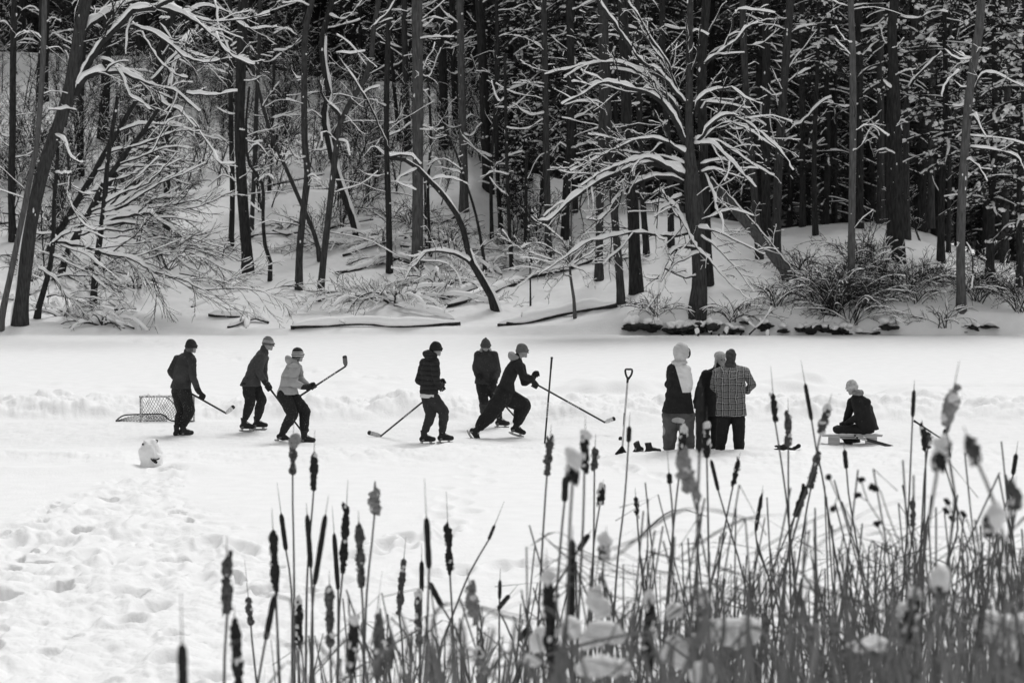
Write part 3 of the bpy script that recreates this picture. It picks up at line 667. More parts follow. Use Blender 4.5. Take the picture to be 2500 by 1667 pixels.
# ---- traced single trunks: (zoom, points, w0, w1 in photo px, bark, label)
S1 = 1.889
SOLO = [
 (ZA, [(60, 1115), (52, 900), (58, 600), (60, 300), (66, 0)], 18, 13, BARK, 'straight dark trunk at the far left, behind the slender leaning one', 'pine_tree'),
 (ZA, [(195, 462), (200, 250), (205, 0)], 27, 22, BARK, 'wide dark trunk high on the left slope near the skyline', 'pine_tree'),
 (ZA, [(372, 810), (370, 600), (375, 400), (385, 150), (392, 0)], 17, 13, BARK, 'dark trunk just right of the thick leaning tree, half hidden by it', 'pine_tree'),
 (ZA, [(472, 640), (485, 450), (492, 200), (500, 0)], 24, 20, BARK, 'dark trunk on the upper left slope between two snowy limbs', 'pine_tree'),
 (ZA, [(670, 750), (690, 600), (715, 450), (750, 200), (780, 0)], 24, 15, BARK, 'dark trunk rising behind the densest part of the left tangle', 'maple_tree'),
 (ZA, [(766, 1085), (770, 850), (775, 600), (790, 300), (800, 0)], 16, 12, BARK, 'thin dark trunk rooted mid slope right of the left tangle', 'maple_tree'),
 (ZA, [(1065, 1135), (1072, 900), (1066, 600), (1062, 300), (1060, 0)], 13, 9, BARK, 'thin trunk immediately left of the thick black trunk', 'maple_tree'),
 (ZA, [(1145, 1255), (1135, 1120), (1118, 900), (1105, 600), (1112, 300), (1122, 0)], 26, 24, BARK, 'thick black upright trunk above the skater in the striped hat', 'pine_tree'),
 (ZA, [(1158, 1090), (1172, 800), (1182, 500), (1195, 200), (1200, 0)], 11, 8, BARKM, 'thin trunk immediately right of the thick black trunk', 'maple_tree'),
 (ZA, [(1243, 1297), (1247, 1210), (1222, 1130), (1213, 1000), (1210, 850), (1150, 760), (1137, 690), (1135, 560), (1150, 400)], 10, 5, BARK, 'crooked thin tree with an s-bend right of the thick black trunk', 'maple_tree'),
 (ZA, [(1240, 890), (1255, 650), (1262, 350), (1275, 0)], 8, 6, BARK, 'thin upright trunk far up the slope, centre left', 'maple_tree'),
 (ZA, [(1480, 1205), (1450, 1080), (1385, 930), (1325, 790), (1270, 670), (1225, 540), (1190, 400), (1160, 300), (1140, 180)], 11, 7, BARKM, 'thin trunk leaning left across the slope behind two upright ones', 'maple_tree'),
 (ZA, [(1378, 1335), (1382, 1150), (1402, 950), (1418, 800), (1405, 650), (1403, 400), (1408, 150), (1440, -10)], 17, 13, BARKM, 'slightly bent trunk with its foot low on the shore, left of centre', 'maple_tree'),
 (ZB, [(240, 1112), (205, 1000), (160, 870), (125, 760), (95, 640), (78, 520), (100, 430), (75, 300), (72, 170), (100, 60), (118, 0)], 17, 13, BARK, 'crooked mossy dark trunk with snow plastered along its right side', 'maple_tree'),
 (ZB, [(380, 1258), (376, 1000), (368, 750), (366, 450), (372, 200), (380, 0)], 15, 11, BARK, 'straight slim dark trunk left of the pale pine', 'maple_tree'),
 (ZB, [(508, 1245), (510, 900), (510, 500), (508, 200), (506, 0)], 28, 24, BARKG, 'pale grey thick straight pine trunk in the centre', 'pine_tree'),
 (ZB, [(722, 975), (722, 800), (715, 500), (708, 200), (704, 0)], 20, 15, BARKG, 'pale grey trunk higher on the slope right of the thick pale pine', 'pine_tree'),
 (ZB, [(465, 705), (457, 450), (450, 200), (448, 0)], 16, 13, BARKM, 'grey trunk just left of the pale pine, higher up', 'pine_tree'),
 (ZB, [(425, 650), (405, 450), (390, 250), (380, 0)], 10, 7, BARK, 'thin dark trunk leaning slightly left above the central slope', 'maple_tree'),
 (ZB, [(632, 690), (628, 400), (618, 150), (608, 0)], 22, 20, BARK, 'dark trunk between the two pale grey trunks', 'pine_tree'),
 (ZB, [(682, 620), (680, 400), (672, 150), (668, 0)], 16, 14, BARK, 'dark trunk tucked left of the higher pale grey trunk', 'pine_tree'),
 (ZB, [(836, 880), (822, 650), (815, 400), (802, 150), (795, 0)], 24, 20, BARK, 'broad black trunk at the foot of the snowy hollow, centre right', 'pine_tree'),
 (ZB, [(852, 1105), (848, 900), (852, 700), (868, 450), (870, 200)], 9, 6, BARK, 'thin black trunk rooted below the broad black trunk', 'maple_tree'),
 (ZB, [(895, 1058), (880, 850), (873, 600), (880, 300), (872, 0)], 11, 8, BARK, 'slim trunk left of the snow-dotted evergreen', 'maple_tree'),
 (ZB, [(945, 1245), (932, 1050), (922, 800), (915, 500), (910, 250)], 10, 7, BARK, 'slim trunk directly under the left edge of the snow-dotted evergreen', 'maple_tree'),
 (ZB, [(1008, 1172), (1008, 950), (1012, 700)], 10, 7, BARK, 'short slim trunk under the snow-dotted evergreen', 'maple_tree'),
 (ZB, [(1112, 1203), (1108, 950), (1102, 700), (1098, 400), (1090, 0)], 17, 13, BARKM, 'medium trunk in the middle of the snow-dotted evergreens', 'pine_tree'),
 (ZB, [(1190, 1102), (1195, 900), (1212, 650), (1215, 300), (1210, 0)], 20, 16, BARK, 'dark trunk with its foot behind the bare sapling', 'pine_tree'),
 (ZB, [(1345, 1292), (1348, 1050), (1352, 800), (1362, 450), (1355, 0)], 20, 15, BARKM, 'upright trunk left of the trunk that stands lowest on the bank', 'pine_tree'),
 (ZB, [(1450, 1402), (1435, 1200), (1418, 1000), (1400, 750), (1385, 450), (1370, 0)], 19, 15, BARKM, 'trunk standing lowest on the bank, left of the oak', 'pine_tree'),
 (ZC, [(103, 1352), (92, 1150), (85, 950), (62, 700), (52, 350), (38, 0)], 30, 20, BARK, 'broad dark trunk left of the snow laden oak', 'pine_tree'),
 (ZC, [(150, 1180), (130, 900), (115, 500), (105, 0)], 15, 12, BARK, 'narrower dark trunk between the broad trunk and the oak', 'pine_tree'),
 (ZC, [(262, 1140), (255, 800), (225, 300), (220, 0)], 16, 14, BARK, 'dark trunk seen through the left limbs of the oak', 'pine_tree'),
 (ZC, [(672, 1195), (655, 1020), (638, 800), (615, 550), (598, 250), (590, 0)], 18, 14, BARKM, 'tilted trunk behind the broken leaning trunk', 'pine_tree'),
 (ZC, [(745, 1172), (750, 950), (760, 700), (778, 450), (800, 150), (812, 0)], 22, 17, BARKM, 'upright trunk standing at the top of the broken leaning trunk', 'maple_tree'),
 (ZC, [(985, 1032), (988, 700), (985, 300), (982, 0)], 17, 15, BARKM, 'straight trunk rising from the rounded bank crest, left', 'pine_tree'),
 (ZC, [(1018, 1030), (1018, 700), (1020, 300), (1015, 0)], 10, 9, BARK, 'slim trunk paired with the straight one on the bank crest', 'pine_tree'),
 (ZC, [(1090, 1380), (1095, 1000), (1100, 600), (1098, 250), (1090, 0)], 19, 13, BARKG, 'pale straight trunk with small snow tufts, in front of the bank crest', 'pine_tree'),
 (ZC, [(1130, 1052), (1132, 700), (1130, 300), (1125, 0)], 19, 16, BARK, 'dark trunk half behind the pale tufted trunk', 'pine_tree'),
 (ZC, [(1228, 1010), (1228, 700), (1226, 350), (1222, 0)], 19, 15, BARKM, 'trunk midway along the bank crest', 'pine_tree'),
 (ZC, [(1312, 1210), (1305, 950), (1302, 650), (1290, 350), (1280, 150), (1290, 0)], 30, 17, BARK, 'widest dark forked trunk rooted in the right bank', 'maple_tree'),
 (ZC, [(1350, 1105), (1345, 800), (1348, 500), (1370, 200), (1400, 0)], 17, 12, BARKM, 'trunk touching the right side of the widest forked trunk', 'maple_tree'),
 (ZC, [(1458, 1010), (1462, 700), (1465, 300), (1462, 0)], 18, 15, BARKM, 'straight trunk right of the forked pair on the right bank', 'pine_tree'),
 (ZC, [(1540, 1165), (1545, 800), (1548, 400), (1550, 0)], 11, 9, BARK, 'slim dark trunk left of the foreground right trunk', 'pine_tree'),
 (ZC, [(1600, 1432), (1597, 1200), (1600, 980), (1612, 760), (1630, 500), (1655, 300), (1680, 150), (1692, 0)], 22, 21, BARKG, 'large trunk on the right shore, dark at its foot and pale above', 'pine_tree'),
 (ZC, [(1800, 1175), (1806, 850), (1812, 500), (1815, 0)], 18, 15, BARKM, 'pale trunk near the right edge of the forest', 'pine_tree'),
 (ZC, [(868, 1045), (868, 700), (865, 300), (866, 0)], 15, 13, BARK, 'dark trunk left of the bank crest', 'pine_tree'),
 (ZC, [(700, 1090), (698, 700), (702, 300), (700, 0)], 22, 19, BARK, 'black trunk between the two tilted trunks behind the oak', 'pine_tree'),
 (ZB, [(824, 1268), (805, 1130), (780, 1000), (745, 880), (715, 800), (685, 700), (655, 640), (610, 560)], 8, 4, BARK, 'thin snow-lined tree curving left above the arched tree', 'maple_tree'),
 (ZB, [(570, 1195), (560, 1000), (557, 850), (570, 650), (560, 400), (545, 260)], 8, 6, BARK, 'thin tree immediately right of the thick pale pine', 'maple_tree'),
 (ZB, [(550, 1142), (545, 950), (542, 800)], 7, 5, BARK, 'very thin short stem beside the thick pale pine', 'maple_tree'),
 (ZB, [(1030, 1412), (1028, 1250), (1022, 1100), (1030, 950)], 4, 3, BARK, 'very thin bare stem left of the bare sapling', 'maple_tree'),
]
for i, (zf, pts, w0, w1, bk, lab, nm) in enumerate(SOLO):
    rng = random.Random(500 + i)
    uv = zf(pts)
    lbs = []
    if uv[-1][1] < 60 or len(pts) > 4:
        for k in range(5 if w0 > 12 else 4):
            j = rng.uniform(0.35, 0.97) * (len(uv) - 1); a = int(j); f = j - a
            u0 = uv[a][0] * (1 - f) + uv[min(a + 1, len(uv) - 1)][0] * f; v0 = uv[a][1] * (1 - f) + uv[min(a + 1, len(uv) - 1)][1] * f
            sg = rng.choice((-1, 1)); l = rng.uniform(25, 90)
            lbs.append(dict(uv=[(u0, v0), (u0 + sg * l * .5, v0 - rng.uniform(-10, 30)), (u0 + sg * l, v0 - rng.uniform(-10, 60))], w=(3.5, 1.6), snow=0.09, tw=0.9, sp=.8))
    if pts[0] == (240, 1112):
        lbs += [dict(uv=ZB([(135, 770), (120, 640), (152, 560), (160, 540), (230, 430), (262, 370), (300, 250), (310, 130)]), w=(11, 5), dy=0, snow=.1, tw=.3),
                dict(uv=ZB([(158, 550), (120, 500), (80, 440), (57, 370)]), w=(9, 5), dy=0, snow=.2, tw=.2)]
    if pts[0] == (1312, 1210):
        lbs += [dict(uv=ZC([(1365, 400), (1380, 370), (1440, 310), (1510, 240)]), w=(7, 3), snow=.16, dy=-.5), dict(uv=ZC([(1290, 420), (1235, 380), (1228, 280)]), w=(8, 4), snow=.16, dy=-.3),
                dict(uv=ZC([(1320, 80), (1400, 90), (1470, 55), (1540, 60)]), w=(6, 3), snow=.14)]
    if pts[0] == (745, 1172):
        lbs += [dict(uv=ZC([(795, 612), (880, 550), (940, 490), (1000, 448)]), w=(5, 3), snow=.16, dy=-.8, tw=.4), dict(uv=ZC([(790, 335), (860, 240), (935, 138)]), w=(4, 2), snow=.12, tw=.4),
                dict(uv=ZC([(805, 165), (850, 130), (932, 118)]), w=(5, 3), snow=.14), dict(uv=ZC([(795, 385), (840, 350), (905, 318)]), w=(5, 2), snow=.14)]
    if pts[0] == (1600, 1432):
        lbs += [dict(uv=ZC([(1628, 620), (1640, 540), (1665, 535), (1690, 590), (1712, 632)]), w=(7, 3), snow=.18, dy=-.6, tw=.4), dict(uv=ZC([(1612, 745), (1640, 740), (1680, 765), (1720, 832)]), w=(6, 3), snow=.18, dy=-.6),
                dict(uv=ZC([(1660, 420), (1700, 340), (1780, 350), (1880, 400)]), w=(5, 2), snow=.14), dict(uv=ZC([(1590, 330), (1530, 380), (1510, 450)]), w=(4, 2), snow=.12),
                dict(uv=ZC([(1620, 1120), (1645, 1160), (1655, 1250), (1650, 1330)]), w=(5, 3), snow=.16, dy=-.5), dict(uv=ZC([(1640, 680), (1740, 690), (1850, 720), (1900, 800)]), w=(6, 2), snow=.16)]
    if pts[0] == (1110, 0): pass
    tree(nm, lab, 'tree', [(uv, w0, w1)], lbs, 700 + i, bk, tw=0.35 if w0 > 12 else 0.7, tsnow=9,
         sides=[(0, 0.0, 0.45, 1, 1.1)] if pts[0] == (240, 1112) else ())

# bare V tree, left centre foreground
tree('maple_tree', 'slender trunk nearest the shore left of centre, forking into a snowy v', 'tree',
     [(ZB([(58, 1388), (75, 1200), (98, 1000), (118, 820), (135, 680), (152, 570), (190, 490), (230, 425), (262, 370), (296, 270), (305, 140), (330, 0)]), 17, 7)],
     [dict(uv=ZB([(152, 575), (148, 530), (115, 495), (75, 445), (55, 370)]), w=(9, 5), dy=-.2, snow=.2, tw=.3), dict(uv=ZB([(140, 660), (120, 640), (90, 610), (65, 615), (70, 650)]), w=(5, 3), dy=-.6, snow=.16, tw=.4),
      dict(uv=ZB([(140, 650), (180, 660), (195, 720)]), w=(4, 3), dy=-.6, snow=.16, tw=.4), dict(uv=ZB([(300, 130), (340, 90), (385, 50), (410, 0)]), w=(6, 3), dy=-.6, snow=.14),
      dict(uv=ZB([(262, 435), (300, 410), (332, 402)]), w=(4, 3), dy=-.5, snow=.16)], 61, BARKM, tw=0.5)
# arched tree centre
tree('arched_tree', 'bowed tree arching left from the central shore under a line of snow', 'tree',
     [(ZB([(882, 1432), (850, 1365), (800, 1280), (762, 1215), (740, 1150), (720, 1060), (690, 990), (640, 915), (570, 838), (510, 775), (450, 738), (382, 730)]), 19, 9)],
     [dict(uv=ZB([(385, 728), (378, 690), (340, 600), (295, 500), (265, 440), (215, 370), (165, 295), (140, 245), (200, 250), (265, 238)]), w=(5, 4), dy=-.5, snow=.17, tw=.5, sp=1),
      dict(uv=ZB([(755, 1218), (700, 1180), (620, 1158), (550, 1165), (520, 1200), (480, 1235), (450, 1290)]), w=(9, 3), dy=-.8, snow=.2, tw=1.2, sp=1),
      dict(uv=ZB([(520, 1205), (580, 1205), (640, 1215), (690, 1260), (710, 1310)]), w=(4, 2), dy=-.8, snow=.18, tw=1.0, sp=1),
      dict(uv=ZB([(385, 722), (430, 715), (480, 720), (520, 760)]), w=(7, 5), dy=-.2, snow=.22, tw=.3, sp=1),
      dict(uv=ZB([(570, 830), (620, 820), (690, 830), (740, 850)]), w=(4, 2), dy=-.6, snow=.14, tw=.8),
      dict(uv=ZB([(510, 780), (460, 800), (415, 835), (450, 860), (500, 880)]), w=(4, 2), dy=-.9, snow=.12, tw=.3)], 62, BARK, tw=0.4,
     sides=[(0, 0.05, 0.45, 1, 0.9), (0, 0.5, 0.97, 1, 0.9)])
# broken leaning trunk on the right
tree('broken_trunk', 'broken trunk leaning left against the oak, a ridge of snow along its upper side', 'fallen tree',
     [(ZC([(824, 1288), (740, 1190), (650, 1080), (560, 975), (480, 880), (435, 825)]), 25, 19)],
     [dict(uv=ZC([(835, 1262), (750, 1160), (690, 1085), (600, 985), (510, 885), (440, 820)]), w=(3, 3), dy=-.2, snow=.26, tw=0.8, sp=1)], 63, BARKG, tw=0.2, tsnow=3)
# bare sapling with drooping fine crown
tree('sapling', 'bare forked sapling with a drooping fine crown at the shore, left of the oak', 'tree',
     [(ZB([(1238, 1468), (1230, 1380), (1215, 1280), (1208, 1200), (1215, 1100), (1222, 900)]), 8, 3)],
     [dict(uv=ZB(a), w=(3.5, 1.5), dy=d, snow=.12, tw=1.6, snowp=.5, minr=.007) for a, d in (
      ([(1212, 1230), (1180, 1190), (1100, 1130), (1040, 1120), (990, 1140)], -.6), ([(1213, 1225), (1150, 1240), (1060, 1260), (960, 1330)], -1), ([(1215, 1230), (1260, 1200), (1330, 1150), (1400, 1120)], -.5),
      ([(1215, 1225), (1290, 1260), (1330, 1330)], -1), ([(1212, 1210), (1190, 1130), (1120, 1060), (1030, 1000)], .4), ([(1212, 1220), (1130, 1200), (1040, 1170), (950, 1130), (900, 1060)], .6),
      ([(1220, 1280), (1180, 1270), (1130, 1330), (1100, 1380)], -.6), ([(1214, 1200), (1250, 1120), (1300, 1060), (1350, 1020)], .3))], 64, BARKG, tw=0.6)
# ================================================================ background forest, evergreens, shrubs, logs
def copy_tree(root, loc, rz=0, s=1.0, label=None):
    r = root.copy(); col.objects.link(r); r.location = loc; r.rotation_euler = (0, 0, rz); r.scale = (s, s, s)
    if label: r['label'] = label
    for ch in list(root.children):
        c = ch.copy(); col.objects.link(c); c.parent = r
    return r

def evergreen(gt, gf, gs, rng, H, r0, zlo, nb, Lm, snowy, bare=0.0, ncard=26, base=(0, 0, 0), lean=0.0, blobs=3, bs=0.12):
    b = np.array(base, float)
    zz = np.linspace(-0.4, H, 26)
    p = np.stack([b[0] + lean * zz + 0.05 * np.sin(zz * 0.7 + rng.random() * 6), b[1] + 0 * zz, b[2] + zz], 1)
    gt.tube(p, np.linspace(r0, r0 * 0.35, 26) * (1 + 0.35 * np.exp(-np.clip(zz, 0, 9) / 0.4)), 9)
    for i in range(nb):
        z = zlo + (H - zlo) * (i + rng.random()) / nb
        az = rng.uniform(0, 2 * pi); L = Lm * rng.uniform(0.45, 1.15) * (1 - 0.5 * (z / H) ** 2)
        o = np.array([b[0] + lean * z, b[1], b[2] + z]); d = np.array([math.cos(az), math.sin(az), rng.uniform(-0.12, 0.25)])
        pts = [o]; n = 6
        for j in range(n):
            d = d + np.array([rng.gauss(0, .12), rng.gauss(0, .12), -0.10 + rng.gauss(0, .05)]); d /= np.linalg.norm(d)
            pts.append(pts[-1] + d * L / n)
        pts = np.array(pts); rad = np.linspace(0.022, 0.007, n + 1)
        gt.tube(pts, rad, 4, endcap=False)
        if rng.random() < bare:
            if rng.random() < snowy: gs.cap(pts, rad, np.full(n + 1, 0.05) * np.array([rng.uniform(.2, 1.3) for _ in pts]), 4)
            continue
        if rng.random() < snowy + .15: gs.cap(pts, rad + .02, np.where([rng.random() < .55 for _ in pts], .05, .006) * np.array([rng.uniform(.4, 1.4) for _ in pts]), 5)
        k = ncard; t = np.array([rng.uniform(0.2, 1.0) for _ in range(k)]) * n
        a = np.minimum(t.astype(int), n - 1); f = (t - a)[:, None]
        c = pts[a] * (1 - f) + pts[a + 1] * f
        dd = pts[a + 1] - pts[a]; dd /= np.linalg.norm(dd, axis=1)[:, None]
        rs = np.random.RandomState(rng.randrange(1 << 30))
        dv = dd * 0.7 + rs.normal(0, 0.75, (k, 3)) * [1, 1, 0.45]; dv /= np.linalg.norm(dv, axis=1)[:, None]
        ln = rs.uniform(0.14, 0.42, (k, 1)) * (0.6 + L / Lm * .5)
        wv = np.cross(dv, rs.normal(0, 1, (k, 3))); wv /= np.linalg.norm(wv, axis=1)[:, None]
        gf.cards(c, dv * ln, wv * rs.uniform(0.014, 0.05, (k, 1)))
        for _ in range(blobs):
            if rng.random() < snowy:
                q = pts[rng.randrange(2, n + 1)] + np.array([rng.uniform(-.15, .15), rng.uniform(-.15, .15), rng.uniform(.0, .08)])
                s = bs * rng.uniform(0.3, 1.0) ** 1.3
                for _k in range(rng.choice((1, 2, 3))):
                    gs.blob(q + np.array([rng.gauss(0, s * .8), rng.gauss(0, s * .8), rng.gauss(0, s * .35)]), (s * rng.uniform(.4, 1), s * rng.uniform(.4, 1), s * rng.uniform(0.3, 0.7)), rng.randrange(99999), 6, 4, .5)

PROTO = []
for i, (H, r0, zlo, nb, Lm, sn, bare) in enumerate(((17, .17, 1.2, 150, 2.3, .40, .35), (19, .22, 2.0, 150, 2.6, .35, .45), (16, .13, 0.5, 130, 2.0, .45, .3), (20, .25, 2.5, 120, 2.4, .5, .6))):
    rng = random.Random(900 + i)
    root = empty('evergreen_tree', (0, 0, 0), 'dark evergreen standing deep in the shaded forest', 'tree', 'dark evergreens deep in the forest')
    gt, gf, gs = Geo(), Geo(), Geo()
    evergreen(gt, gf, gs, rng, H, r0, zlo, nb, Lm, sn, bare, ncard=38, blobs=2, bs=0.065)
    gt.build('trunk', BARK, root); gf.build('foliage', NEEDLE, root, smooth=False); gs.build('branch_snow', SNOWB, root)
    PROTO.append(root)
rng = random.Random(5)
spots = []
for k in range(165):
    for _ in range(60):
        u = rng.uniform(-220, 2720)
        Yc = np.interp(u, CR[:, 0], CR[:, 2])
        Y = Yc + rng.uniform(1.5, 24) * (0.7 + 0.3 * (k % 2))
        x = (u - 1250) / F * Y
        if all((x - a) ** 2 + (Y - b) ** 2 > 1.5 ** 2 for a, b in spots): break
    spots.append((x, Y))
for k, (x, Y) in enumerate(spots):
    z = hz(x, Y) - 0.2
    if k < 4: o = PROTO[k]; o.location = (x, Y, z)
    else: o = copy_tree(PROTO[k % 4], (x, Y, z), rng.uniform(0, 6.28), rng.uniform(0.8, 1.15))

# snow-dotted evergreens standing this side of the crest
for i, (u, v, H, r0, zlo, nb, Lm, sn, lab, bare) in enumerate((
   (1262, 470, 12.5, .12, 1.2, 120, 1.5, .75, 'snow dotted evergreen at the left edge of the central evergreen clump', .1),
   (1330, 500, 13, .13, 1.8, 130, 1.8, .75, 'snow dotted evergreen in the middle of the central clump', .1),
   (1400, 520, 13, .13, 2.6, 120, 1.9, .7, 'snow dotted evergreen at the right of the central clump, behind oak limbs', .15),
   (1500, 520, 13, .12, 4.2, 90, 1.7, .6, 'snow dotted evergreen behind the left limbs of the oak', .2),
   (1272, 560, 3.4, .05, 0.5, 40, 0.9, .6, 'small young evergreen below the central clump', 0),
   (2300, 640, 13, .13, 3.2, 110, 2.0, .85, 'evergreen with fat snow clumps left of the pale trunk near the right edge', .2),
   (2420, 690, 13, .15, 2.6, 130, 2.2, .85, 'evergreen loaded with snow clumps at the right edge', .15),
   (2490, 700, 12.5, .13, 1.6, 120, 2.0, .8, 'outermost snow clumped evergreen cut by the right frame edge', .15),
   (2170, 600, 13, .12, 5.0, 80, 1.8, .8, 'evergreen with snow clumps high above the right bank', .3),
   (1990, 575, 13, .10, 5.5, 60, 1.5, .7, 'evergreen with sparse snow clumps beside the pale tufted trunk', .4))):
    rng = random.Random(950 + i)
    b = hit(u, v)
    root = empty('evergreen_tree', tuple(b), lab, 'tree')
    gt, gf, gs = Geo(), Geo(), Geo()
    evergreen(gt, gf, gs, rng, H, r0, zlo, nb, Lm, sn, bare, ncard=38, base=b, blobs=4, bs=0.10 if u < 1600 else 0.14)
    gt.build('trunk', BARK, root); gf.build('foliage', NEEDLE, root, smooth=False); gs.build('branch_snow', SNOWB, root)
# clump of snow on the broken branch of the right foreground trunk is part of a small spruce tuft
# ---- understorey saplings
SP = []
for i in range(5):
    rng = random.Random(970 + i)
    root = empty('sapling', (0, 0, 0), 'thin bare sapling with fine twigs on the snowy slope', 'sapling', 'bare saplings scattered over the slope')
    gt, gs = Geo(), Geo()
    for s_ in range(rng.choice((1, 2, 3))):
        H = rng.uniform(2.2, 4.8); n = 12
        d = np.array([rng.uniform(-.3, .3), rng.uniform(-.2, .2), 1.0]); p = [np.array([rng.uniform(-.2, .2), 0, -0.3])]
        for j in range(n):
            d = d + np.array([rng.gauss(0, .09), rng.gauss(0, .06), 0.02]); d /= np.linalg.norm(d); p.append(p[-1] + d * H / n)
        p = np.array(p); gt.tube(p, np.linspace(0.03, 0.008, n + 1), 5)
        grow(gt, gs, p, 0.024, 0.010, rng, 0, 1.9, 3, ratio=(0.2, 0.45), droop=0.02, snow=0.03, start=0.15, up=0.25, snowp=0.22, minr=0.0065, ang=(30, 70))
    gt.build('stems', TWIG, root); gs.build('branch_snow', SNOWB, root)
    SP.append(root)
rng = random.Random(77); n_ = 0
while n_ < 185:
    u = rng.uniform(-60, 1330) if rng.random() < 0.82 else rng.uniform(1330, 2560)
    v = rng.triangular(150, 700, 300)
    vc = np.interp(u, CR[:, 0], CR[:, 1])
    if v < vc + 6: continue
    if u < 1250 and v > 620 and rng.random() < .8: continue
    if u > 420 and u < 1200 and v > 520 and rng.random() < .6: continue
    b = hit(u, v)
    if n_ < 5: o = SP[n_]; o.location = tuple(b)
    else: o = copy_tree(SP[n_ % 5], tuple(b), rng.uniform(0, 6.28), rng.uniform(.55, 1.15))
    n_ += 1

# ---- shrubs
def shrub(u, v, H, W, n, label, seed, snow=0.028, arch=0.75, r=0.014, dens=1.7, name='bare_shrub', snowp=.12, thickbase=True):
    rng = random.Random(seed); b = hit(u, v)
    root = empty(name, tuple(b), label, 'shrub')
    g, gs = Geo(), Geo()
    for i in range(int(n * (2.3 if name == 'bare_shrub' else 1.5))):
        az = rng.uniform(0, 2 * pi); out = rng.uniform(0.1, 1) * W / H
        d = np.array([math.cos(az) * out * 1.0, math.sin(az) * out * 0.7, 1.0]); d /= np.linalg.norm(d)
        L = math.hypot(H, W * out * 0.6) * rng.uniform(0.6, 1.05); m = 9
        p = [b + np.array([rng.uniform(-.15, .15), rng.uniform(-.15, .15), -0.15])]
        for j in range(m):
            d = d + np.array([math.cos(az) * .10, math.sin(az) * .07, -arch * 0.32 * (j / m) * rng.uniform(.5, 1.6)]) + np.array([rng.gauss(0, .09), rng.gauss(0, .07), rng.gauss(0, .06)])
            d /= np.linalg.norm(d); p.append(p[-1] + d * L / m)
        p = np.array(p); rr = np.linspace(r * rng.uniform(.7, 1.5), 0.008, m + 1)
        g.tube(p, rr, 5)
        if rng.random() < 0.6: gs.cap(p, rr, np.full(m + 1, snow) * np.array([rng.uniform(.2, 1.4) for _ in p]), 5)
        grow(g, gs, p, rr[0], .009, rng, 0, dens, 3, ratio=(.22, .45), droop=.08, snow=snow * .5, start=.25, snowp=snowp, minr=0.0065, up=.12)
    g.build('stems', TWIG, root); gs.build('branch_snow', SNOWB, root)
    return root
for i, a in enumerate((
  (2012, 758, 2.1, 2.0, 15, 'wide bare shrub with snowy stems, left of the pair on the right shore'), (2040, 768, 2.3, 2.2, 16, 'bare shrub with arching stems between two others on the right shore'),
  (2080, 785, 1.9, 2.4, 14, 'bare shrub with a snowy broken stem at the foot of the pale tufted trunk'), (2212, 715, 2.0, 3.0, 18, 'broad fan of fine twigs spreading low across the right shore'),
  (2385, 735, 1.9, 1.6, 12, 'dark shrub arching under snow right of the large right shore trunk'), (1893, 745, 1.5, 1.1, 10, 'small upright bare shrub below the end of the broken trunk'),
  (2490, 760, 2.0, 2.2, 13, 'shrub with arching snowy stems at the right frame edge'), (2150, 640, 1.4, 1.8, 9, 'low shrub high on the right bank'), (1960, 660, 1.3, 1.7, 9, 'low twiggy shrub just below the bank crest'),
  (1600, 770, 1.0, 1.8, 9, 'low sprawling twigs at the water line left of the oak'), (1790, 780, 1.2, 1.9, 9, 'low sprawling twigs at the water line right of the oak'),
  (2300, 790, 1.2, 1.5, 8, 'small twiggy shrub at the shoreline, right'), (90, 700, 1.6, 1.2, 8, 'small bare shrub beside the slender leaning trunk'),
  (1010, 560, 1.8, 1.6, 10, 'bare shrub left of the thick pale pine'), (1095, 590, 1.6, 1.4, 9, 'bare shrub right of the thick pale pine'), (1245, 610, 1.5, 1.6, 10, 'tangled bare shrub below the central evergreens'),
  (1400, 640, 1.6, 1.6, 10, 'tangled bare shrub behind the bare forked sapling'))):
    shrub(a[0], a[1], a[2], a[3], a[4], a[5], 1200 + i)
rr = random.Random(31)
for i in range(22):
    u, v = (rr.uniform(-20, 560), rr.uniform(400, 700)) if i % 2 else (rr.uniform(640, 1340), rr.uniform(330, 600))
    o = shrub(u, v, rr.uniform(1.2, 2.6), rr.uniform(1.2, 2.4), 4, 'bare brush growing between the trunks on the slope', 1400 + i, snow=.04, arch=rr.uniform(.2, .7), r=.018)
    o['group'] = 'bare brush between the trunks'
for i in range(9):
    o = shrub(rr.uniform(1990, 2520), rr.uniform(610, 790), rr.uniform(1.0, 2.0), rr.uniform(1.6, 2.6), 5, 'bare brush growing on the right bank among the trunks', 1500 + i, snow=.04, arch=.6, r=.018)
    o['group'] = 'bare brush on the right bank'
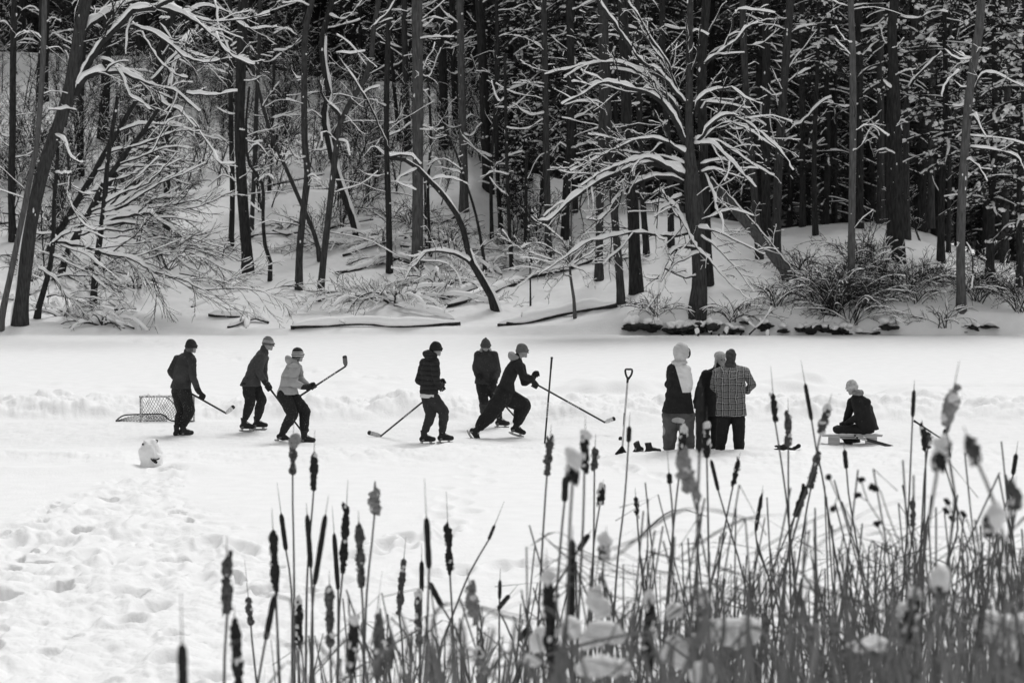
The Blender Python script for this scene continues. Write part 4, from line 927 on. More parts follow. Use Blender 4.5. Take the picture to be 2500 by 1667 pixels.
# snowy brush pile, centre of the shore
for i, (u, v, W, n, lab) in enumerate(((960, 735, 2.6, 16, 'snow laden brush pile low on the central shore, left half'), (1065, 700, 2.0, 12, 'snow laden brush under the small snow arch, right of the pile'),
                                       (905, 722, 1.6, 9, 'small spray of snowy twigs left of the brush pile'), (160, 770, 2.0, 9, 'low heap of snowy fallen twigs at the left shore'), (250, 790, 1.6, 8, 'second heap of snowy twigs at the left shoreline'), (870, 600, 2.2, 10, 'snowy brush left of the slender trunk foot, mid slope'), (940, 590, 2.2, 11, 'snowy brush pile behind the left end of the long log'), (1130, 620, 1.9, 11, 'snowy brush between the arched tree and the slim trunks'), (1010, 640, 2.2, 10, 'snowy brush at the foot of the thick pale pine'), (1190, 660, 1.8, 10, 'snowy brush right of the arched tree'), (1300, 640, 1.8, 9, 'snowy brush behind the very thin bare stem'), (60, 640, 1.8, 9, 'brush behind the slender leaning trunk at far left'), (330, 700, 2.0, 9, 'brush under the long low limb of the left tangle'), (700, 560, 1.6, 6, 'sparse snowy twigs between two upright trunks left of centre'), (1480, 640, 1.8, 9, 'snowy brush behind the trunks left of the oak'))):
    shrub(u, v, 0.8, W, n, lab, 1300 + i, snow=0.12, arch=1.0, r=.03, dens=1.3, name='brush_pile', snowp=.9)

# ---- fallen logs
def log(uv, w0, w1, label, seed, snow=0.30, cat='log', group=None, ends=None, name='fallen_log', stubs=3, lift=0.3):
    rng = random.Random(seed)
    Ya = hit(*uv[0])[1]; Yb = hit(*uv[-1])[1]
    if ends: Ya, Yb = ends
    L = np.linspace(Ya, Yb, len(uv))
    L = np.array([hit(u, v + 4)[1] - .10 for u, v in uv]); L = np.convolve(np.pad(L, 1, 'edge'), [.25, .5, .25], 'valid')
    p = smooth_path([P(u, v, y) for (u, v), y in zip(uv, L)], 0.18)
    if len(p) < 6: p = smooth_path(p, 0.05)
    if len(p) < 6: p = p[0] + (p[-1] - p[0]) * np.linspace(0, 1, 7)[:, None]
    n = len(p); s = np.linspace(0, 1, n); Ym = (Ya + Yb) / 2
    r = (w0 + (w1 - w0) * s) * Ym / F / 2 * np.array([1 + rng.gauss(0, .05) for _ in range(n)])
    # keep it lying on the ground
    root = empty(name, tuple(p[n // 2]), label, cat, group)
    g, gs = Geo(), Geo()
    g.tube(p, r, 9)
    for _ in range(stubs):
        i = rng.randrange(2, n - 2); d = np.array([rng.uniform(-1, 1), rng.uniform(-1, 0), rng.uniform(.2, 1)]) * rng.uniform(.15, .6)
        q = np.array([p[i], p[i] + d * .6, p[i] + d]); g.tube(q, (r[i] * .3, r[i] * .2, r[i] * .12), 5); gs.cap(q, np.full(3, r[i] * .2), np.full(3, .07), 5)
    nz = np.convolve(np.array([rng.random() for _ in range(n + 4)]), np.ones(5) / 5, 'valid') * 1.6 - .3
    th = 0.8 * snow * (0.65 + 0.7 * nz) * np.sqrt(np.clip(np.minimum(s, 1 - s) * 5, 0.02, 1))
    gs.cap(p + [0, .03, .0], r * .8, th, 10)
    g.build('log', BARK, root); gs.build('snow_cover', SNOWB, root)
    return root
YB = YS + 0.75
log(D4([(-20, 1432), (100, 1425), (350, 1368), (560, 1325), (700, 1300), (830, 1288), (925, 1272)]), 13, 11, 'long curved log lying along the shore left of the oak under thick snow', 1, 0.28, ends=(YS + 1.2, YS + 2.6), stubs=1)
log(D2([(1080, 1462), (1200, 1450), (1350, 1445), (1600, 1430)]) + D3([(330, 1432), (470, 1448), (600, 1445), (760, 1440), (920, 1432), (1060, 1428)]), 9, 9, 'longest snow covered log, half buried along the central shoreline', 2, 0.25, ends=(YS + 1.0, YS + 1.3), stubs=2)
log(D3([(1380, 1440), (1480, 1428), (1600, 1405)]) + D4([(60, 1395)]), 7, 6, 'short buried log end between the two long shoreline logs', 3, 0.2, ends=(YS + 1.1, YS + 1.1), stubs=1)
log(D3([(930, 1285), (1120, 1230), (1290, 1175), (1480, 1095), (1590, 1055)]), 11, 16, 'log with a dark sawn end sloping up behind the foot of the arched tree', 4, 0.28)
log(D3([(890, 1215), (1000, 1185), (1130, 1140), (1240, 1105)]), 10, 9, 'shorter log lying just behind the one with the dark sawn end', 5, 0.22)
log(D2([(920, 630), (980, 660), (1050, 675), (1150, 650), (1300, 690), (1420, 718), (1600, 700)]) + D3([(120, 712), (250, 690), (430, 650), (560, 560), (650, 520)]), 6, 5, 'thin long fallen branch lying across the middle of the slope', 6, 0.22, stubs=5)
log(D4([(150, 1045), (300, 1010), (420, 985), (560, 945), (680, 905), (760, 880), (1040, 868)]), 9, 8, 'fallen log running up the slope behind the bare forked sapling', 7, 0.24, stubs=4)
log(D2([(380, 1355), (500, 1362), (640, 1368), (760, 1345)]), 7, 6, 'half buried log nearest the shore below the left tangle', 8, 0.26, ends=(YS + 1.6, YS + 1.9))
log(D2([(545, 1462), (640, 1425), (700, 1398), (780, 1385), (890, 1420)]), 7, 6, 'crooked branch poking from the snow at the central left shoreline', 9, 0.22, ends=(YS + .9, YS + 1.2), stubs=4)
log(D2([(700, 1470), (720, 1390), (780, 1335)]), 5, 4, 'short snow coated stick arched over the crooked shoreline branch', 10, 0.22, ends=(YS + .9, YS + 1.1), stubs=0)
log(D3([(0, 1000), (150, 975), (290, 935), (420, 905), (560, 860), (650, 800)]), 9, 6, 'long log under snow left of the thick pale pine', 11, 0.22, stubs=6)
log(D3([(60, 850), (200, 800), (330, 760), (430, 740)]), 7, 5, 'thin fallen log above the long one beside the pale pine', 12, 0.2, stubs=5)
log(D3([(0, 1185), (160, 1190), (330, 1195), (430, 1190)]), 6, 5, 'thin branch lying flat below the brush pile', 13, 0.22, stubs=4)
log(D2([(1000, 1115), (1150, 1110), (1220, 1150), (1400, 1165), (1600, 1190)]), 4, 3, 'thin fallen stick between the two low standing trunks', 14, 0.08, stubs=4)
log(D1([(490, 1315), (620, 1345), (740, 1390)]), 7, 6, 'dark branch poking out of the snow at the left shore', 15, 0.2)
log(D1([(880, 1385), (960, 1410), (1060, 1470)]), 6, 4, 'snowy stick slanting down to the ice, left shore', 16, 0.16, ends=(YS + 1, YS + .6))
log(D1([(1020, 1410), (1080, 1440), (1140, 1468)]), 5, 4, 'short black stick at the ice edge, left shore', 17, 0.1, ends=(YS + 1, YS + .6))
log(D1([(520, 990), (700, 1090), (820, 1180), (1050, 1318)]), 6, 3, 'long straight fallen stick slanting down right under the left tangle', 18, 0.1)
log(D1([(240, 1190), (330, 1130), (400, 1060)]), 12, 8, 'dark rotten stump leaning behind the thick leaning tree', 19, 0.3)
log(D3([(820, 690), (900, 720), (970, 745)]), 14, 14, 'dark rotten log end in a snow hollow behind the arched tree', 20, 0.22, stubs=1)
log(D3([(820, 580), (900, 560), (1010, 520)]), 8, 9, 'short dark log end below the higher pale trunk', 21, 0.24, stubs=1)
log(D5([(660, 1520), (760, 1420), (845, 1325)]), 4, 2, 'bare stick slanting out of the ice edge right of the oak', 22, 0.02, ends=(YS + .2, YS + .6), stubs=5)
log(D3([(1120, 665), (1200, 640), (1260, 610)]), 6, 5, 'small snow covered branch right of the arched tree', 23, 0.2)
log(ZB([(1310, 1180), (1400, 1150), (1500, 1120), (1606, 1080)]), 5, 3, 'thin snow covered branch propped on the slope left of the oak', 24, 0.16, ends=(79, 78))

rr = random.Random(8)
for i in range(46):
    u, v = rr.uniform(-20, 1300), rr.uniform(430, 770)
    if 560 < u < 800 and v > 640: continue
    L = rr.uniform(40, 150); a = rr.gauss(0, .35)
    log([(u, v), (u + L * .5, v + L * .5 * a + rr.uniform(-8, 8)), (u + L, v + L * a)], rr.uniform(2.5, 6), rr.uniform(2, 4), 'thin fallen branch under snow on the wooded slope', 3000 + i, rr.uniform(.06, .24), 'branch', 'thin fallen branches on the slope', name='fallen_branch', stubs=4)
# dark undercut bank lumps with snow pillows
rk = [(D4, 1060, 1452, 60, 38), (D4, 1225, 1458, 70, 36), (D4, 1400, 1480, 55, 24), (D4, 1530, 1478, 80, 26), (D5, 60, 1480, 75, 26), (D5, 290, 1470, 110, 38), (D5, 520, 1490, 60, 22), (D5, 965, 1475, 34, 24), (D5, 1140, 1478, 100, 26),
      (D5, 1380, 1480, 130, 32), (D5, 800, 1450, 26, 36), (D6, 40, 1495, 75, 20), (D6, 450, 1450, 58, 38), (D6, 1150, 1460, 52, 26), (D6, 1300, 1460, 44, 22), (D6, 1075, 1490, 18, 22), (D5, 640, 1420, 22, 20), (D6, 180, 1500, 40, 16), (D6, 340, 1500, 30, 18)]
PLACES = ['leftmost under the oak limbs', 'under the left limbs of the oak', 'small one left of the oak foot', 'wide one left of the oak foot', 'under the oak foot', 'widest one right of the oak foot', 'low one right of the oak',
          'small round one right of the oak', 'flat one left of the shrubs', 'longest one below the shrubs', 'upright one beside the bare stick', 'below the broken stem shrub', 'tall one right of the shrubs',
          'between the right trunk and the ice', 'rightmost one near the frame edge', 'tiny one left of the right trunk foot', 'tiny one high above the bare stick', 'tiny flat one below the shrubs', 'small one right of the broken stem shrub']
for i, (zf, x, y, hw, hh) in enumerate(rk):
    rng = random.Random(i); (u, v), = zf([(x, y)])
    Y = YS + 0.02 + rng.uniform(0, .1); c = P(u, v, Y); k = Y / F / 3.484
    o = empty('bank_lump', tuple(c), 'bare dark earth under snow at the shoreline, ' + PLACES[i], 'earth bank')
    g, gs = Geo(), Geo()
    nb = max(1, int(hw / 24))
    for j in range(nb):
        dx = (j - (nb - 1) / 2) * 2 * hw / nb * k
        g.blob(c + np.array([dx + rng.uniform(-.05, .05), rng.uniform(-.05, .1), rng.uniform(-.06, .04)]), (hw / nb * k * rng.uniform(1.4, 2.6), 0.28, hh * k * rng.uniform(.35, 1.15)), i * 10 + j, 14, 10, .6)
        gs.blob(c + np.array([dx + rng.uniform(-.08, .08), 0.22, hh * k * 1.15 + rng.uniform(-.02, .04)]), (hw / nb * k * rng.uniform(1.2, 1.9), 0.42, 0.07 + hh * k * rng.uniform(.2, .5)), i * 10 + j + 5, 14, 9, .4)
    g.build('earth', ROCK, o); gs.build('snow_pillow', SNOWB, o)
# little stubs poking out of the lake ice at the shore
for i, (x, y, h, s) in enumerate(((95, 1530, 22, 0), (228, 1535, 50, 1), (340, 1525, 60, 1), (478, 1525, 50, 1), (405, 1532, 18, 0), (590, 1528, 20, 0), (828, 1528, 26, 1))):
    (u, v), = D5([(x, y)]); b = G0(u, v); k = b[1] / F / 3.484
    rng = random.Random(i + 40)
    lab = ['tiny bare twig leftmost in the row poking from the ice by the oak', 'snow capped broken stub, first of three in the row by the oak', 'snow capped stub with a bent top, second of three by the oak', 'snow capped stub, third of three by the oak',
           'short tilted twig between two snow capped stubs', 'tiny bare twig right of the three snow capped stubs', 'lone snow capped stub farthest right in the row by the oak'][i]
    r_ = empty('ice_stub', (b[0], b[1], 0), lab, 'stub')
    g = Geo(); g.tube([(b[0], b[1], -.05), (b[0] - .02, b[1], h * k * .5), (b[0] - rng.uniform(-.1, .12), b[1], h * k)], (.03, .03, .022), 6); g.build('twig', BARK, r_)
    if s:
        g = Geo(); g.blob((b[0] - .05, b[1] - .02, h * k * .85), (.07, .05, .11), i, 8, 6); g.build('snow_cap', SNOWB, r_)
# ================================================================ people
def cloth(name, g, speck=0.0, puffer=0.0, plaid=False, twotone=None, spot=None, bands=None, rough=0.85, mott=0.35, msc=9.0, flecks=None):
    if name in MATS: return MATS[name]
    m = mat(name, g, rough, 0.0, bump=0.0, spec=0.15)
    nt = m.node_tree; N = nt.nodes; Lk = nt.links.new; b = N['Principled BSDF']
    tc = N.new('ShaderNodeTexCoord'); sx = N.new('ShaderNodeSeparateXYZ'); Lk(tc.outputs['Object'], sx.inputs[0])
    def math_(op, a, c=None, d=None):
        n = N.new('ShaderNodeMath'); n.operation = op
        for i, q in enumerate((a, c, d)):
            if q is None: continue
            if isinstance(q, (int, float)): n.inputs[i].default_value = q
            else: Lk(q, n.inputs[i])
        return n.outputs[0]
    def noise(s, d=4):
        n = N.new('ShaderNodeTexNoise'); n.inputs['Scale'].default_value = s; n.inputs['Detail'].default_value = d; Lk(tc.outputs['Object'], n.inputs['Vector']); return n.outputs['Fac']
    X, Zc = sx.outputs['X'], sx.outputs['Z']
    n1 = noise(msc)
    v = math_('MULTIPLY', math_('ADD', math_('MULTIPLY', math_('SUBTRACT', n1, 0.5), 2.0 * mott), 1.0), g)
    if plaid:
        def band(c, p, lo, hi, ph=0):
            f = math_('FRACT', math_('ADD', math_('DIVIDE', c, p), ph))
            return math_('MULTIPLY', math_('GREATER_THAN', f, lo), math_('LESS_THAN', f, hi))
        v = math_('MULTIPLY', v, 1.0)
        wob = math_('MULTIPLY', math_('SUBTRACT', noise(5), 0.5), 0.10)
        Xw = math_('ADD', X, wob); Zw = math_('ADD', Zc, wob)
        for c, p in ((Xw, 0.115), (Zw, 0.105)):
            v = math_('ADD', v, math_('MULTIPLY', band(c, p, 0.0, 0.42), 0.055))
            v = math_('ADD', v, math_('MULTIPLY', band(c, p, 0.62, 0.72), 0.20))
            v = math_('ADD', v, math_('MULTIPLY', band(c, p, 0.90, 0.98), 0.14))
    if bands:                                   # list of (z0, z1, value): stripes of a hat
        for z0, z1, val in bands:
            k = math_('MULTIPLY', math_('GREATER_THAN', Zc, z0), math_('LESS_THAN', Zc, z1))
            v = math_('ADD', math_('MULTIPLY', v, math_('SUBTRACT', 1.0, k)), math_('MULTIPLY', k, val))
    if twotone:                                 # white where x > a + b*z and z > c
        a_, b_, c_, val = twotone
        k = math_('MULTIPLY', math_('GREATER_THAN', X, math_('ADD', math_('MULTIPLY', Zc, b_), a_)), math_('GREATER_THAN', Zc, c_))
        v = math_('ADD', math_('MULTIPLY', v, math_('SUBTRACT', 1.0, k)), math_('MULTIPLY', k, val))
    for s_ in (spot or ()):
        x0, z0, rx, rz, val = s_
        d = math_('ADD', math_('POWER', math_('ABSOLUTE', math_('DIVIDE', math_('SUBTRACT', X, x0), rx)), 2.0), math_('POWER', math_('ABSOLUTE', math_('DIVIDE', math_('SUBTRACT', Zc, z0), rz)), 2.0))
        k = math_('LESS_THAN', math_('ADD', d, math_('MULTIPLY', math_('SUBTRACT', noise(14), .5), 1.2)), 1.0)
        v = math_('ADD', math_('MULTIPLY', v, math_('SUBTRACT', 1.0, k)), math_('MULTIPLY', k, val))
    if flecks:                                   # paler flecks, more towards the shoulders
        z0, z1, val = flecks
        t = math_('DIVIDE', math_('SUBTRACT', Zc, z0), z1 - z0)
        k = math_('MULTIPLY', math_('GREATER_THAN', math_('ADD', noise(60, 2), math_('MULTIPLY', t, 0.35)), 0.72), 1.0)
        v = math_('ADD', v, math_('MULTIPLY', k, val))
    if speck:
        k = math_('GREATER_THAN', noise(85, 2), 0.52 + (1 - speck) * 0.25)
        v = math_('ADD', math_('MULTIPLY', v, math_('SUBTRACT', 1.0, k)), math_('MULTIPLY', k, 0.6))
    cmb = N.new('ShaderNodeCombineColor')
    for i in range(3): Lk(v, cmb.inputs[i])
    Lk(cmb.outputs[0], b.inputs['Base Color'])
    bp = N.new('ShaderNodeBump'); bp.inputs['Strength'].default_value = 1.0; bp.inputs['Distance'].default_value = 0.035
    h = math_('ADD', noise(7, 3), math_('MULTIPLY', noise(22, 3), 0.35))
    if puffer:
        wv = math_('ABSOLUTE', math_('SINE', math_('MULTIPLY', math_('ADD', Zc, math_('MULTIPLY', noise(6, 2), 0.03)), pi / puffer)))
        h = math_('ADD', h, math_('MULTIPLY', math_('POWER', wv, 0.5), 0.8))
    Lk(h, bp.inputs['Height']); Lk(bp.outputs[0], b.inputs['Normal'])
    return m

SKIN = mat('skin', 0.30, 0.6, 0.1, 20, 0.2, 40, spec=0.3)
HAIR = mat('hair', 0.10, 0.8, 0.4, 60, 0.5, 90, spec=0.2)
DARK = mat('black_rubber', 0.02, 0.6, 0.2, 20, spec=0.3)
GLOVE = cloth('glove_black', 0.022, speck=0.12, mott=.3)
STEEL = mat('steel', 0.18, 0.3, 0.05, 20, spec=0.6)
HOLDER = mat('white_plastic', 0.42, 0.45, 0.1, 20, spec=0.4)
LACE = mat('lace', 0.6, 0.8, 0.1, 20)
EYE = mat('eye_socket_shade', 0.03, 0.3, 0, 20)
BOOT = cloth('skate_boot', 0.025, speck=0.1, mott=.5, rough=0.5)
BOOTP = mat('skate_panel', 0.22, 0.5, 0.3, 30)

def nrm(v): v = np.asarray(v, float); return v / (np.linalg.norm(v) + 1e-12)

class Body(Geo):
    """closed primitives that are later fused into one continuous surface"""
    def cap3(s, p0, p1, r0, r1, k=12, sq=1.0, axis=None):
        p0, p1 = np.asarray(p0, float), np.asarray(p1, float)
        d = nrm(p1 - p0); L = np.linalg.norm(p1 - p0)
        ref = np.array([0, 1.0, 0]) if axis is None else np.asarray(axis, float)
        if abs(d.dot(ref)) > .95: ref = np.array([1.0, 0, 0])
        a = nrm(np.cross(d, ref)); b = np.cross(d, a)
        th = np.linspace(-pi / 2, 0, 5)
        ts = [(-r0 * -math.sin(t), r0 * math.cos(t)) for t in th]      # (offset, radius)
        rings = [(p0 + d * (-r0 * -math.sin(t)) if False else p0 + d * (r0 * math.sin(t)), max(r0 * math.cos(t), 1e-4)) for t in th]
        rings += [(p0 + (p1 - p0) * f, r0 + (r1 - r0) * f) for f in (0.33, 0.66)]
        rings += [(p1 + d * (r1 * math.sin(t)), max(r1 * math.cos(t), 1e-4)) for t in np.linspace(0, pi / 2, 5)]
        ang = np.arange(k) * 2 * pi / k
        V = np.array([[c + r * (math.cos(x) * a * sq + math.sin(x) * b) for x in ang] for c, r in rings])
        s.add(V.reshape(-1, 3), gridfaces(len(rings), k))
    def chain(s, pts, rs, **kw):
        for i in range(len(pts) - 1): s.cap3(pts[i], pts[i + 1], rs[i], rs[i + 1], **kw)
    def ell(s, c, r, X=(1, 0, 0), Y=(0, 1, 0), Zv=(0, 0, 1), k=16, n=10):
        th = np.linspace(0.02, pi - 0.02, n + 1); ph = np.arange(k) * 2 * pi / k
        V = np.stack([np.outer(np.sin(th), np.cos(ph)) * r[0], np.outer(np.sin(th), np.sin(ph)) * r[1], np.outer(np.cos(th), np.ones(k)) * r[2]], -1)
        s.add((V @ np.array([X, Y, Zv], float) + np.asarray(c)).reshape(-1, 3), gridfaces(n + 1, k))
    def loft(s, rings, k=18):
        """rings: (centre, half-width vector, half-depth vector)"""
        ang = np.arange(k) * 2 * pi / k
        R = [(rings[0][0], np.asarray(rings[0][1]) * .02, np.asarray(rings[0][2]) * .02)] + list(rings) + [(rings[-1][0], np.asarray(rings[-1][1]) * .02, np.asarray(rings[-1][2]) * .02)]
        V = np.array([[np.asarray(c) + math.cos(x) * np.asarray(a) + math.sin(x) * np.asarray(b) for x in ang] for c, a, b in R])
        s.add(V.reshape(-1, 3), gridfaces(len(R), k))
    def fuse(s, name, m, parent, voxel=0.013, sm_=2, wr=0.0, seed=0):
        V = np.vstack(s.v) - np.array(parent.location); Fc = np.vstack(s.f)
        me = mkmesh('tmp', V, Fc, m)
        o = bpy.data.objects.new('tmp', me); col.objects.link(o)
        md = o.modifiers.new('r', 'REMESH'); md.mode = 'VOXEL'; md.voxel_size = voxel
        if sm_: m2 = o.modifiers.new('s', 'SMOOTH'); m2.iterations = sm_; m2.factor = 0.5
        dg = bpy.context.evaluated_depsgraph_get()
        me2 = bpy.data.meshes.new_from_object(o.evaluated_get(dg))
        bpy.data.objects.remove(o); bpy.data.meshes.remove(me)
        if len(me2.vertices) == 0: raise RuntimeError('fuse failed ' + name)
        n = len(me2.vertices); co_ = np.empty(n * 3, np.float32); me2.vertices.foreach_get('co', co_); co_ = co_.reshape(-1, 3)
        if wr:
            nn = np.empty(n * 3, np.float32); me2.vertices.foreach_get('normal', nn); nn = nn.reshape(-1, 3)
            q = co_ * 1.0
            w_ = 1.3 * fbm(q[:, 0] * 8 + q[:, 1] * 5 + seed, q[:, 2] * 11 + q[:, 0] * 5, seed, 3) + 0.9 * (0.25 - np.abs(vn(q[:, 0] * 16 + q[:, 1] * 9, q[:, 2] * 12, seed + 3)))
            co_ = co_ + nn * (w_ * wr)[:, None]
            me2.vertices.foreach_set('co', co_.astype(np.float32).ravel())
        me2.polygons.foreach_set('use_smooth', np.ones(len(me2.polygons), bool))
        me2.materials.clear(); me2.materials.append(m); me2.update(); me2.name = name
        return link(name, me2, parent)

def hand(g, c, ax, pd, wrist=None, s=1.0, grip=0.016):
    """hand closed round an axis ax through c; pd = direction from the axis to the back of the hand"""
    ax = nrm(ax); pd = nrm(np.asarray(pd) - ax * np.dot(pd, ax)); q = np.cross(ax, pd)
    g.ell(c + pd * (grip + .016) * s, (.045 * s, .020 * s, .042 * s), ax, pd, q)
    for i in range(4):
        o = c + ax * (i - 1.5) * .023 * s; R = (grip + .011) * s; L = (1.0, 1.08, 1.0, .85)[i]
        pts = [o + R * 1.25 * (math.cos(t) * pd + math.sin(t) * q) for t in np.array([0.5, 1.35, 2.3, 3.3 * L])]
        g.chain(pts, [.0115 * s, .011 * s, .010 * s, .009 * s], k=8)
    o = c - ax * .045 * s
    g.chain([o + pd * .02 * s - q * .01 * s, o - q * (grip + .014) * s + ax * .012 * s, o - q * (grip + .006) * s - pd * .02 * s + ax * .03 * s], [.014 * s, .012 * s, .010 * s], k=8)
    if wrist is not None: g.cap3(wrist, c + pd * (grip + .012) * s, .030 * s, .030 * s)

def skate(root, ankle, toe_dir, pitch=0.0, s=1.12, ground=None):
    """boot, laces, blade holder and blade; toe_dir horizontal"""
    up = np.array([0, 0, 1.0]); f = nrm([toe_dir[0], toe_dir[1], 0])
    f2 = nrm(f * math.cos(pitch) + up * math.sin(pitch)); u2 = nrm(up * math.cos(pitch) - f * math.sin(pitch)); sd = np.cross(f2, u2)
    a = np.asarray(ankle, float)
    sole = a - u2 * .115 * s
    g = Body()
    g.loft([(a + u2 * .07 - f2 * .01, sd * .050, f2 * .060), (a + u2 * .0, sd * .046, f2 * .058), (a - u2 * .06 + f2 * .005, sd * .045, f2 * .066), (sole + u2 * .012 + f2 * .02, sd * .043, f2 * .075)], 14)
    g.cap3(sole + u2 * .042 - f2 * .04, sole + u2 * .038 + f2 * .165, .048, .044, axis=sd)
    g.cap3(sole + u2 * .085 + f2 * .03, sole + u2 * .05 + f2 * .14, .040, .036)
    b = g.fuse('skate', BOOT, root, 0.009, 2)
    def child(nm, gg, m):
        V = np.vstack(gg.v) - np.array(root.location); o = link(nm, mkmesh(nm, V, np.vstack(gg.f), m), b); return o
    g = Geo()
    hs = sole + u2 * .012
    for x0 in (-.045, .115):
        g.tube([hs + f2 * x0 + u2 * .02, hs + f2 * (x0 + .005) - u2 * .045], (.030, .022), 8)
    g.tube([hs + f2 * (-.085) - u2 * .048, hs + f2 * .02 - u2 * .055, hs + f2 * .175 - u2 * .046], (.014, .015, .014), 6)
    g.tube([hs + f2 * (-.07) + u2 * .0, hs + f2 * .17 + u2 * .0], (.012, .012), 6)
    child('blade_holder', g, HOLDER)
    g = Geo()
    pts = [hs + f2 * x - u2 * (.072 - .02 * (abs(x - .04) / .14) ** 3) for x in np.linspace(-.10, .19, 9)]
    g.tube(pts, .006, 6); g.tube([p + u2 * .010 for p in pts], .006, 6)
    child('blade', g, STEEL)
    g = Geo()
    for i in range(6):
        c = a + f2 * (.055 + .012 * i) - u2 * (.015 + .013 * i); g.tube([c - sd * .03 + u2 * .0, c + f2 * .008 + u2 * .012, c + sd * .03], .0045, 5)
    g.tube([a + f2 * .05 - sd * .03, a + f2 * .09 - sd * .045 - u2 * .03], .004, 5)
    child('lace', g, LACE)
    g = Geo(); g.blob(sole + u2 * .03 - f2 * .02 - sd * .030 * np.sign(sd[1] + 1e-6) * 1, (.03, .03, .015), 3, 8, 6, .1)
    child('side_panel', g, BOOTP)
    return b

def boot(root, ankle, toe_dir, m=None, s=1.0):
    up = np.array([0, 0, 1.0]); f = nrm([toe_dir[0], toe_dir[1], 0]); a = np.asarray(ankle, float)
    g = Body(); g.cap3(a + up * .05, a - up * .05, .060 * s, .055 * s); g.cap3(a - up * .075, a - up * .08 + f * .16 * s, .050 * s, .042 * s)
    return g.fuse('boot', m or BOOT, root, 0.011, 2, wr=.006)

def star(g, c, n_, up, r):
    n_ = nrm(n_); a = nrm(np.cross(up, n_)); b = np.cross(n_, a)
    V = [c + n_ * .004]
    for i in range(10):
        t = pi / 2 + i * pi / 5; q = r if i % 2 == 0 else r * .42
        V.append(c + a * q * math.cos(t) + b * q * math.sin(t) + n_ * .002)
    Fc = np.array([[0, 1 + i, 1 + (i + 1) % 10, 1 + (i + 1) % 10] for i in range(10)])
    return np.array(V), Fc

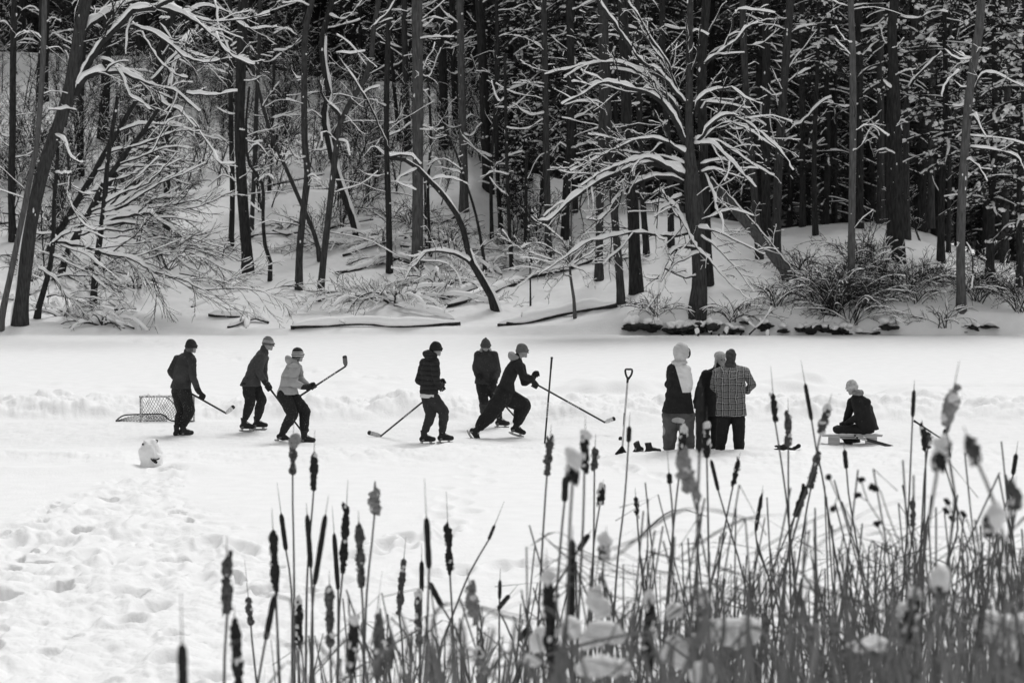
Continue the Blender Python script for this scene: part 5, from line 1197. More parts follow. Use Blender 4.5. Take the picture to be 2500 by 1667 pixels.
def person(label, zf, Y, j, jacket, trousers, hat, feet='skate', body_yaw=90, head_yaw=90, head_pitch=0.0, bulk=1.2, leg=1.3, hem=None, hood=None, hem_drop=0.12, hat_style='beanie',
           hair=False, gloves=True, wr=0.016, chest=(0.19, 0.125), waist=(0.165, 0.12), hemw=(0.185, 0.135), sleeves=1.14, seed=1, undershirt=None, hood_up=None, scarf=None, hatw=1.0, seated=False, stars=False, leg_seq=None, hs=1.0):
    def W(k, d=0.0):
        x = j[k]; dy = x[2] if len(x) > 2 else d
        (u, v), = zf([(x[0], x[1])]); return P(u, v, Y + dy)
    def yawv(a): a = math.radians(a); return np.array([math.sin(a), -math.cos(a), 0.0])
    bf = yawv(body_yaw); lat = np.array([math.cos(math.radians(body_yaw)), math.sin(math.radians(body_yaw)), 0.0])
    up = np.array([0, 0, 1.0])
    hd, nk, ch, pv = W('hd'), W('nk'), W('ch'), W('pv')
    root = empty('person', (pv[0], pv[1], 0.0), label, 'person')
    hf = yawv(head_yaw); hf = nrm(hf + up * math.sin(head_pitch)); hl = nrm(np.cross(up, hf)); hu = np.cross(hf, hl)
    # --- shoulders and hips
    shc = nk - up * 0.045
    S = {}
    for sgn, q in (('+', 1), ('-', -1)):
        S['s' + sgn] = W('s' + sgn) if 's' + sgn in j else shc + lat * q * 0.155 * bulk - up * .03
        S['h' + sgn] = W('h' + sgn) if 'h' + sgn in j else pv + lat * q * 0.085 - up * .03
        S['e' + sgn], S['w' + sgn], S['d' + sgn] = W('e' + sgn), W('w' + sgn), W('d' + sgn)
        fp = j.get('f' + sgn)
        ay = 0.0
        if fp is not None and feet == 'skate' and not seated:
            (u, v), = zf([(fp[0], fp[1])]); c = G0(u, v); ay = c[1] - Y; ay = max(-1.0, min(1.2, ay))
        S['a' + sgn] = W('a' + sgn, ay); S['k' + sgn] = W('k' + sgn, ay * 0.5)
    # --- body: one continuous skin surface (head, neck, trunk, limbs, hands)
    g = Body()
    g.ell(hd + hu * .015, (.074 * hs, .094 * hs, .104 * hs), hl, hf, hu)
    g.ell(hd - hu * .055 + hf * .022, (.056 * hs, .066 * hs, .062 * hs), hl, hf, hu)             # jaw
    g.cap3(hd - hu * .005 + hf * .090, hd - hu * .035 + hf * .108, .012, .015, k=8)                # nose
    g.cap3(hd - hu * .068 + hf * .082 - hl * .018, hd - hu * .068 + hf * .082 + hl * .018, .009, .009, k=8)    # lips
    g.cap3(hd - hu * .105 + hf * .062, hd - hu * .100 + hf * .072, .020, .018, k=8)                # chin
    g.cap3(hd + hu * .022 + hf * .080 - hl * .035, hd + hu * .022 + hf * .080 + hl * .035, .012, .012, k=8)    # brow
    for q in (-1, 1): g.ell(hd + hl * q * .078 - hu * .012 - hf * .005, (.010, .020, .030), hl, hf, hu)
    g.cap3(nk - up * .03, hd - hu * .04 - hf * .015, .058, .052)
    g.loft([(pv - up * .04, lat * .14, bf * .09), (pv + (ch - pv) * .5, lat * .125, bf * .085), (ch, lat * .15, bf * .095), (nk - up * .05, lat * .13, bf * .07)])
    for s_ in '+-':
        g.chain([S['s' + s_], S['e' + s_], S['w' + s_]], [.046, .038, .028])
        g.chain([S['h' + s_], S['k' + s_], S['a' + s_]], [.075, .052, .036])
        ax = j.get('x' + s_, (0.8, 0.1, -.5))
        dv = S['d' + s_] - S['w' + s_]
        hand(g, S['d' + s_], ax, -dv + up * .3 - bf * 0.2, S['w' + s_], 0.86)
    g.fuse('body', SKIN, root, 0.009, 2)
    for q in (-1, 1):
        e_ = Geo(); e_.blob(hd + hl * q * .031 + hf * .086 - hu * .004, (.014, .010, .009), 1, 10, 8, 0); e_.build('eye', EYE, root)  # dark eyes, enlarged to paint in the shade of the sockets
    # --- trousers
    g = Body(); L = leg
    g.loft([(pv + up * .10, lat * .15 * bulk, bf * .11), (pv, lat * .165 * bulk, bf * .125), (pv - up * .09, lat * .15 * bulk, bf * .115)])
    for s_ in '+-':
        g.chain([S['h' + s_], S['k' + s_]], [.100 * L, .080 * L]); an = S['a' + s_] + nrm(S['k' + s_] - S['a' + s_]) * (0.085 if feet == 'skate' else 0.02)
        g.chain([S['k' + s_], S['k' + s_] * .5 + an * .5, an], [.080 * L, .074 * L, (.062 if feet == 'skate' else .077) * max(L * .9, 1)])
    g.fuse('trousers', trousers, root, 0.014, 2, wr=wr * 1.3, seed=seed)
    # --- jacket
    g = Body(); B = bulk
    hemc = pv - up * hem_drop if hem is None else W('hem')
    sp = nrm(nk - pv)
    g.loft([(hemc, lat * hemw[0] * B, bf * hemw[1] * B), (pv + (ch - pv) * .35, lat * waist[0] * B, bf * waist[1] * B), (ch, lat * chest[0] * B, bf * chest[1] * B), (nk - sp * .05, lat * .150 * B, bf * .095 * B), (nk + up * .015, lat * .075, bf * .072)])
    for s_ in '+-':
        c = S['s' + s_]; g.ell(c - up * .005, (.075 * sleeves, .075 * sleeves, .075 * sleeves))
        g.chain([c, S['e' + s_]], [.070 * sleeves, .060 * sleeves]); g.chain([S['e' + s_], S['w' + s_]], [.060 * sleeves, .049 * sleeves])
        g.cap3(nk - up * .02, c, .07, .068)
    g.cap3(nk - up * .02, nk + up * .035, .075, .070)
    jk = g.fuse('jacket', jacket, root, 0.013, 2, wr=wr, seed=seed + 3)
    if undershirt:
        g = Body(); g.loft([(hemc - up * .06, lat * hemw[0] * B * .92, bf * hemw[1] * B * .92), (hemc + up * .05, lat * hemw[0] * B * .9, bf * hemw[1] * B * .9)]); g.fuse('shirt_hem', undershirt, root, .012, 1, wr=.012)
    if hood:
        g = Body(); c = nk - bf * .085 + up * .035
        g.ell(c, (.125, .075, .10), lat, bf, nrm(up - bf * .35)); g.cap3(nk + lat * .07 + up * .02 - bf * .02, nk - lat * .07 + up * .02 - bf * .02, .055, .055)
        g.fuse('hood', hood, root, .012, 2, wr=.02, seed=seed + 5)
    if scarf:
        g = Body()
        for t in np.linspace(0, 2 * pi, 9)[:-1]: g.cap3(nk + up * .05 + .075 * (math.cos(t) * lat + math.sin(t) * bf), nk + up * .055 + .075 * (math.cos(t + .8) * lat + math.sin(t + .8) * bf), .045, .045)
        g.fuse('scarf', scarf, root, .011, 1, wr=.02)
    # --- head wear; its own object frame so that stripes follow the head
    hroot = bpy.data.objects.new('t', None)
    g = Body(); w_ = hatw
    if hat_style in ('beanie', 'pompom'):
        rings = []
        for t in np.linspace(0, 1, 8):
            a = t * pi / 2
            rings.append((hd + hu * (.012 + .125 * math.sin(a) * 1.0) - hf * .012 * (t + .3), hl * .090 * w_ * math.cos(a * .97), hf * .107 * w_ * math.cos(a * .97)))
        rings = [(hd - hu * .028 - hf * .006, hl * .091 * w_, hf * .108 * w_)] + rings
        g.loft(rings, 20)
        for t in np.linspace(0, 2 * pi, 13)[:-1]: g.cap3(hd + hu * .008 + .090 * w_ * math.cos(t) * hl + (.106 * w_ * math.sin(t)) * hf, hd + hu * .008 + .090 * w_ * math.cos(t + .53) * hl + (.106 * w_ * math.sin(t + .53)) * hf, .016, .016, k=8)
        g.cap3(hd - hf * .085 - hu * .01, hd - hf * .07 - hu * .055, .035, .03)
        if hat_style == 'pompom': g.ell(hd + hu * .143, (.024, .024, .018))
    elif hat_style == 'hood':
        g.ell(hd + hu * .015 - hf * .02, (.110 * w_, .130 * w_, .138 * w_), hl, hf, hu)
        g.cap3(hd - hu * .05 - hf * .03, nk + up * .03 - bf * .02, .085 * w_, .085 * w_)
        g.ell(nk + up * .03 - bf * .05, (.115 * w_, .09 * w_, .05), lat, bf, up)
    elif hat_style == 'trapper':
        g.ell(hd + hu * .055 - hf * .01, (.098, .112, .085), hl, hf, hu)
        for t in np.linspace(-1.2, 1.2, 7): g.cap3(hd + hu * .055 + .098 * math.sin(t) * hl + .108 * math.cos(t) * hf, hd + hu * .085 + .098 * math.sin(t) * hl + .108 * math.cos(t) * hf, .022, .02)
        for q in (-1, 1): g.chain([hd + hl * q * .088 + hu * .03, hd + hl * q * .096 - hu * .05, hd + hl * q * .098 - hu * .13 - hf * .01], [.038, .040, .030], sq=.55)
        g.cap3(hd - hf * .095, hd - hf * .09 - hu * .06, .035, .035)
    ho = g.fuse({'beanie': 'beanie', 'pompom': 'beanie', 'hood': 'hood', 'trapper': 'fur_hat'}[hat_style], hat, root, .009, 2, wr=.008 if hat_style != 'hood' else .028, seed=seed + 8)
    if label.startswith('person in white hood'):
        g2 = Body(); g2.ell(hd + hf * .105 * w_ + hu * .0, (.075, .035, .095), hl, hf, hu); g2.fuse('hood_opening', cloth('opening_dark', .06), root, .011, 1)  # dark ellipsoid filling the face opening of the hood
    # re-origin at the head so hat patterns are local
    loc = hd - np.array(root.location)
    R = Matrix((hl, hf, hu)).transposed().to_4x4()
    Mx = Matrix.Translation(Vector(loc)) @ R
    ho.data.transform(Mx.inverted()); ho.matrix_local = Mx
    if stars:
        g = Geo(); rs = random.Random(3)
        for zi, nn_ in ((.072, 9), (.100, 7), (.122, 4)):
            for i in range(nn_):
                t = 2 * pi * (i + .5 * (zi > .09)) / nn_; cz = math.sqrt(max(0, 1 - ((zi - .012) / .135) ** 2))
                nr_ = nrm(np.array([math.cos(t) * .090 * w_ * cz, math.sin(t) * .107 * w_ * cz, (zi - .012) * .6])); c0 = np.array([math.cos(t) * .092 * w_ * cz, math.sin(t) * .110 * w_ * cz - .012, zi + .004]) + nr_ * .006
                V_, F_ = star(g, c0, nr_, np.array([0, 0, 1.0]), .019); g.add(V_, F_)
        link('star_pattern', mkmesh('star_pattern', np.vstack(g.v), np.vstack(g.f), mat('white_knit', .7, .9, .1, 30), smooth=False), ho)
    if hair:
        g = Body(); g.ell(hd - hf * .035 - hu * .03, (.082, .08, .085), hl, hf, hu); g.cap3(hd - hf * .06 - hu * .05, nk - bf * .04 + up * .01, .045, .03)
        g.fuse('hair', HAIR, root, .011, 1, wr=.01)
    # --- gloves and footwear
    if gloves:
        for s_ in '+-':
            if j.get('ng' + s_): continue
            g = Body(); ax = j.get('x' + s_, (0.8, 0.1, -.5)); dv = S['d' + s_] - S['w' + s_]
            hand(g, S['d' + s_], ax, -dv + up * .3 - bf * .2, S['w' + s_], 1.32)
            g.cap3(S['w' + s_] - nrm(dv) * .03, S['w' + s_] + nrm(dv) * .04, .058, .052)
            g.fuse('glove', GLOVE if gloves is True else gloves, root, .008, 1)
    for s_ in '+-':
        ty = j.get('t' + s_, body_yaw)
        if feet == 'skate': skate(root, S['a' + s_], yawv(ty), j.get('p' + s_, 0.0))
        elif feet == 'boot': boot(root, S['a' + s_], yawv(ty))
    return root, S

Z1, Z2, Z3 = Z(250, 800, 3.618), Z(880, 790, 3.618), Z(1480, 800, 3.0545)
def Yof(v): return G0(1250, v)[1]

# 1 far left skater
Y1 = Yof(1064)
person('person in black beanie and mottled grey jacket, leftmost skater, in front of the goal net', Z1, Y1,
       dict(hd=(786, 165), nk=(752, 228), ch=(725, 350), pv=(690, 525), **{'s-': (792, 290, -.14), 's+': (668, 275, .10), 'e-': (800, 440, -.20), 'w-': (845, 550, -.15), 'd-': (880, 610, -.10),
            'e+': (603, 385, .10), 'w+': (665, 480, .32), 'd+': (735, 530, .34), 'h-': (725, 560, -.05), 'h+': (665, 560, .08), 'k-': (772, 725, -.05), 'a-': (712, 885), 'f-': (720, 960), 'k+': (705, 740, .1), 'a+': (655, 890), 'f+': (650, 962),
            't-': 120, 't+': 160, 'x-': (.85, .1, -.48), 'x+': (.85, .1, -.48)}),
       cloth('dark_shell', 0.045, speck=.08, mott=1.0, msc=3.2), cloth('snowy_black_trousers', 0.022, speck=.25), cloth('beanie_black', 0.03, mott=.4, msc=30), body_yaw=145, head_yaw=122, hair=True, bulk=1.17, leg=1.25, hem_drop=.02, seed=1, hatw=1.02)
# 2
Y2 = Yof(1055)
person('person in grey striped beanie leaning forward, second skater from the left', Z1, Y2,
       dict(hd=(1466, 140), nk=(1425, 200), ch=(1370, 310), pv=(1305, 480), **{'s-': (1395, 255, -.17), 's+': (1430, 262, .17), 'e-': (1388, 395, -.22), 'w-': (1435, 478, -.18), 'd-': (1466, 530, -.12),
            'e+': (1425, 400, .2), 'w+': (1440, 470, .15), 'd+': (1458, 505, .02), 'h-': (1290, 510, -.09), 'h+': (1345, 515, .09), 'k-': (1305, 665, -.10), 'a-': (1252, 828), 'f-': (1250, 928), 'k+': (1405, 640, .1), 'a+': (1365, 815), 'f+': (1388, 905),
            't-': 80, 't+': 85, 'x-': (.6, .1, -.8), 'x+': (.6, .1, -.8)}),
       cloth('wool_grey', 0.062, speck=.05, mott=.35, msc=40), cloth('black_trousers_b', 0.024, speck=.12), cloth('beanie_striped', 0.11, mott=.35, msc=40, bands=((.022, .032, .5), (.040, .070, .45), (.050, .060, .15), (.095, .105, .3))),
       body_yaw=92, head_yaw=92, head_pitch=-.1, bulk=1.2, leg=1.22, hem=None, hem_drop=.07, hemw=(.19, .17), seed=2, hatw=1.03)
# 3
Y3 = Yof(1080)
person('person in light grey hooded jacket and star and stripe beanie, holding the stick raised', Z1, Y3,
       dict(hd=(1728, 240), nk=(1695, 305), ch=(1665, 400), pv=(1635, 545), **{'s-': (1690, 350, -.19), 's+': (1725, 350, .16), 'e-': (1690, 492, -.26), 'w-': (1770, 520, -.18), 'd-': (1822, 530, -.08),
            'e+': (1750, 450, .2), 'w+': (1820, 520, .1), 'd+': (1862, 516, .0), 'h-': (1605, 600, -.09), 'h+': (1680, 610, .09), 'k-': (1680, 765, -.10), 'a-': (1592, 925), 'f-': (1590, 1000), 'k+': (1785, 740, .1), 'a+': (1782, 945), 'f+': (1795, 1018),
            't-': 110, 't+': 85, 'p-': -.35, 'x-': (.85, .1, .5), 'x+': (.85, .1, .5)}),
       cloth('light_jacket', 0.34, mott=.12, msc=5, puffer=.17), cloth('black_trousers_c', 0.022, speck=.16), cloth('beanie_stars', 0.03, mott=.2, bands=((-.09, -.045, .5), (-.02, .0, .5), (.018, .036, .5), (.052, .064, .5))),
       body_yaw=110, head_yaw=125, hood=cloth('light_jacket', .34), hair=True, stars=True, bulk=1.2, leg=1.3, hem_drop=.08, seed=3, hatw=1.06, hemw=(.19, .165))
# 4
Y4 = Yof(1090)
person('person in black hooded puffer jacket over a white shirt hem, looking away right', Z2, Y4,
       dict(hd=(668, 225), nk=(632, 292), ch=(610, 420), pv=(605, 595), **{'s-': (662, 355, -.14), 's+': (562, 350, .12), 'e-': (668, 480, -.2), 'w-': (690, 545, -.1), 'd-': (718, 575, .02),
            'e+': (515, 500, .12), 'w+': (610, 560, .33), 'd+': (722, 520, .2), 'h-': (645, 660, -.05), 'h+': (595, 655, .06), 'k+': (622, 800, -.05), 'a+': (562, 975), 'f+': (568, 1088), 'k-': (738, 780, -.05), 'a-': (722, 965), 'f-': (745, 1073),
            't+': 100, 't-': 95, 'x-': (-.75, .1, -.6), 'x+': (-.75, .1, -.6)}),
       cloth('black_puffer', 0.028, puffer=.085, mott=.3, speck=.03), cloth('charcoal_trousers', 0.034, mott=.3, speck=.03), cloth('beanie_plain_black', 0.02, mott=.3, msc=40),
       body_yaw=135, head_yaw=118, hood=cloth('black_puffer', .028), bulk=1.04, leg=1.18, hem_drop=.05, undershirt=cloth('white_shirt', .6, mott=.1), seed=4, hatw=1.08)
# 5
Y5 = Yof(1045)
person('person facing the camera in dark snow flecked jacket and knitted beanie, behind the lunging skater', Z2, Y5,
       dict(hd=(1106, 195), nk=(1108, 262), ch=(1112, 350), pv=(1110, 520), **{'s-': (1040, 275, .02), 's+': (1178, 275, .02), 'e-': (1018, 390, -.05), 'w-': (1032, 450, -.15), 'd-': (1045, 478, -.2),
            'e+': (1212, 420, -.05), 'w+': (1180, 515, -.25), 'd+': (1152, 565, -.3), 'k-': (1090, 680, -.1), 'a-': (1085, 790), 'f-': (1085, 885), 'k+': (1205, 700, 0), 'a+': (1228, 835), 'f+': (1220, 915), 't-': -15, 't+': 70,
            'x-': (.65, -.1, -.7), 'x+': (.65, -.1, -.7)}),
       cloth('dark_jacket_flecked', 0.040, speck=.1, mott=.6, msc=5), cloth('black_trousers_e', 0.022, speck=.14), cloth('beanie_knit', 0.07, mott=.9, msc=40),
       body_yaw=5, head_yaw=8, head_pitch=-.2, hat_style='pompom', bulk=1.2, leg=1.15, hem_drop=.02, hood=cloth('grey_liner', .28), seed=5, hatw=1.04)
# 6 lunging
Y6 = Yof(1070)
person('person lunging to the right in black jacket, baggy black trousers and grey beanie', Z2, Y6,
       dict(hd=(1430, 240), nk=(1385, 310), ch=(1340, 400), pv=(1265, 590), **{'s-': (1395, 365, -.18), 's+': (1420, 380, .17), 'e-': (1430, 455, -.25), 'w-': (1515, 492, -.2), 'd-': (1540, 545, -.14),
            'e+': (1450, 520, .2), 'w+': (1520, 480, .12), 'd+': (1552, 450, .05), 'h-': (1260, 640, -.10), 'h+': (1290, 640, .10), 'k-': (1150, 790, -.05), 'a-': (1032, 935), 'f-': (985, 1018), 'k+': (1440, 720, .15), 'a+': (1378, 895), 'f+': (1378, 1010),
            't-': 75, 't+': 80, 'p-': -.95, 'p+': -.28, 'x-': (.85, .1, -.48), 'x+': (.85, .1, .2)}),
       cloth('black_jacket_f', 0.024, speck=.06, mott=.4, spot=((-.06, .80, .17, .03, .5),)), cloth('baggy_black', 0.022, speck=.10), cloth('beanie_grey', 0.12, mott=.3, msc=50),
       body_yaw=82, head_yaw=88, hood=cloth('grey_liner', .28), bulk=1.12, leg=1.75, hem_drop=.05, seed=6, hatw=1.06, hemw=(.2, .185))
# 7 hooded, white shouldered
Y7 = Yof(1108)
x7 = 0
person('person in white hood and white shouldered black jacket, left of the standing group', Z3, Y7,
       dict(hd=(566, 190), nk=(556, 270), ch=(545, 370), pv=(535, 590), **{'s-': (598, 310, -.12), 's+': (490, 300, .12), 'e-': (622, 420, -.15), 'w-': (606, 475, .1), 'd-': (590, 490, .2),
            'e+': (468, 430, .14), 'w+': (530, 500, .36), 'd+': (560, 500, .4), 'h-': (590, 650, -.05), 'h+': (490, 650, .05), 'k-': (600, 770, -.02), 'a-': (612, 880, 0), 'k+': (474, 770, .02), 'a+': (468, 890, 0), 't-': 150, 't+': 170}),
       cloth('black_white_jacket', 0.018, speck=.07, twotone=(.35, -.27, 1.06, .68)), cloth('patched_grey_trousers', 0.085, mott=.55, msc=7, spot=((-.005, .585, .11, .05, .42), (-.27, .40, .05, .09, .3), (.13, .08, .2, .035, .35))),
       cloth('white_hood', .5, mott=.3, msc=7), feet='boot', body_yaw=150, head_yaw=130, hat_style='hood', bulk=1.1, leg=1.62, hemw=(.265, .2), waist=(.21, .15), hem_drop=.10, gloves=True, wr=.024, seed=7, hatw=1.22)
# 8 behind
Y8 = Yof(1100)
person('person in a pale trapper hat and long black coat, mostly hidden behind the plaid jacket', Z3, Y8,
       dict(hd=(850, 235), nk=(832, 305), ch=(800, 400), pv=(760, 600), **{'s-': (745, 345, -.08), 's+': (870, 350, .12), 'e-': (690, 470, -.15), 'w-': (672, 560, -.1), 'd-': (680, 590, -.05),
            'e+': (880, 470, .3), 'w+': (870, 560, .3), 'd+': (870, 590, .3), 'h-': (715, 630, -.04), 'h+': (800, 630, .04), 'k-': (710, 770, 0), 'a-': (700, 900, 0), 'k+': (818, 770, 0), 'a+': (815, 900, 0), 't-': 60, 't+': 60, 'ng+': 1}),
       cloth('long_black_coat', 0.016, mott=.2), cloth('black_trousers_h', 0.018), cloth('pale_fur_hat', .38, mott=.25, msc=30), feet='boot', body_yaw=55, head_yaw=30, hat_style='trapper', bulk=1.08, leg=1.15, hem_drop=.12, seed=8, hemw=(.19, .16))
# 9 plaid
Y9 = Yof(1112)
person('person with his back turned in a pale and dark plaid jacket and dark hood', Z3, Y9,
       dict(hd=(930, 215), nk=(925, 285), ch=(925, 420), pv=(932, 620), **{'s-': (1035, 325, .03), 's+': (828, 335, .03), 'e-': (1090, 425, .05), 'w-': (1045, 470, .28), 'd-': (1000, 460, .4),
            'e+': (800, 440, .10), 'w+': (850, 480, .33), 'd+': (890, 460, .42), 'h-': (985, 680, 0), 'h+': (878, 680, 0), 'k-': (990, 800, -.03), 'a-': (992, 910, 0), 'k+': (862, 800, -.03), 'a+': (850, 905, 0), 't-': 170, 't+': -170}),
       cloth('plaid', 0.014, plaid=True, mott=.5, msc=10, flecks=(1.15, 1.7, .14)), cloth('black_trousers_i', 0.016, speck=.05), cloth('dark_hood', .05, mott=.9, msc=14), feet='boot', body_yaw=180, head_yaw=170, hat_style='hood',
       bulk=1.2, chest=(.215, .135), waist=(.205, .14), hemw=(.225, .165), leg=1.25, hem_drop=.08, wr=.014, seed=9, hatw=.84, sleeves=1.12, gloves=cloth('grey_mitten', .08))
# 10 seated
Y10 = Yof(1086)
person('person in pale knitted hat and black coat sitting on the low bench, back turned', Z3, Y10,
       dict(hd=(1832, 445), nk=(1872, 505), ch=(1910, 590), pv=(1950, 745), **{'s-': (1940, 560, -.08), 's+': (1830, 555, .12), 'e-': (1880, 660, -.16), 'w-': (1800, 710, .1), 'd-': (1775, 728, .16),
            'e+': (1800, 660, .22), 'w+': (1780, 720, .26), 'd+': (1760, 735, .3), 'h-': (1915, 760, -.09), 'h+': (1905, 752, .10), 'k-': (1735, 762, -.02), 'a-': (1815, 850, .02), 'k+': (1720, 758, .26), 'a+': (1870, 862, .28), 't-': -100, 't+': -110, 'h': 0}),
       cloth('black_coat_seated', 0.018, speck=.06), cloth('black_trousers_j', 0.018, speck=.05), cloth('pale_knit_hat', .42, mott=.9, msc=28), feet='boot', seated=True, body_yaw=-118, head_yaw=-125, head_pitch=-.3, scarf=cloth('grey_scarf', .20, mott=.7, msc=20),
       bulk=1.15, chest=(.20, .15), hem_drop=.03, hemw=(.2, .17), waist=(.2, .155), leg=.95, seed=10, hatw=1.03)

# ================================================================ sticks and gear
def stick(label, pts, blade_tip, blade_h=0.075, light=0.6, dark_from=None, Y=None, grip=True, marks=True, name='hockey_stick', blade=True):
    """pts: (top, heel) world points; blade_tip world point"""
    top, heel = np.asarray(pts[0]), np.asarray(pts[1])
    root = empty(name, tuple(heel), label, 'hockey stick')
    d = nrm(heel - top); L = np.linalg.norm(heel - top); nrm_ = nrm(np.cross(d, [0, 1.0, 0])); dp = np.cross(d, nrm_)
    def box(g, a, b, w_, t_):
        V = []
        for c in (a, b):
            for sx_, sy_ in ((-1, -1), (1, -1), (1, 1), (-1, 1)): V.append(c + nrm_ * sx_ * w_ + dp * sy_ * t_)
        g.add(np.array(V), np.array([[0, 1, 2, 3], [4, 7, 6, 5], [0, 4, 5, 1], [1, 5, 6, 2], [2, 6, 7, 3], [3, 7, 4, 0]]))
    g = Geo(); box(g, top, heel, .0155, .0105); g.build('shaft', mat('stick_shaft', .03, .4, .2, 30), root, smooth=False)
    if grip:
        g = Geo(); box(g, top - d * .01, top + d * .20, .0175, .0125); box(g, top - d * .015, top + d * .015, .021, .016); g.build('grip_tape', DARK, root, smooth=False)
    if marks:
        g = Geo()
        a0 = L * .50
        for i, (x, w_) in enumerate(((0, .035), (.05, .02), (.085, .03), (.13, .012), (.155, .03), (.20, .02), (.235, .035))):
            box(g, top + d * (a0 + x), top + d * (a0 + x + w_ * .75), .0105, .0115)
        g.build('shaft_lettering', mat('stick_print', .45, .5, .3, 60), root, smooth=False)
    if blade:
        tip = np.asarray(blade_tip); e = tip - heel; bl = np.linalg.norm(e); e = e / bl; uu = nrm(np.cross(e, [0, 1.0, 0])); uu = uu * (1 if uu[2] * 1 > 0 or abs(uu[2]) < .15 else -1)
        if abs(uu[2]) < .15: uu = uu * np.sign(-uu[0] * e[2] + 1e-9)
        nn_ = np.cross(e, uu)
        def bl_(s0, s1, th, lift):
            n = 9; V = []
            for t in np.linspace(s0, s1, n):
                hh = blade_h * (.62 + .5 * min(1, t * 4)) * (1 if t < .86 else math.sqrt(max(0.05, 1 - ((t - .86) / .15) ** 2)))
                c = heel + e * bl * t + nn_ * .025 * t * t
                V += [c - uu * hh * .42 + nn_ * th, c + uu * hh * .58 + nn_ * th, c + uu * hh * .58 - nn_ * th, c - uu * hh * .42 - nn_ * th]
            Fc = []
            for i in range(n - 1):
                for k in range(4): Fc.append([i * 4 + k, i * 4 + (k + 1) % 4, (i + 1) * 4 + (k + 1) % 4, (i + 1) * 4 + k])
            Fc += [[0, 3, 2, 1], [(n - 1) * 4 + k for k in range(4)]]
            return np.array(V), np.array(Fc)
        g = Geo(); g.add(*bl_(0, 1, .006, 0)); g.build('blade', mat('stick_blade_%d' % int(light * 100), light, .6, .25, 30), root, smooth=False)
        g = Geo(); g.add(*bl_(.76, 1.0, .0085, 0)); g.build('blade_tape', mat('tape_dark', .035, .8, .3, 50), root, smooth=False)
    return root

def ZP(zf, x, y, Y): (u, v), = zf([(x, y)]); return P(u, v, Y)
def ZG(zf, x, y, h=0.03):
    (u, v), = zf([(x, y)]); a, b = ray(u, v); Y = (CH - h) / -b; return np.array([a * Y, Y, h])
stick('stick of the leftmost skater, pale blade pointing right', (ZP(Z1, 735, 553, Y1 + .3), ZP(Z1, 1096, 756, Y1 - .1)), ZP(Z1, 1170, 690, Y1 - .15), .068, .62, marks=False)
stick('stick held down between the second skater and the pale jacket', (ZP(Z1, 1452, 500, Y2 + .02), ZG(Z1, 1752, 900)), ZG(Z1, 1830, 905), .07, .3, marks=False)
stick('raised stick with its blade up, held by the skater in the pale jacket', (ZP(Z1, 1745, 602, Y3 - .1), ZP(Z1, 2152, 338, Y3 + .0)), ZP(Z1, 2143, 244, Y3), .072, .12)
stick('stick with patched white blade trailing left of the black puffer jacket', (ZP(Z2, 735, 540, Y4 + .12), ZG(Z2, 180, 992)), ZG(Z2, 58, 962, .08), .07, .5)
stick('stick held across the skater who faces the camera', (ZP(Z2, 1052, 470, Y5 - .2), ZG(Z2, 1400, 862)), ZG(Z2, 1470, 862), .07, .3)
stick('stick reaching right from the lunging skater, white blade with black tip', (ZP(Z2, 1490, 500, Y6 - .15), ZP(Z2, 2160, 872, Y6 + .5)), ZP(Z2, 2252, 836, Y6 + .5), .068, .62)
stick('stick planted upright in the ice right of the lunging skater', (ZP(Z2, 1690, 302, Yof(1090)), ZG(Z2, 1625, 1088, -.02)), (0, 0, 0), blade=False, marks=True)
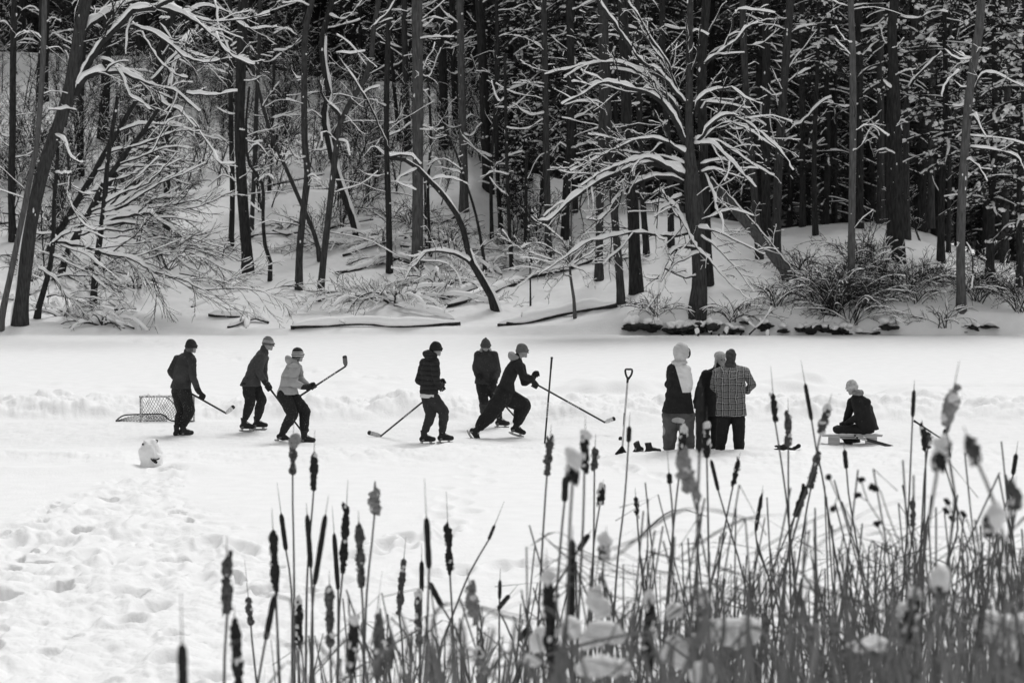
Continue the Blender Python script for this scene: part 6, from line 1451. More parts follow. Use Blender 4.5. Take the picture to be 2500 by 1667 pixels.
# ---- small snow-covered goal
def goal():
    Yg = Yof(1030)
    q = lambda x, y, dy=0: ZP(Z1, x, y, Yg + dy)
    root = empty('hockey_goal', tuple(q(570, 828)), 'small hockey goal with slack netting behind the leftmost skater', 'hockey goal')
    POST = mat('goal_post', .42, .6, .8, 30, .4, 60)
    ROPE = mat('goal_net', .07, .9, .3, 40)
    g = Geo(); g.tube([q(338, 832), q(338, 720), q(337, 606)], .020, 8); g.build('post', POST, root)
    g = Geo(); g.tube([q(808, 832), q(808, 720), q(806, 610)], .020, 8); g.build('post', POST, root)
    g = Geo(); g.tube([q(325, 608), q(560, 606), q(820, 611)], .020, 8); g.build('crossbar', POST, root)
    B = [(118, 824, .1), (150, 795, .3), (190, 774, .5), (250, 767, .62), (330, 765, .68), (430, 763, .70), (520, 763, .66), (560, 785, .5), (590, 812, .2), (640, 826, .1), (690, 822, .1), (800, 826, .05)]
    g = Geo(); pb = np.array([q(x, y, -.0) for x, y, d in B]); pb = smooth_path(pb, .03)
    g.tube(pb, .014, 7); g.tube([q(118, 826), q(200, 838), q(330, 836)], .012, 6); g.build('base_hoop', DARK, root)
    g = Geo()
    # slack net: back sheet from crossbar to hoop
    def S_(s, t):
        top = np.array(q(345 + 455 * s, 612)); bot = np.array(q(340 + 370 * s + 90 * s * s, 820 + 8 * math.sin(s * 9), .45))
        p = top * (1 - t) + bot * t
        p[1] += .35 * math.sin(t * pi) * .6; p[2] -= .05 * math.sin(t * pi) * (1 + math.sin(s * 7)) * .5; p[0] += .012 * math.sin(t * 9 + s * 14)
        return p
    for i in range(19):
        for d in (1, -1):
            pts = [S_(min(max(i / 18 + d * (t - .5) * .32, 0), 1), t) for t in np.linspace(0, 1, 14)]
            g.tube(pts, .0040, 4, endcap=False)
    for i in range(16):
        for d in (1, -1):
            pts = []
            for t in np.linspace(0, 1, 8):
                s = min(max(i / 15 + d * (t - .5) * .3, 0), 1); a = np.array(q(130 + 440 * s, 826)); b = np.array(q(140 + 430 * s, 824 - 56 * math.sin(min(1, s * 1.35 + .1) * pi * .62), .2))
                pts.append(a * (1 - t) + b * t)
            g.tube(pts, .004, 4, endcap=False)
    g.build('net', ROPE, root)
    g = Geo(); pd = smooth_path([q(560, 610, .1), q(600, 640, .2), (q(650, 690, .3)), q(665, 740, .35), q(690, 800, .3)], .04); g.tube(pd, .012, 6); g.build('net_rope', mat('rope_snow', .25, .9, .8, 30), root)
    g = Geo()
    for i in range(14):
        c = q(340 + 33 * i, 603); g.blob(c, (.035, .02, .014 + .012 * (i % 3)), i, 8, 5)
    for i in range(6): g.blob(q(400 + 30 * i + 8 * (i % 2), 828, .1), (.06, .07, .03), i + 20, 8, 5)
    g.build('snow_crust', SNOWB, root)
goal()
# ---- shovel
def shovel():
    Ys = Yof(1110)
    q = lambda x, y, dy=0: ZP(Z3, x, y - 6, Ys + dy)
    root = empty('snow_shovel', tuple(q(112, 945)), 'snow shovel with pale shaft and black d shaped handle, standing in the snow', 'shovel')
    g = Geo(); g.tube([q(159, 415), q(140, 640), q(121, 892)], .018, 8); g.build('shaft', mat('shovel_shaft', .55, .5, .15, 20), root)
    g = Geo(); g.tube([q(137, 640), q(131, 742)], .0165, 8); g.build('shaft_label', mat('shovel_label', .12, .5, .9, 60), root)
    g = Geo()
    g.tube([q(158, 418), q(162, 372), q(166, 392)], (.018, .024, .018), 8)
    g.tube(smooth_path([q(162, 390), q(146, 352), q(144, 318), q(168, 316), q(192, 318), q(189, 352), q(165, 390)], .02), .017, 8)
    g.build('handle', DARK, root)
    g = Geo()
    V = []; base = [(118, 890, .0), (124, 890, .0)]
    L_, R_ = q(72, 950, -.12), q(150, 950, -.12); C_ = q(116, 935, .12); T_ = q(120, 888, 0)
    for a, b in ((T_, L_), (T_, R_), (T_, C_), (T_, q(108, 948, -.05))): g.tube([a, (np.array(a) + b) / 2 + [0, .01, .0], b], (.014, .016, .022), 6)
    n = 7; top = [np.array(L_) * (1 - t) + np.array(R_) * t + [0, .10 * math.sin(t * pi), .10 * math.sin(t * pi)] for t in np.linspace(0, 1, n)]
    bot = [p - np.array([0, .02, .20]) for p in top]
    Vv = np.array(top + bot + [p + [0, .012, 0] for p in top] + [p + [0, .012, 0] for p in bot]); Fc = []
    for i in range(n - 1):
        Fc += [[i, i + 1, n + i + 1, n + i], [2 * n + i, 3 * n + i, 3 * n + i + 1, 2 * n + i + 1], [i, 2 * n + i, 2 * n + i + 1, i + 1]]
    g.add(Vv, np.array(Fc)); g.build('scoop', DARK, root)
shovel()
c = ZG(Z3, 107, 826, .038)
pk = Geo(); yv = c[1]; k = 20; ang = np.arange(k) * 2 * pi / k
R3 = []
for dy, r in ((-.0127, .001), (-.0127, .034), (-.010, .038), (.010, .038), (.0127, .034), (.0127, .001)): R3.append([[c[0] + r * math.cos(a), c[1] + dy, c[2] + r * math.sin(a)] for a in ang])
pk.add(np.array(R3).reshape(-1, 3), gridfaces(6, k)); o = pk.build('puck', DARK, None, origin=c); tag(o, 'black hockey puck standing on edge beside the shovel shaft', 'puck')
# ---- pair of skates on the snow
for i, (a, ty, lab) in enumerate((((232, 882), -60, 'black hockey skate lying tilted nearest the shovel'), ((318, 886), 100, 'black hockey skate standing right of the tilted one'))):
    p = ZP(Z3, a[0], a[1], Yof(1106)); r_ = empty('hockey_skate', tuple(p), lab, 'skate')
    yv_ = np.array([math.sin(math.radians(ty)), -math.cos(math.radians(ty)), 0]); skate(r_, p + [0, 0, -.0], yv_, -.5 if i == 0 else .1)
# ---- gloves on the snow
for i, (pts, lab) in enumerate(((((1222, 962), (1262, 930), (1310, 915)), 'striped hockey glove lying flat, leftmost on the snow right of the plaid jacket'), (((1290, 888), (1330, 905), (1365, 915)), 'dark hockey glove lying on its back between the striped one and a third'),
                               (((1380, 915), (1400, 900), (1425, 888)), 'small dark mitten tip pointing up right of the other gloves'))):
    W_ = [ZP(Z3, x, y, Yof(1114) - .02 * k_) for k_, (x, y) in enumerate(pts)]
    r_ = empty('hockey_glove', tuple(W_[1]), lab, 'glove')
    g = Body(); s = (1.0, .85, .5)[i]
    g.chain(W_, [.045 * s, .065 * s, .06 * s]); d = nrm(W_[0] - W_[1]); sd = np.array([0, 1.0, 0]); u_ = np.cross(d, sd)
    for f_ in range(4): g.chain([W_[0] + sd * (f_ - 1.5) * .028 * s, W_[0] + sd * (f_ - 1.5) * .032 * s + d * .05 * s, W_[0] + sd * (f_ - 1.5) * .034 * s + d * .085 * s - [0, 0, .02]], [.017 * s, .016 * s, .014 * s], k=8)
    g.chain([W_[1] - sd * .05 * s, W_[1] - sd * .075 * s + d * .05 * s], [.022 * s, .016 * s], k=8)
    g.fuse('glove_shell', cloth('glove_striped', .035, bands=((.0, .018, .4), (.04, .052, .35)), mott=.3) if i == 0 else GLOVE, r_, .008, 1)
    g = Body(); g.chain([W_[2], W_[2] - d * .06 * s], [.068 * s, .078 * s]); g.fuse('cuff', GLOVE, r_, .009, 1)
# ---- bench
def bench():
    Yb_ = Yof(1086); q = lambda x, y, dy=0: ZP(Z3, x, y, Yb_ + dy)
    root = empty('bench', tuple(q(1835, 885)), 'low pale plank bench under the seated person', 'bench')
    WD = mat('pale_wood', .42, .7, .25, 6, .3, 14, stretch=(.6, 6, 6))
    def slab(nm, x0, y0, x1, y1, d0, d1, skew=0):
        V = []
        for dy in (d0, d1):
            V += [q(x0, y1, dy), q(x1, y1, dy), q(x1 + skew, y0, dy), q(x0 - skew, y0, dy)]
        V = np.array(V); me = mkmesh(nm, V - np.array(root.location), np.array([[0, 1, 2, 3], [7, 6, 5, 4], [0, 4, 5, 1], [1, 5, 6, 2], [2, 6, 7, 3], [3, 7, 4, 0]]), WD, smooth=False)
        o = link(nm, me, root); b = o.modifiers.new('b', 'BEVEL'); b.width = .006; b.segments = 2
    slab('seat', 1612, 796, 2058, 812, -.16, .14, 6)
    slab('leg', 1655, 813, 1742, 905, -.13, -.10); slab('leg', 1660, 813, 1740, 905, .06, .09)
    slab('leg', 1930, 813, 2020, 905, -.13, -.10); slab('leg', 1935, 813, 2018, 905, .06, .09)
    slab('apron', 1744, 815, 1928, 828, -.10, -.08)
    g = Geo()
    for i in range(7): g.blob(q(1640 + i * 62, 794, -.1), (.09, .05, .012), i, 10, 5)
    g.build('snow_dusting', SNOWB, root)
bench()
Yb_ = Yof(1086)
for i, (a, b, lab) in enumerate((((1865, 806), (2140, 884), 'upper of two sticks leaning on the bench, pale taped end on the seat'), ((1880, 822), (2120, 888), 'lower of two sticks leaning on the bench'))):
    A, B_ = ZP(Z3, a[0], a[1], Yb_ - .28 - .05 * i), ZP(Z3, b[0], b[1], Yb_ - .55 - .05 * i)
    r_ = stick(lab, (B_, A), None, blade=False, marks=False, grip=False)
    g = Geo(); g.tube([A, A * .72 + B_ * .28], .017, 6); g.build('pale_tape', mat('pale_tape', .6, .8, .2, 40), r_)
    g = Geo(); d = nrm(A - B_); e = nrm(np.array([.25, .2, -.7])); g.tube([A, A + d * .04], .016, 6); g.build('butt_cap', DARK, r_)
(u0, v0), (u1, v1) = (2233, 1028), (2322, 1086)
stick('stick standing aslant in the snow at the far right, behind cattails', (P(u0, v0, 44.0), ZG(lambda p: p, u1, v1, .0)), None, blade=False, marks=True)
# ---- lumpy snow figure
def snowman():
    b = ZG(Z1, 430, 1222, 0.0); k = b[1] / F / 3.618
    q = lambda x, y, dy=0: np.array([b[0] + (x - 430) * k, b[1] + dy, (1222 - y) * k])
    root = empty('snow_figure', tuple(b), 'stumpy snow figure with a dark twig mouth, beside the footprint trail', 'snowman')
    g = Body()
    g.loft([(q(432, 1240), np.array([.185, 0, 0]), np.array([0, .19, 0])), (q(432, 1170), np.array([.185, 0, 0]), np.array([0, .19, 0])), (q(425, 1090), np.array([.19, 0, 0]), np.array([0, .19, 0])), (q(428, 1030), np.array([.135, 0, 0]), np.array([0, .14, 0])), (q(420, 995), np.array([.09, 0, 0]), np.array([0, .1, 0]))])
    g.ell(q(400, 1005), (.075, .09, .05)); g.ell(q(455, 1010), (.06, .08, .05)); g.ell(q(480, 1130, -.1), (.09, .1, .07)); g.ell(q(365, 1100, -.05), (.08, .1, .1))
    g.fuse('snow_body', SNOW, root, .015, 3, wr=.035, seed=4)
    g = Geo(); g.blob(q(482, 1162, -.22), (.035, .03, .03), 4, 8, 6, .5); g.tube([q(448, 1142, -.21), q(456, 1152, -.23), q(482, 1155, -.24), q(512, 1145, -.2), q(520, 1138, -.19)], .010, 6); g.build('mouth_twig', BARK, root)
    g = Geo(); g.tube([q(468, 1010, -.02), q(464, 990, -.02), q(480, 986, -.02), q(492, 990, -.02), q(482, 1012, -.02)], .010, 6); g.build('ear_bark', BARK, root)
    g = Geo(); g.blob(q(366, 1020, -.1), (.014, .03, .018), 7, 8, 6, .3); g.build('eye_stone', BARK, root)
snowman()
# ================================================================ cattails in the foreground
FF2, FF3, FF4 = Z(400, 1100, 2.6133), Z(1250, 950, 2.1862), Z(1800, 900, 2.0443)
marsh = lambda Y: float(lake_z(np.array([0.0]), np.array([float(Y)]))[0])
def to_ground(p0, p1, Y):
    """continue the line p0->p1 (photo px) down to the marsh ground at distance Y"""
    gzv = marsh(Y) - .05; a = P(*p0, Y); b = P(*p1, Y)
    d = b - a
    if d[2] > -1e-3: d = np.array([0, 0, -1.0])
    if b[2] <= gzv: return b
    t = (gzv - b[2]) / d[2]; dx = max(-.6, min(.6, d[0] * t))
    return b + np.array([dx, 0, gzv - b[2]])
def strip(g, pts, w, tw=0.6, rng=random):
    """leaf blade: flat ribbon with slight fold"""
    pts = smooth_path(pts, .06); n = len(pts)
    t = np.gradient(pts, axis=0); t /= np.linalg.norm(t, axis=1)[:, None] + 1e-9
    a0 = rng.uniform(-.9, .9) if tw else 0
    ang = a0 + tw * np.linspace(0, 1, n); sd = np.stack([np.cos(ang), np.sin(ang), 0 * ang], 1)
    sd -= t * (sd * t).sum(1)[:, None]; sd /= np.linalg.norm(sd, axis=1)[:, None] + 1e-9
    ww = w * np.minimum(1, np.minimum(np.linspace(.3, 6, n), 1.0)) ; ww = ww * (1 - .55 * np.linspace(0, 1, n) ** 3)
    nn_ = np.cross(sd, t)
    V = np.stack([pts - sd * ww[:, None], pts + nn_ * (ww * .35)[:, None], pts + sd * ww[:, None]], 1).reshape(-1, 3)
    i = np.arange(n - 1)[:, None]; j = np.arange(2)[None, :]
    Fc = np.stack([i * 3 + j, i * 3 + j + 1, (i + 1) * 3 + j + 1, (i + 1) * 3 + j], -1).reshape(-1, 4)
    g.add(V, Fc)

# (zoom, top, bottom, half width, kind, spike px, waypoints below)  kinds: p plain, l lumpy, s snow capped, f pale fluffy
CT = [
 (FF2, (116, 1225), (124, 1560), 25, 'p', 260, [(126, 1800)], 'plain dark head rising alone at the lower left, cut by the bottom edge'),
 (FF2, (402, 672), (404, 1050), 24, 'l', 110, [(388, 1300), (385, 1480)], 'frayed dark head with a snow blob on its right, second from the left'),
 (FF2, (452, 1060), (484, 1560), 26, 'l', 60, [(500, 1800)], 'big dark head cut by the bottom edge just right of the frayed one'),
 (FF2, (538, 930), (556, 1120), 15, 'l', 190, [(562, 1200), (592, 1480)], 'short dark head on a dark curved stem above the bottom left'),
 (FF2, (696, 500), (716, 905), 20, 'l', 110, [(716, 960), (740, 1480)], 'long knotted dark head with a snow tuft, above the horizontal leaf'),
 (FF2, (706, 920), (648, 1212), 15, 'p', 30, [(600, 1480)], 'smooth head slanting down left below the long knotted one'),
 (FF2, (748, 398), (780, 640), 12, 'p', 160, [(815, 900), (818, 1480)], 'thin head leaning left with a long fine spike'),
 (FF2, (826, -60), (822, 160), 17, 'l', 130, [(822, 330), (830, 700), (835, 1480)], 'tallest head of the left group with a big snow ball on top'),
 (FF2, (960, 5), (955, 262), 17, 'l', 110, [(915, 800), (905, 1480)], 'tall lumpy grey head right of the snow ball one'),
 (FF2, (914, 405), (938, 752), 13, 'p', 60, [(948, 1000), (950, 1480)], 'smooth dark head leaning slightly left, below the tall lumpy grey one'),
 (FF2, (1032, 405), (960, 862), 14, 'p', 100, [(948, 1000), (935, 1480)], 'long smooth dark head slanting to the right'),
 (FF2, (1086, 522), (1112, 892), 12, 'p', 140, [(1112, 1100), (1108, 1480)], 'slim dark head touching the lumpy one on its right'),
 (FF2, (1166, 345), (1140, 790), 18, 'l', 130, [(1120, 1000), (1110, 1480)], 'knobbly dark head with a tall fine spike'),
 (FF2, (1244, 455), (1262, 880), 20, 'l', 60, [(1270, 1000), (1275, 1480)], 'knobbly head with three bulges right of the tall spiked one'),
 (FF2, (1345, 250), (1345, 396), 24, 'f', 45, [(1326, 600), (1295, 900), (1272, 1480)], 'short fat speckled head standing alone on a long stem'),
 (FF2, (1056, 850), (1062, 1262), 21, 'l', 70, [(1068, 1480)], 'thick dark head low in the left group, below the smooth slanting ones'),
 (FF2, (864, 960), (862, 1250), 18, 's', 40, [(860, 1480)], 'snow capped dark head low beside the thick stem'),
 (FF2, (1675, 422), (1692, 760), 15, 'p', 200, [(1684, 1000), (1670, 1480)], 'dark head with a thick pale spike, left of the centre group pair'),
 (FF2, (1812, 482), (1826, 800), 17, 'l', 180, [(1838, 1000), (1860, 1480)], 'dark head right of the thick spiked one with a pale lower end'),
 (FF2, (1532, 685), (1500, 1040), 15, 'l', 110, [(1520, 1200), (1530, 1480)], 'lumpy dark head slanting right at the middle bottom'),
 (FF2, (1645, 700), (1645, 905), 12, 'p', 90, [(1640, 1200), (1630, 1480)], 'short slim head just under the thick spiked one'),
 (FF2, (1618, 915), (1632, 1262), 17, 's', 30, [(1634, 1480)], 'snowy head directly below the short slim one'),
 (FF2, (1692, 835), (1778, 1000), 14, 'p', 20, [(1870, 1150), (1950, 1480)], 'short head slanting down right beside the snowy one'),
 (FF2, (1372, 1030), (1362, 1470), 25, 'l', 90, [(1360, 1800)], 'broad blurred dark head at the middle bottom edge'),
 (FF2, (1215, 1080), (1190, 1420), 24, 's', 60, [(1180, 1800)], 'broad blurred head with a white cap left of the broad dark one'),
 (FF2, (1440, 1180), (1440, 1400), 21, 'l', 30, [(1430, 1700)], 'blurred dark head right of the broad dark one at the bottom'),
 (FF2, (2112, 470), (2070, 572), 8, 'p', 130, [(1950, 780), (1830, 1080), (1770, 1230), (1740, 1480)], 'tiny head on a long stalk leaning far right'),
 (FF2, (2145, 822), (2142, 950), 9, 'p', 60, [(2140, 1100), (2140, 1480)], 'tiny upright head near the middle, above a slanting one'),
 (FF2, (2206, 918), (2130, 1010), 12, 'p', 70, [(2180, 1100), (2230, 1220), (2260, 1480)], 'short head bent steeply right under the tiny upright one'),
 (FF2, (1950, 850), (1985, 1070), 26, 'f', 80, [(2020, 1160), (2040, 1480)], 'pale ragged fat head in the middle, leaning left'),
 (FF2, (2325, 1125), (2260, 1215), 14, 'p', 20, [(2300, 1300), (2330, 1480)], 'short dark head slanting right beside the left snow clumps'),
 (FF2, (1695, 1240), (1712, 1482), 24, 'f', 40, [(1720, 1700)], 'pale blurred head low under the snowy one'),
 (FF2, (2015, 1290), (2020, 1420), 22, 's', 60, [(2030, 1700)], 'blurred pale tipped head at the bottom centre'),
 (FF3, (204, 262), (186, 465), 15, 'l', 60, [(170, 700), (140, 1220)], 'lumpy head below the planted hockey stick'),
 (FF3, (326, 375), (324, 480), 23, 's', 50, [(310, 700), (296, 1100)], 'head with a round snow ball, right of the planted hockey stick'),
 (FF3, (286, 462), (280, 606), 13, 'p', 20, [(270, 700), (245, 1000)], 'plain head just left of and below the round snow ball'),
 (FF3, (390, 255), (386, 440), 18, 's', 90, [(380, 700), (360, 1100)], 'tall snow topped head left of the shovel'),
 (FF3, (444, 312), (440, 430), 14, 'l', 60, [(436, 800), (425, 1200)], 'lumpy head just left of the shovel blade'),
 (FF3, (482, 530), (468, 622), 14, 's', 40, [(440, 800), (425, 1000)], 'small snow tipped head below the shovel'),
 (FF3, (626, 195), (622, 286), 10, 'p', 60, [(600, 600), (565, 900), (540, 1260)], 'small dark head in front of the black skates, on the longest slanting stem'),
 (FF3, (660, 572), (668, 682), 9, 'l', 40, [(680, 850), (706, 1110)], 'tiny dark head alone below the black skates'),
 (FF3, (838, 445), (843, 508), 11, 'p', 100, [(860, 750), (835, 1150)], 'tiny head below the patched grey trousers'),
 (FF3, (916, 215), (900, 390), 15, 's', 30, [(880, 560), (850, 850), (825, 1150)], 'snow topped head in front of the patched grey trousers'),
 (FF3, (896, 345), (960, 545), 27, 'f', 30, [(990, 660), (985, 1000), (990, 1200)], 'fat ragged head leaning right below the patched grey trousers'),
 (FF3, (1040, 200), (1040, 372), 15, 's', 90, [(1045, 600), (1050, 900), (1060, 1250)], 'pale snowy head in front of the long black coat'),
 (FF3, (1004, -20), (1000, 345), 15, 'p', 30, [(990, 700), (990, 1250)], 'very long dark blurred head in front of the long black coat'),
 (FF3, (1210, 372), (1180, 512), 10, 'l', 30, [(1150, 660), (1110, 900), (1080, 1250)], 'thin head leaning right below the plaid jacket'),
 (FF3, (1062, 375), (1102, 545), 8, 'p', 10, [(1145, 690), (1235, 1000), (1270, 1250)], 'thin head leaning left under the long black coat'),
 (FF3, (412, 770), (352, 862), 12, 'p', 20, [(290, 960), (240, 1040)], 'short head slanting right above the left snow clumps'),
 (FF3, (324, 800), (320, 1240), 14, 'p', 60, [(318, 1500)], 'very long smooth black head above the left snow clumps'),
 (FF3, (190, 1000), (216, 1520), 23, 's', 120, [(220, 1800)], 'big blurred snow capped head left of the snow clumps'),
 (FF3, (496, 815), (488, 900), 20, 's', 70, [(485, 1000), (520, 1100)], 'small head with a round snow ball among dark withered leaves'),
 (FF3, (742, 1120), (726, 1480), 23, 's', 110, [(720, 1800)], 'big blurred snow capped head right of the snow clumps'),
 (FF3, (1026, 1110), (960, 1440), 21, 's', 60, [(930, 1700)], 'big blurred head leaning right with a pale cap, bottom right half'),
 (FF3, (1332, 562), (1300, 762), 8, 'p', 40, [(1310, 850), (1370, 1000), (1390, 1200)], 'narrow frayed head between the plaid jacket and the gloves'),
 (FF3, (1152, 1210), (1130, 1520), 19, 'f', 60, [(1120, 1800)], 'pale blurred head in front of the middle snow mounds'),
 (FF4, (178, 122), (190, 272), 11, 'l', 110, [(210, 400), (245, 650), (270, 900)], 'head above the gloves with a long spike'),
 (FF4, (254, 222), (255, 392), 13, 'l', 60, [(255, 600), (262, 950)], 'speckled head right of the gloves'),
 (FF4, (338, 72), (372, 262), 8, 'p', 95, [(392, 390), (425, 540), (460, 760), (520, 1100)], 'slim dark head leaning left, second of the pair nearest the bench'),
 (FF4, (452, 195), (415, 330), 15, 's', 60, [(395, 420), (340, 620), (290, 800)], 'snowy head leaning right left of the bench'),
 (FF4, (535, 402), (545, 502), 9, 'p', 30, [(555, 620), (590, 830), (630, 1080)], 'plain head directly under the bench'),
 (FF4, (402, 420), (366, 602), 13, 'l', 20, [(350, 680), (325, 830), (300, 1000)], 'dark head leaning right below the left end of the bench'),
 (FF4, (346, 582), (285, 742), 13, 'l', 20, [(270, 800), (250, 950)], 'lumpy dark head leaning right, lower than the one below the bench end'),
 (FF4, (882, 105), (875, 245), 8, 'p', 40, [(868, 400), (855, 700), (835, 980)], 'tall slim dark head left of the far right stick'),
 (FF4, (926, 288), (940, 402), 11, 'l', 30, [(940, 520), (930, 900)], 'lumpy head, left one of a close pair under the far right stick'),
 (FF4, (956, 330), (950, 402), 12, 'l', 10, [(935, 520), (915, 900)], 'lumpy head, right one of a close pair under the far right stick'),
 (FF4, (1082, 95), (1044, 292), 24, 'f', 110, [(1050, 400), (1085, 620), (1060, 900)], 'tallest head at the right, thick with snow and a spike pointing right'),
 (FF4, (1034, 300), (1060, 452), 10, 'p', 5, [(1085, 620), (1100, 800), (1040, 1000)], 'dark narrow head below the tallest snowy one'),
 (FF4, (1028, 380), (1000, 498), 25, 's', 40, [(970, 680), (930, 900), (900, 1050)], 'fat snow capped head left of and below the tallest one'),
 (FF4, (1150, 342), (1192, 452), 26, 'l', 50, [(1240, 560), (1310, 740), (1350, 1000)], 'fat lumpy drooping head right of the tallest one'),
 (FF4, (1392, 422), (1376, 532), 9, 'p', 50, [(1340, 680), (1300, 800), (1240, 1200)], 'small plain head near the right frame edge'),
 (FF4, (1386, 585), (1386, 712), 25, 'l', 40, [(1350, 850), (1340, 1100)], 'fat lumpy head at the right frame edge'),
 (FF4, (1272, 740), (1262, 800), 26, 's', 30, [(1300, 850), (1250, 1100)], 'head almost buried in a ball of snow, lower right'),
 (FF4, (876, 650), (876, 792), 10, 'l', 20, [(865, 900), (850, 1050)], 'small ragged head halfway down the slim dark one'),
 (FF4, (126, 630), (90, 782), 7, 'l', 20, [(95, 850), (160, 1050)], 'tiny frayed head below the gloves'),
 (FF4, (1012, 1050), (1008, 1140), 24, 's', 60, [(1000, 1300)], 'head under a tall snow ball in the lower right tangle'),
 (FF4, (884, 1130), (838, 1362), 24, 's', 60, [(800, 1600)], 'big blurred head under a rounded snow cap, lower right'),
 (FF4, (1226, 1170), (1200, 1400), 14, 'p', 40, [(1190, 1600)], 'smooth dark head low in the right tangle'),
 (FF4, (1424, 1310), (1420, 1560), 16, 'p', 40, [(1415, 1800)], 'dark head cut by the right frame edge near the bottom corner'),
]
SNH = mat('head_snow', .68, .8, .03, 30, .3, 60)
def cattail(i, zf, top, bot, hw, kind, spike, way, lab):
    rng = random.Random(3000 + i)
    uv = zf([top, bot] + way); sc_ = {FF2: 2.6133, FF3: 2.1862, FF4: 2.0443}[zf]
    R_ = .0135 if kind == 'p' else .019 if kind in 'ls' else .024
    Y = min(17.5, max(6.6, F * R_ / (hw / sc_)))
    r = 1.32 * hw / sc_ * Y / F
    T, B = P(*uv[0], Y), P(*uv[1], Y)
    pts = [P(u, v, Y) for u, v in uv[1:]]
    G = to_ground(uv[-2], uv[-1], Y)
    pts = [p for p in pts if p[2] > G[2]] + [G]
    if len(pts) < 2: pts = [B, G]
    root = empty('cattail', tuple(G), 'cattail: ' + lab, 'cattail', 'cattails in the foreground')
    g = Geo(); sp = smooth_path([T + (T - B) * .0] + pts, .12); g.tube(sp, np.linspace(.0055, .0105, len(sp)), 6); g.build('stem', STALK, root)
    g = Geo(); d = T - B; L = np.linalg.norm(d); d = d / L; n = max(8, int(L / .012)); s = np.linspace(0, 1, n)
    am = {'p': .05, 'l': .30, 's': .22, 'f': .30}[kind]
    ph = rng.random() * 9; fr = rng.uniform(9, 20)
    prof = np.sqrt(np.clip(1 - (2 * s - 1) ** 8, 0, 1)) * (1 + am * np.sin(s * fr + ph) * .7 + am * .6 * np.array([rng.uniform(-1, 1) for _ in s]))
    if kind == 'f': prof *= .75 + .45 * np.sin(pi * s ** .8)
    cen = B + d * L * s[:, None] + np.array([[rng.gauss(0, am * r * .25), rng.gauss(0, am * r * .25), 0] for _ in s])
    cen[0] = B; cen[-1] = T
    g.tube(cen, np.maximum(prof * r, 1e-3), 10)
    if kind != 'p':
        for _ in range(6 if kind == 'l' else 12):
            k_ = rng.randrange(n); a = rng.uniform(0, 6.28)
            g.blob(cen[k_] + np.array([math.cos(a), math.sin(a), 0]) * r * .75, (r * rng.uniform(.25, .6),) * 2 + (r * rng.uniform(.4, 1.2),), rng.randrange(999), 7, 5, .5)
    g.build('seed_head', FLUFF if kind == 'f' else (CATG if kind in 'ls' and i % 2 else CATTAIL), root)
    if spike > 12:
        g = Geo(); e = T + d * spike / sc_ * Y / F * 1.25; g.tube([T, (T + e) / 2, e], (.0030, .0022, .0012), 5); g.build('spike', STALK, root)
    if kind in 'slf':
        g = Geo()
        m = {'s': 1, 'l': .42, 'f': .6}[kind]
        if kind == 's' or lab.startswith('tallest head of the left'):
            q = 1.35 if 'ball' in lab else 1.0
            g.blob(T + d * r * .1, (r * 1.1 * q, r * 1.05 * q, r * 1.4 * q), i, 12, 9, .5 if 'tallest' in lab else .38)
        for _ in range(int(9 * m) + 1):
            k_ = int(n * rng.uniform(.15, 1)) - 1; a = rng.uniform(2.5, 7)
            g.blob(cen[k_] + np.array([math.cos(a), math.sin(a), 0]) * r * .9, (r * rng.uniform(.2, .7),) * 2 + (r * rng.uniform(.3, .8),), rng.randrange(999), 7, 5, .4)
        g.build('snow_cap', FLUFF if lab.startswith('tallest head of the left') else SNH, root)
    for k_ in range(rng.choice((1, 2, 2))):
        g = Geo(); m_ = rng.randrange(max(1, len(pts) - 1)); a = pts[-1]; h = (pts[0][2] - a[2]) * rng.uniform(.35, .8); lean = rng.uniform(-.12, .12)
        top_ = np.interp(a[2] + h, [p[2] for p in pts[::-1]], [p[0] for p in pts[::-1]])
        mid = np.interp(a[2] + h * .5, [p[2] for p in pts[::-1]], [p[0] for p in pts[::-1]])
        strip(g, [a + [0, -.01, 0], (mid + lean * .3, Y - .02, a[2] + h * .5), (top_ + lean, Y - .03, a[2] + h)], rng.uniform(.004, .008), .8, rng)
        g.build('leaf', REED, root, smooth=False)
    return root
for i, a in enumerate(CT): cattail(i, *a)

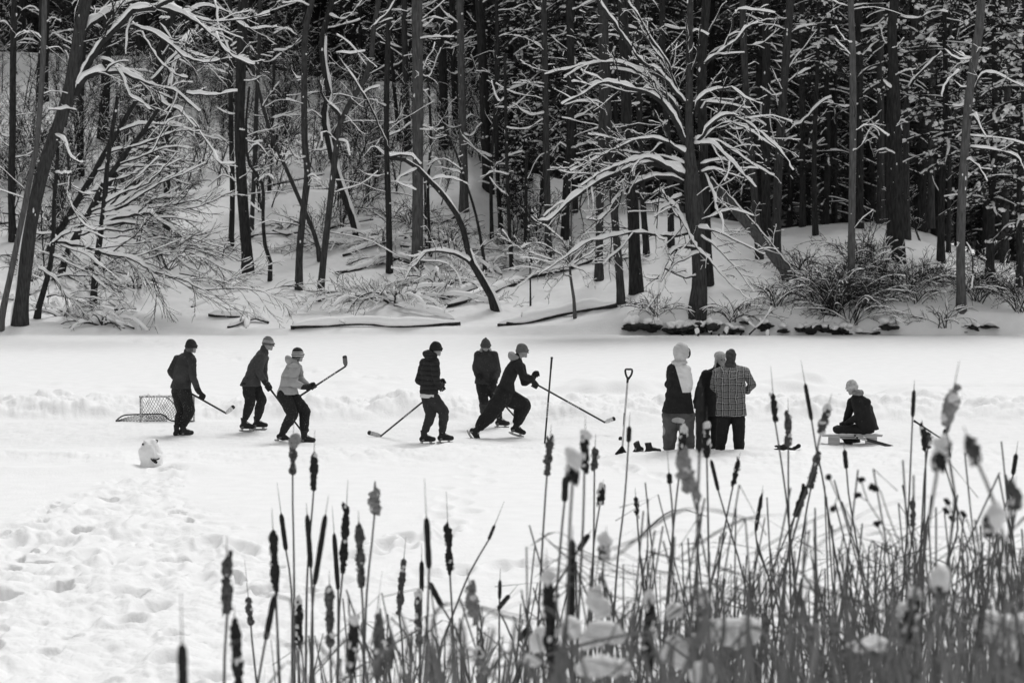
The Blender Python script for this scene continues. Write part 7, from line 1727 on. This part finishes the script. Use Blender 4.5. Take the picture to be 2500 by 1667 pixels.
# ---- headless reed stalks
rng = random.Random(42)
PLACE = [(700, 1250, 1400, 1640, 40), (1250, 1560, 1180, 1600, 34), (1560, 1900, 1110, 1560, 50), (1900, 2200, 1080, 1560, 54), (2200, 2560, 1040, 1540, 62)]
for u0, u1, v0, v1, n in PLACE:
    for k in range(n):
        u, v = rng.uniform(u0, u1), rng.triangular(v0, v1, v0 * .4 + v1 * .6); Y = rng.uniform(12, 17.5)
        T = P(u, v, Y); gz_ = marsh(Y) - .05
        if T[2] < gz_ + .25: continue
        ln = rng.gauss(0, .16) * (T[2] - gz_); B = np.array([T[0] + ln, Y + rng.uniform(-.1, .1), gz_])
        lab = ('headless reed stalk among the cattails' )
        if T[2] - gz_ > 2.6: continue
        o = empty('reed_stalk', tuple(B), lab, 'reed', 'headless reed stalks among the cattails')
        g = Geo(); mid = (T + B) / 2 + np.array([rng.gauss(0, .03), 0, 0])
        if rng.random() < .72:
            g.tube(smooth_path([B, mid, T], .12), .0055, 5)
        else:                # folded over
            e = T + np.array([rng.choice((-1, 1)) * rng.uniform(.08, .4), rng.uniform(-.1, .1), -rng.uniform(.02, .3)])
            g.tube([B, mid, T, e], (.006, .0055, .005, .003), 5)
        g.build('stalk', STALK, o)
        if rng.random() < .75:
            g = Geo(); f = rng.uniform(.3, .8)
            strip(g, [B, B + (T - B) * f * .5 + [rng.gauss(0, .02), -.01, 0], B + (T - B) * f + [rng.gauss(0, .08), -.03, 0]], rng.uniform(.005, .010), 1.0, rng)
            g.build('leaf', REED, o, smooth=False)
# ---- withered leaf tangle
g = Geo(); rng = random.Random(43)
for k in range(430):
    u = 640 + 1960 * rng.random() ** .66
    vt = np.interp(u, [600, 750, 1250, 1600, 1900, 2500], [1600, 1520, 1490, 1440, 1330, 1290]) + abs(rng.gauss(0, 130))
    Y = rng.uniform(13, 17.8); T = P(u, vt, Y); gz_ = marsh(Y) - .03
    if T[2] < gz_ + .06: T[2] = gz_ + rng.uniform(.08, .5)
    h = T[2] - gz_; B = np.array([T[0] + rng.gauss(0, .18) * h, Y + rng.gauss(0, .15), gz_])
    if rng.random() < .45: pts = [B, (B + T) / 2 + [rng.gauss(0, .04), 0, 0], T]
    else:
        e = T + np.array([rng.gauss(0, .22), rng.gauss(0, .1), -rng.uniform(.02, .35)])
        pts = [B, (B + T) / 2 + [rng.gauss(0, .05), 0, 0], T, e]
    strip(g, pts, rng.uniform(.003, .010), rng.uniform(.3, 1.5), rng)
for k in range(95):
    u = 690 + 1900 * rng.random() ** .8; vt = rng.uniform(1490, 1650) - (90 * rng.random() if u > 1700 else 0); Y = rng.uniform(7.4, 10); T = P(u, vt, Y); gz_ = marsh(Y) - .03
    B = np.array([T[0] + rng.gauss(0, .25) * (T[2] - gz_), Y, gz_])
    e = T + np.array([rng.gauss(0, .16), 0, -rng.uniform(-.02, .2)])
    strip(g, [B, (B + T) / 2 + [rng.gauss(0, .03), 0, 0], T, e], rng.uniform(.006, .013), rng.uniform(.3, 1.3), rng)
for k in range(130):
    u = 1500 + 1100 * rng.random() ** .8; vt = rng.uniform(1400, 1640); Y = rng.uniform(9.5, 13); T = P(u, vt, Y); gz_ = marsh(Y) - .03
    B = np.array([T[0] + rng.gauss(0, .3) * (T[2] - gz_), Y, gz_]); e = T + np.array([rng.gauss(0, .3), rng.gauss(0, .1), -rng.uniform(-.05, .3)])
    strip(g, [B, (B + T) / 2 + [rng.gauss(0, .05), 0, 0], T, e], rng.uniform(.005, .014), rng.uniform(.3, 1.4), rng)
o = g.build('reed_tangle', REED, None, origin=(3.0, 12, 1), smooth=False); tag(o, 'matted withered reed leaves at the foot of the cattails', 'reeds', kind='stuff')
g = Geo()
for k in range(240):
    u = 1250 + 1300 * rng.random(); v = rng.uniform(1300, 1640); Y = rng.uniform(9, 17); c = P(u, v, Y)
    L = rng.uniform(.2, .7); a = rng.uniform(-.9, .9); pts = [c, c + np.array([L * .5, rng.gauss(0, .05), L * .5 * a]), c + np.array([L, rng.gauss(0, .1), L * a * rng.uniform(.2, 1) - .05])]
    strip(g, pts, rng.uniform(.002, .006), .8, rng)
o = g.build('dry_stem_tangle', STALK, None, origin=(3.0, 12, 1), smooth=False); tag(o, 'thin crossing dry stems woven through the reeds', 'reeds', kind='stuff')

# ---- snow clumps carried by the bent leaves
for i, (zf, x, y, hw, hh, Y, lab) in enumerate((
   (FF3, 455, 1310, 95, 72, 12.0, 'largest round snow mound on the reeds, left of centre right'), (FF3, 480, 1480, 140, 70, 10.5, 'wide snow mound below the largest round one'), (FF3, 285, 1300, 60, 60, 12.0, 'snow mound left of the largest round one'),
   (FF3, 150, 1330, 48, 62, 12.5, 'upright snow mound at the left end of the row'), (FF3, 130, 1450, 60, 50, 11.0, 'low snow mound below the upright one'), (FF3, 455, 1130, 62, 95, 15, 'tall soft snow mound behind the largest round one'),
   (FF3, 565, 1290, 40, 80, 14, 'narrow snow mound right of the largest round one'), (FF3, 1150, 1310, 115, 80, 13.0, 'broad snow mound right of the big blurred snow capped head'), 
   (FF3, 855, 1200, 45, 38, 14, 'small snow mound among stems below the patched trousers'), (FF3, 880, 1400, 60, 60, 13, 'snow mound between the two big blurred heads'), 
   (FF3, 1010, 1520, 60, 45, 11, 'flat snow patch on the reeds at the bottom edge, below the middle mounds'), (FF4, 850, 1230, 50, 46, 12.5, 'snow mound beside the rounded snow cap head'),
   (FF4, 1400, 1330, 130, 110, 11.5, 'big snow mound at the lower right corner'), (FF4, 1265, 1265, 50, 40, 12.5, 'snow mound left of the big corner one'), (FF4, 30, 1300, 60, 60, 12.5, 'snow mound at the left of the right tangle'),
   (FF4, 640, 1380, 90, 40, 11.5, 'long slanting snow on a bent leaf, lower right'))):
    (u, v), = zf([(x, y)]); k = {FF3: 2.1862, FF4: 2.0443}[zf]; Y = min(Y, 12.5) - .8; c = P(u, v, Y); m = 1.05 * Y / F / k
    o = empty('snow_clump', tuple(c), lab, 'snow mound', 'snow mounds on the reeds'); rr = random.Random(i + 60)
    b = Body(); b.ell(c, (hw * m * 1.0, hw * m * .7, hh * m * 1.0))
    for _ in range(6): b.ell(c + np.array([rr.uniform(-.6, .6) * hw, rr.uniform(-.4, .4) * hw, rr.uniform(-.55, .45) * hh]) * m, (hw * m * rr.uniform(.3, .55), hw * m * .45, hh * m * rr.uniform(.3, .55)))
    b.fuse('snow_mound', SNH, o, .012, 2, wr=.07, seed=i)
    g = Geo()
    for _ in range(5):
        x_ = c[0] + rr.uniform(-.8, .8) * hw * m; strip(g, [(x_, Y + .02, marsh(Y) - .05), (x_ + rr.gauss(0, .04), Y, (marsh(Y) + c[2]) / 2), (x_ + rr.gauss(0, .08), Y + .01, c[2])], .007, .5, rr)
    g.build('bent_leaf', REED, o, smooth=False)
# ---- dried weeds with seed balls
for i, (pts, balls, lab) in enumerate((
   ([(460, 545), (500, 640), (590, 790), (690, 1050)], [(456, 540), (478, 698)], 'dried weed with two seed balls below the left bench leg'), ([(618, 560), (650, 660), (740, 800), (820, 960)], [(600, 632), (618, 555)], 'dried weed curving left, below the bench'),
   ([(675, 595), (715, 610), (750, 720), (820, 900)], [(672, 592), (690, 600)], 'dried weed with a drooping flat seed head below the bench'), ([(697, 775), (730, 850), (760, 960), (830, 1080)], [(697, 775)], 'dried weed with a single seed ball, lower right'),
   ([(1045, 655), (1080, 740), (1150, 760), (1190, 900), (1220, 1050)], [(1047, 660), (1042, 706), (1072, 745), (1128, 722)], 'dried weed with four seed balls below the fat snow capped head'))):
    Y = 12.5; uv = FF4(pts); G = to_ground(uv[-2], uv[-1], Y); o = empty('dried_weed', tuple(G), lab, 'weed')
    g = Geo(); sp = smooth_path([P(u, v, Y) for u, v in uv] + [G], .08); g.tube(sp, .0035, 5); g.build('stem', STALK, o)
    for (x, y) in balls:
        g = Geo(); (u, v), = FF4([(x, y)]); c = P(u, v, Y); g.blob(c, (.017, .017, .015), i, 9, 7, .5)
        j_ = int(np.argmin(np.linalg.norm(sp - c, axis=1))); g.tube([c, sp[j_]], .0022, 4); g.build('seed_ball', CATTAIL, o)
# the fallen leaf crossing the left group
o = empty('reed_leaf', tuple(P(400 + 690 / 2.6133, 1100 + 920 / 2.6133, 9)), 'dark broken leaf sticking out horizontally to the left across the knotted head', 'reed')
g = Geo(); strip(g, [ZP(FF2, 568, 912, 9), ZP(FF2, 690, 918, 9), ZP(FF2, 812, 950, 9), ZP(FF2, 830, 1100, 9)], .008, .2, rng); g.build('leaf', STALK, o)
